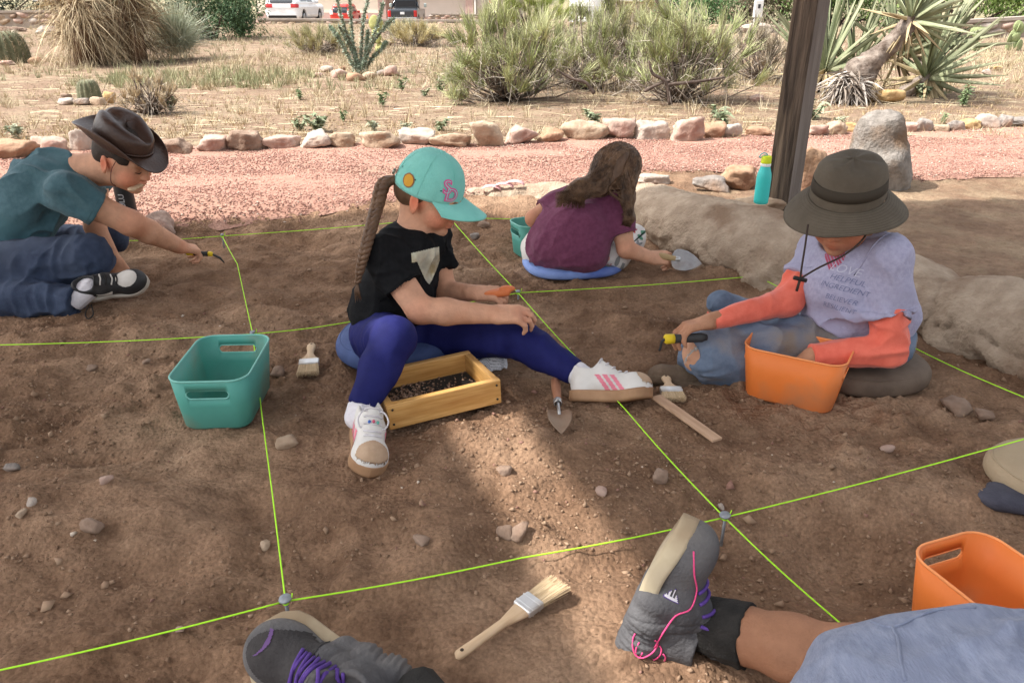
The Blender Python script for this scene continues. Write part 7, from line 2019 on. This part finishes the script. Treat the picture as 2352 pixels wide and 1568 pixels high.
# ---- prickly pears
def pear(label, base, n, s, seed, colr):
    r = random.Random(seed); t = thing('prickly_pear', label, 'cactus', base, group='prickly pears')
    v_, f_ = [], []
    nu, nv = 16, 10
    for j in range(nv+1):
        ph = math.pi*j/nv
        for i in range(nu): a = 2*math.pi*i/nu; v_.append((.42*math.sin(ph)*math.cos(a)*(1-.18*math.cos(ph)*-1), .09*math.sin(ph)*math.sin(a), .5-.5*math.cos(ph)))
    for j in range(nv):
        for i in range(nu): f_.append((j*nu+i, j*nu+(i+1) % nu, (j+1)*nu+(i+1) % nu, (j+1)*nu+i))
    me = mesh(v_, f_, colr); base = Vector(base); nodes = [(Vector((0, 0, -.02)), 0)]
    for k in range(n):
        b_, lv = r.choice(nodes); L_ = s*r.uniform(.75, 1.15); tl = r.uniform(-.6, .6); az = r.uniform(-.9, .9)
        o = obj('pad', me, t); o.location = b_; o.rotation_euler = (r.uniform(-.25, .25), tl, az); o.scale = (L_,)*3
        tip = b_+Matrix.Rotation(az, 3, 'Z')@Vector((math.sin(tl)*L_*.9, 0, math.cos(tl)*L_*.9))
        if lv < 2: nodes.append((tip, lv+1))
        if k % 3 == 0: nodes.append((Vector((r.uniform(-.5, .5)*s*2.2, r.uniform(-.3, .3)*s, -.02)), 0))
PG = mat('pear_green', (.20, .25, .11), (.30, .34, .17), scale=8, rough=.7); PY = mat('pear_yellow', (.30, .31, .10), (.40, .39, .16), scale=8, rough=.7)
pear('yellow green prickly pear half hidden behind the ocotillo', place(866, 122), 6, .24, 1, PY)
pear('row of grey green prickly pear pads below the right stone wall', place(2318, 116), 18, .20, 2, PG); pear('grey green prickly pear pads left of the row below the right wall', place(2240, 116), 10, .18, 3, PG)

# ---- barrel cacti
def barrel(label, base, rad, h, seed, ribs=20):
    t = thing('barrel_cactus', label, 'cactus', base, group='barrel cacti'); nu, nv = ribs*6, 18; v_, f_ = [], []
    for j in range(nv+1):
        ph = math.pi*.5*j/nv*1.0
        for i in range(nu):
            a = 2*math.pi*i/nu; q = 1+.085*abs(math.cos(a*ribs/2))**.7-.04
            rr = rad*math.cos(ph)**.42 if j < nv else .0; v_.append((rr*q*math.cos(a), rr*q*math.sin(a), h*(math.sin(ph)**.9)-.05*h))
    for j in range(nv):
        for i in range(nu): f_.append((j*nu+i, j*nu+(i+1) % nu, (j+1)*nu+(i+1) % nu, (j+1)*nu+i))
    obj('ribbed_body', mesh(v_, f_, mat('barrel_green', (.090, .095, .055), (.165, .165, .10), scale=18, rough=.9)), t)
    r = np.random.RandomState(seed); m = ribs*46; rb = r.randint(0, ribs, m); ph = r.uniform(.05, 1.45, m); a = rb*2*math.pi/ribs
    rr = rad*np.cos(ph)**.42*1.05; bs = np.stack([rr*np.cos(a), rr*np.sin(a), h*np.sin(ph)**.9-.05*h], 1); d = np.stack([np.cos(a), np.sin(a), .3+np.sin(ph)], 1)+r.normal(0, .5, (m, 3))
    me_V, me_F, me_C = ribbons(bs, d, r.uniform(.03, .06, m)*rad/.28, np.full(m, .006*rad/.28), np.zeros(m), tones(m, (.40, .33, .24), (.62, .55, .42), r), 1, seed=seed)
    o = ribbon_obj('spines', [(me_V, me_F, me_C)], t, world=False); o['kind'] = 'stuff'
barrel('ribbed barrel cactus cut by the upper left edge', place(18, 146), .34, .50, 1); barrel('small barrel cactus in a stone ring above the leather hat', place(196, 232)+Vector((0, .1, 0)), .11, .20, 2, 14)
for i, (u0, u1, vt, vb, kd, lab) in enumerate([(136, 172, 226, 242, 'pale', 'white stone at the left of the small barrel cactus'), (168, 214, 226, 243, 'grey', 'long dark stone in front of the small barrel cactus'), (210, 246, 222, 243, 'tan', 'tan stone at the right of the small barrel cactus'), (238, 272, 212, 240, 'gold', 'golden wedge stone right of the small barrel cactus'), (138, 166, 216, 230, 'brown', 'brown stone behind the white one at the small barrel cactus'),
                                             (0, 40, 140, 152, 'pink', 'pink stone at the foot of the large barrel cactus'), (68, 96, 132, 148, 'orange', 'orange stone right of the large barrel cactus')]):
    put_rock(u0, u1, vt, vb, kd, 9, .09, lab, 'stones round the cacti', 330+i, sub=3)

# ---- hillside far behind
hx = np.linspace(-260, 260, 90); hy = np.linspace(85, 330, 30); HX, HY = np.meshgrid(hx, hy, indexing='ij')
HZ = -1.0+np.clip((HY-88)*.16, 0, 30)+3.5*fbm(HX*.012, HY*.012, 0, 4, 3)*np.clip((HY-88)/60, 0, 1)
V = np.stack([HX.ravel(), HY.ravel(), HZ.ravel()], 1); k = len(hy); ii = np.arange((len(hx)-1)*(k-1)); a = (ii//(k-1))*k+ii % (k-1)
tag(obj('hillside', mesh(V, np.stack([a, a+k, a+k+1, a+1], 1), mat('hill_scrub', (.10, .105, .05), (.30, .25, .15), scale=.35, rough=.95, c3=(.36, .29, .19), scale3=.12))), kind='structure')['label'] = 'scrubby hillside far behind the building'

# ---- low stone walls
STN = [rock_mesh(.42, .25, .22, 500+i, ROCKM[kd], 7, .07, .05, 2) for i, kd in enumerate(('pink', 'pale', 'tan', 'brown', 'pink'))]
CAPM = mat('wall_cap', (.30, .25, .21), (.39, .34, .29), scale=3, rough=.95, bump=.3, bscale=20); MORT = mat('wall_mortar', (.27, .22, .175), (.37, .31, .26), scale=3, rough=.95, bump=.4, bscale=12)
def low_wall(label, a, b, h, seed, rows=2, pitch=.40):
    a, b = Vector(a), Vector(b); d = b-a; L_ = Vector((d.x, d.y, 0)).length; t = thing('low_stone_wall', label, 'stone wall', a, math.atan2(d.y, d.x), 'low stone walls'); r = random.Random(seed)
    sl = d.z/L_
    n = max(2, int(L_/1.2)); vs, fs = [], []
    for i in range(n+1):
        x = L_*i/n; z = sl*x
        vs += [(x, -.11, z-.3), (x, .14, z-.3), (x, .14, z+h-.05), (x, -.11, z+h-.05)]
    for i in range(n):
        for p, q in ((0, 1), (1, 2), (2, 3), (3, 0)): fs.append((i*4+p, i*4+4+p, i*4+4+q, i*4+q))
    obj('core', mesh(vs, fs, MORT, False), t)
    vs2, fs2 = [], []
    for i in range(n+1):
        x = L_*i/n; z = sl*x+r.uniform(-.006, .006)
        vs2 += [(x, -.17, z+h-.052), (x, .18, z+h-.052), (x, .18, z+h+.025), (x, -.17, z+h+.025)]
    for i in range(n):
        for p, q in ((0, 1), (1, 2), (2, 3), (3, 0)): fs2.append((i*4+p, i*4+4+p, i*4+4+q, i*4+q))
    fs2 += [(0, 1, 2, 3), (n*4+3, n*4+2, n*4+1, n*4)]
    obj('coping', mesh(vs2, fs2, CAPM, False), t)
    for j in range(rows):
        x = r.uniform(0, .3)
        while x < L_:
            o = obj('stone', STN[r.randrange(5)], t); s_ = r.uniform(.7, 1.15); o.location = (x, -.10, sl*x+(j+.42)*(h-.05)/rows+r.uniform(-.03, .03)); o.scale = (s_, .8, s_*min(1, (h/rows)/.22)); o.rotation_euler = (0, r.uniform(-.2, .2), r.choice((0, 3.14)))
            x += pitch*r.uniform(.85, 1.5)
def wp(u, v, Y): p = P(u, v, Y); return Vector((p.x, p.y, p.z))
low_wall('low stone wall along the car park in front of the building', wp(596, 66, 33.5), wp(1120, 70, 33.5), .36, 1)
low_wall('low stone wall at the upper left corner', wp(-260, 56, 30), wp(150, 53, 30), .40, 2)
low_wall('low stone wall climbing at the right behind the yucca', wp(2060, 92, 21), wp(2500, 66, 21), .36, 3)
low_wall('second lower stone wall just before the building', wp(990, 46, 52), wp(1125, 48, 52), .35, 4)
# sandy bank with boulders
for i, (u0, u1, vt, vb, kd, lab) in enumerate([(1555, 1620, 54, 78, 'tan', 'rounded sandy boulder at the left end of the bank behind the thicket'), (1690, 1800, 54, 78, 'pale', 'long pale boulder bank by the utility pole'), (1620, 1700, 60, 78, 'tan', 'low sandy boulder in the middle of the bank behind the thicket')]):
    put_rock(u0, u1, vt, vb, kd, 12, .15, lab, 'boulders of the sandy bank', 360+i, depth=.5)

# ---- building
BY = 69.0
def bx_(u, Y=BY): return P(u, 20, Y).x
gb = -.95
bd = thing('building', 'long cream building with a mauve base band and rounded panels', 'building', (bx_(880), BY, gb))
CRM = mat('wall_cream', (.70, .62, .50), (.74, .66, .54), scale=1.2, rough=.95); MAU = mat('wall_mauve', (.42, .29, .25), (.46, .32, .285), scale=1.5, rough=.95); GRP = mat('wall_grey_pink', (.58, .515, .45), (.62, .55, .49), scale=1, rough=.95)
def bpart(name, u0, u1, z0, z1, y0, y1, m, bev=0.0):
    x0, x1 = bx_(u0), bx_(u1); o = obj(name, bm_mesh(bm_box(x1-x0, y1-y0, z1-z0, bev, 3), m), bd); o.location = ((x0+x1)/2-bd.location.x, (y0+y1)/2, (z0+z1)/2); return o
bpart('wall', 560, 872, .0, 4.6, .0, 6, CRM); bpart('base_band', 560, 872, 0, .92, -.06, 0, MAU)
bpart('recess_wall', 872, 1100, 0, 4.6, .8, 6, GRP); bpart('base_band', 888, 1078, 0, .62, .72, .8, MAU)
bpart('pilaster', 868, 888, 0, 4.6, -.05, .8, MAU, .04); bpart('pilaster', 1077, 1096, 0, 4.6, -.05, .8, MAU, .04)
bpart('end_wall', 1100, 1172, 0, 4.6, .3, 6, GRP); bpart('downpipe', 1098, 1102, 0, 4.5, -.15, -.05, mat('pipe_white', (.66, .64, .60), rough=.6)); bpart('eave', 550, 1180, 3.2, 3.45, -.5, 6.4, CRM)
bd.rotation_euler = (0, 0, R(-13))
dr = bpart('door', 1126, 1150, .12, 2.5, .22, .3, mat('door_grey', (.50, .46, .42), rough=.7)); hd_ = obj('handle', bm_mesh(bm_box(.04, .08, .25, .01), mat('steel_door', (.3, .3, .3), rough=.3, metal=.8)), dr); hd_.location = (.32, -.07, 0)
sg = bpart('notice', 1130, 1143, 1.62, 1.96, .19, .22, mat('sign_red', (.58, .10, .055), rough=.6))
for k in range(3): o = obj('notice_line', bm_mesh(bm_box(.36-.06*k, .012, .03), mat('sign_ink', (.72, .45, .38), rough=.6)), sg); o.location = (0, -.02, .09-.08*k)
bpart('paper_notice', 1146, 1150, 1.35, 1.60, .17, .20, mat('sign_white', (.74, .72, .68), rough=.7))
# shed with corrugated cladding, white tank
sh_b = P(1397, 60, 31); sd_ = thing('shed', 'small beige corrugated metal shed behind the thicket', 'shed', (sh_b.x, 31, -.1)); n = 64; W_ = 2.1; vs, fs = [], []
for i in range(n+1):
    x = W_*i/n; y = .022*math.sin(i*math.pi/2)
    vs += [(x, y, 0), (x, y, 1.02)]
for i in range(n): fs.append((2*i, 2*i+2, 2*i+3, 2*i+1))
obj('corrugated_wall', mesh(vs, fs, mat('shed_beige', (.58, .50, .36), (.62, .54, .40), scale=3, rough=.6), False), sd_)
o = obj('side_wall', bm_mesh(bm_box(W_-.1, 1.8, 1.0), MATS['shed_beige']), sd_); o.location = (W_/2, 1.0, .5); o = obj('roof', bm_mesh(bm_box(W_+.25, 2.2, .09, .01), mat('roof_white', (.76, .75, .72), rough=.5)), sd_); o.location = (W_/2, .9, 1.09)
wt = P(1353, 60, 40); tk = thing('storage_tank', 'big white storage tank behind the thicket', 'tank', (wt.x, 40, -.3)); v_, f_ = lathe([(0, 0), (.95, 0), (.97, .05), (.97, 2.0), (.85, 2.25), (.4, 2.45), (0, 2.5)], 40); obj('tank_shell', mesh(v_, f_, mat('tank_white', (.78, .80, .80), rough=.5)), tk)
for z in (.5, 1.0, 1.5): v_, f_ = lathe([(.972, z-.03), (.99, z), (.972, z+.03)], 40); obj('hoop', mesh(v_, f_, MATS['tank_white']), tk)
# utility pole with meter box
ub = place(1737, 72); up_ = thing('utility_pole', 'thin pole carrying a white meter box beyond the thicket', 'pole', ub)
v_, f_ = tube([(0, .1, 0), (0, .1, 3)], .05, 10); obj('pole', mesh(v_, f_, mat('pole_wood', (.24, .19, .15), (.32, .26, .21), scale=6, rough=.9)), up_)
o = obj('meter_box', bm_mesh(bm_box(.26, .16, .50, .02), mat('box_white', (.66, .66, .64), rough=.5)), up_); o.location = (-.02, 0, .62); o2 = obj('meter_window', bm_mesh(bm_box(.08, .02, .12, .005), mat('glass_dark', (.05, .05, .055), rough=.2)), o); o2.location = (0, -.085, .08)
o = obj('meter_base', bm_mesh(bm_box(.20, .14, .34, .02), MATS['box_white']), up_); o.location = (-.02, 0, .18)

# ---- cars
GL = mat('car_glass', (.018, .022, .028), rough=.12, spec=.6); TY = mat('tyre', (.022, .021, .020), rough=.9); RIM = mat('rim', (.32, .32, .33), rough=.35, metal=.8); LRED = mat('lamp_red', (.46, .02, .02), rough=.25, coat=.5); LWH = mat('lamp_clear', (.72, .66, .64), rough=.25, coat=.5); PLT = mat('plate', (.70, .71, .72), rough=.5); BLKP = mat('bumper_black', (.025, .025, .027), rough=.6)
def car(label, loc, rz, L_, W_, H_, paint, kind):
    t = thing('parked_car', label, 'car', loc, rz, 'cars parked by the building')         # local: x forward, rear at x = 0
    F = Field(.032); hw = W_/2
    if kind == 'pickup':
        F.box((L_*.5, 0, .68), (L_*.5, hw, .36), None, .10, .05); F.box((L_*.50, 0, 1.30), (.95, hw*.84, .50), None, .16, .06); F.box((.95, 0, 1.02), (.85, hw-.10, .22), None, .04, .02, 'c')
    else:
        F.box((L_*.5, 0, .60), (L_*.5, hw, .36), None, .20, .06); F.box((L_*.40, 0, H_-.52), (L_*.34, hw*.80, .50), None, .24, .14); F.box((L_*.36, 0, .95), (L_*.36, hw*.94, .22), None, .15, .10)
    for x in (L_*.18, L_*.80):
        for y in (-1, 1): F.cone((x, y*hw*1.1, .34), (x, y*hw*.62, .34), .38, .38, .02, 3, 'c')
    V, Fc = F.surf(); V = relax(V, Fc, 2); body = obj('body', mesh(V, Fc, paint), t); tr = bvh(body.data)
    def patch(name, y0, y1, z0, z1, m, r=.06, par=None, x=None):
        """panel on the tail (x None) or on a side"""
        cy, cz, a, b = (y0+y1)/2, (z0+z1)/2, abs(y1-y0)/2, (z1-z0)/2
        vs, fs = grid_poly(lambda p, q: (max(abs(p-cy)-a+r, 0)**2+max(abs(q-cz)-b+r, 0)**2) < r*r, min(y0, y1), max(y0, y1), z0, z1, .03)
        if x is None: pts, d = [Vector((-1, p.x, p.y)) for p in vs], (1, 0, 0); fs = [f_[::-1] for f_ in fs]
        else: pts, d = [Vector((p.x, x*2, p.y)) for p in vs], (0, -x, 0)
        return obj(name, mesh(project(tr, pts, d, .012, 3), fs, m), par or t)
    if kind == 'pickup':
        patch('rear_window', -hw*.68, hw*.68, 1.22, 1.66, GL)
        for y in (-1, 1): patch('tail_lamp', y*hw*.98, y*hw*.78, .58, .98, LRED, .03)
        o = obj('bumper', bm_mesh(bm_box(.16, W_*.98, .20, .03), mat('chrome', (.55, .55, .55), rough=.25, metal=.9)), t); o.location = (-.08, 0, .44)
        o = obj('licence_plate', bm_mesh(bm_box(.02, .30, .15, .005), PLT), t); o.location = (-.02, 0, .80)
        patch('tailgate', -hw*.72, hw*.72, .56, 1.0, paint, .03)
    else:
        zb = H_-.64; patch('rear_window', -hw*.66, hw*.66, zb, zb+.38, GL, .10)
        lm = LRED if kind == 'suv' else LWH
        for y in (-1, 1): patch('tail_lamp', y*hw*.95, y*hw*(.52 if kind == 'suv' else .66), .80, .99 if kind == 'suv' else 1.08, lm, .05)
        patch('licence_plate', -.16, .16, .64 if kind == 'suv' else .72, .76 if kind == 'suv' else .86, PLT, .02); patch('bumper', -hw*.8, hw*.8, .28, .44, BLKP, .05)
    for y in (-1, 1):
        patch('side_window', L_*.14, L_*.36, H_-.56, H_-.22, GL, .06, None, y*hw); patch('side_window', L_*.38, L_*.56, H_-.58, H_-.22, GL, .06, None, y*hw)
        o = obj('mirror', bm_mesh(bm_box(.12, .20, .16 if kind != 'pickup' else .26, .04), paint if kind != 'pickup' else mat('mirror_pale', (.50, .58, .56), rough=.2, metal=.4)), t); o.location = (L_*.60, y*(hw+.12+(.12 if kind == 'pickup' else 0)), H_-.58)
        for x in (L_*.18, L_*.80):
            v_, f_ = lathe([(.0, -.11), (.20, -.11), (.31, -.10), (.33, -.05), (.33, .05), (.31, .10), (.20, .11), (0, .11)], 24); w_ = obj('wheel', mesh(v_, f_, TY), t); w_.location = (x, y*(hw-.13), .33); w_.rotation_euler = (R(90), 0, 0)
            v_, f_ = lathe([(.0, .0), (.05, .01), (.19, .005), (.20, -.01)], 20); r_ = obj('rim', mesh(v_, f_, RIM), w_); r_.location = (0, 0, -y*.112); r_.rotation_euler = (0 if y < 0 else R(180), 0, 0)
    return t
def gl(u, Y): x = P(u, 30, Y).x; return Vector((x, Y, gzf(x, Y)))
def paint(n, c): return mat(n, c, rough=.28, spec=.5, coat=.6)
car('white car with dark rear window parked at the left by the building', gl(648, 43.5), R(86), 4.5, 1.86, 1.66, paint('paint_white', (.76, .77, .79)), 'suv')
car('small bright red hatchback parked in the middle of the car park', gl(781, 62), R(88), 3.6, 1.62, 1.55, paint('paint_red', (.62, .035, .025)), 'hatch')
car('dark pickup truck with red tail lamps parked at the right by the building', gl(924, 58), R(90), 5.6, 2.05, 1.86, paint('paint_dark', (.020, .026, .034)), 'pickup')
for i, u in enumerate((843, 856)):
    p = gl(u, 60); t = thing('traffic_cone', 'orange traffic cone by the building, %s one of two' % ('left', 'right')[i], 'cone', p, group='traffic cones'); CO = mat('cone_orange', (.72, .16, .05), rough=.6)
    v_, f_ = lathe([(.20, .03), (.17, .05), (.03, .75), (0, .76)], 16); obj('cone_body', mesh(v_, f_, CO), t); obj('foot', bm_mesh(bm_box(.42, .42, .04, .01, 1, (0, 0, .02)), CO), t)
# white picnic table at the top left
pt = P(138, 30, 33); t = thing('picnic_table', 'white framed picnic table at the upper left beyond the wall', 'table', (pt.x, 33, -.05)); WP = mat('table_white', (.72, .70, .66), rough=.6)
o = obj('table_top', bm_mesh(bm_box(1.5, .8, .06, .01), WP), t); o.location = (0, 0, 1.0)
for x in (-.45, .45): v_, f_ = tube([(x*1.15, 0, .98), (x*.85, 0, .55), (x*.85, 0, .0)], .03, 8); obj('leg', mesh(v_, f_, WP), t)
v_, f_ = tube([(-.40, 0, .60), (.40, 0, .60)], .045, 8); obj('brace', mesh(v_, f_, WP), t)
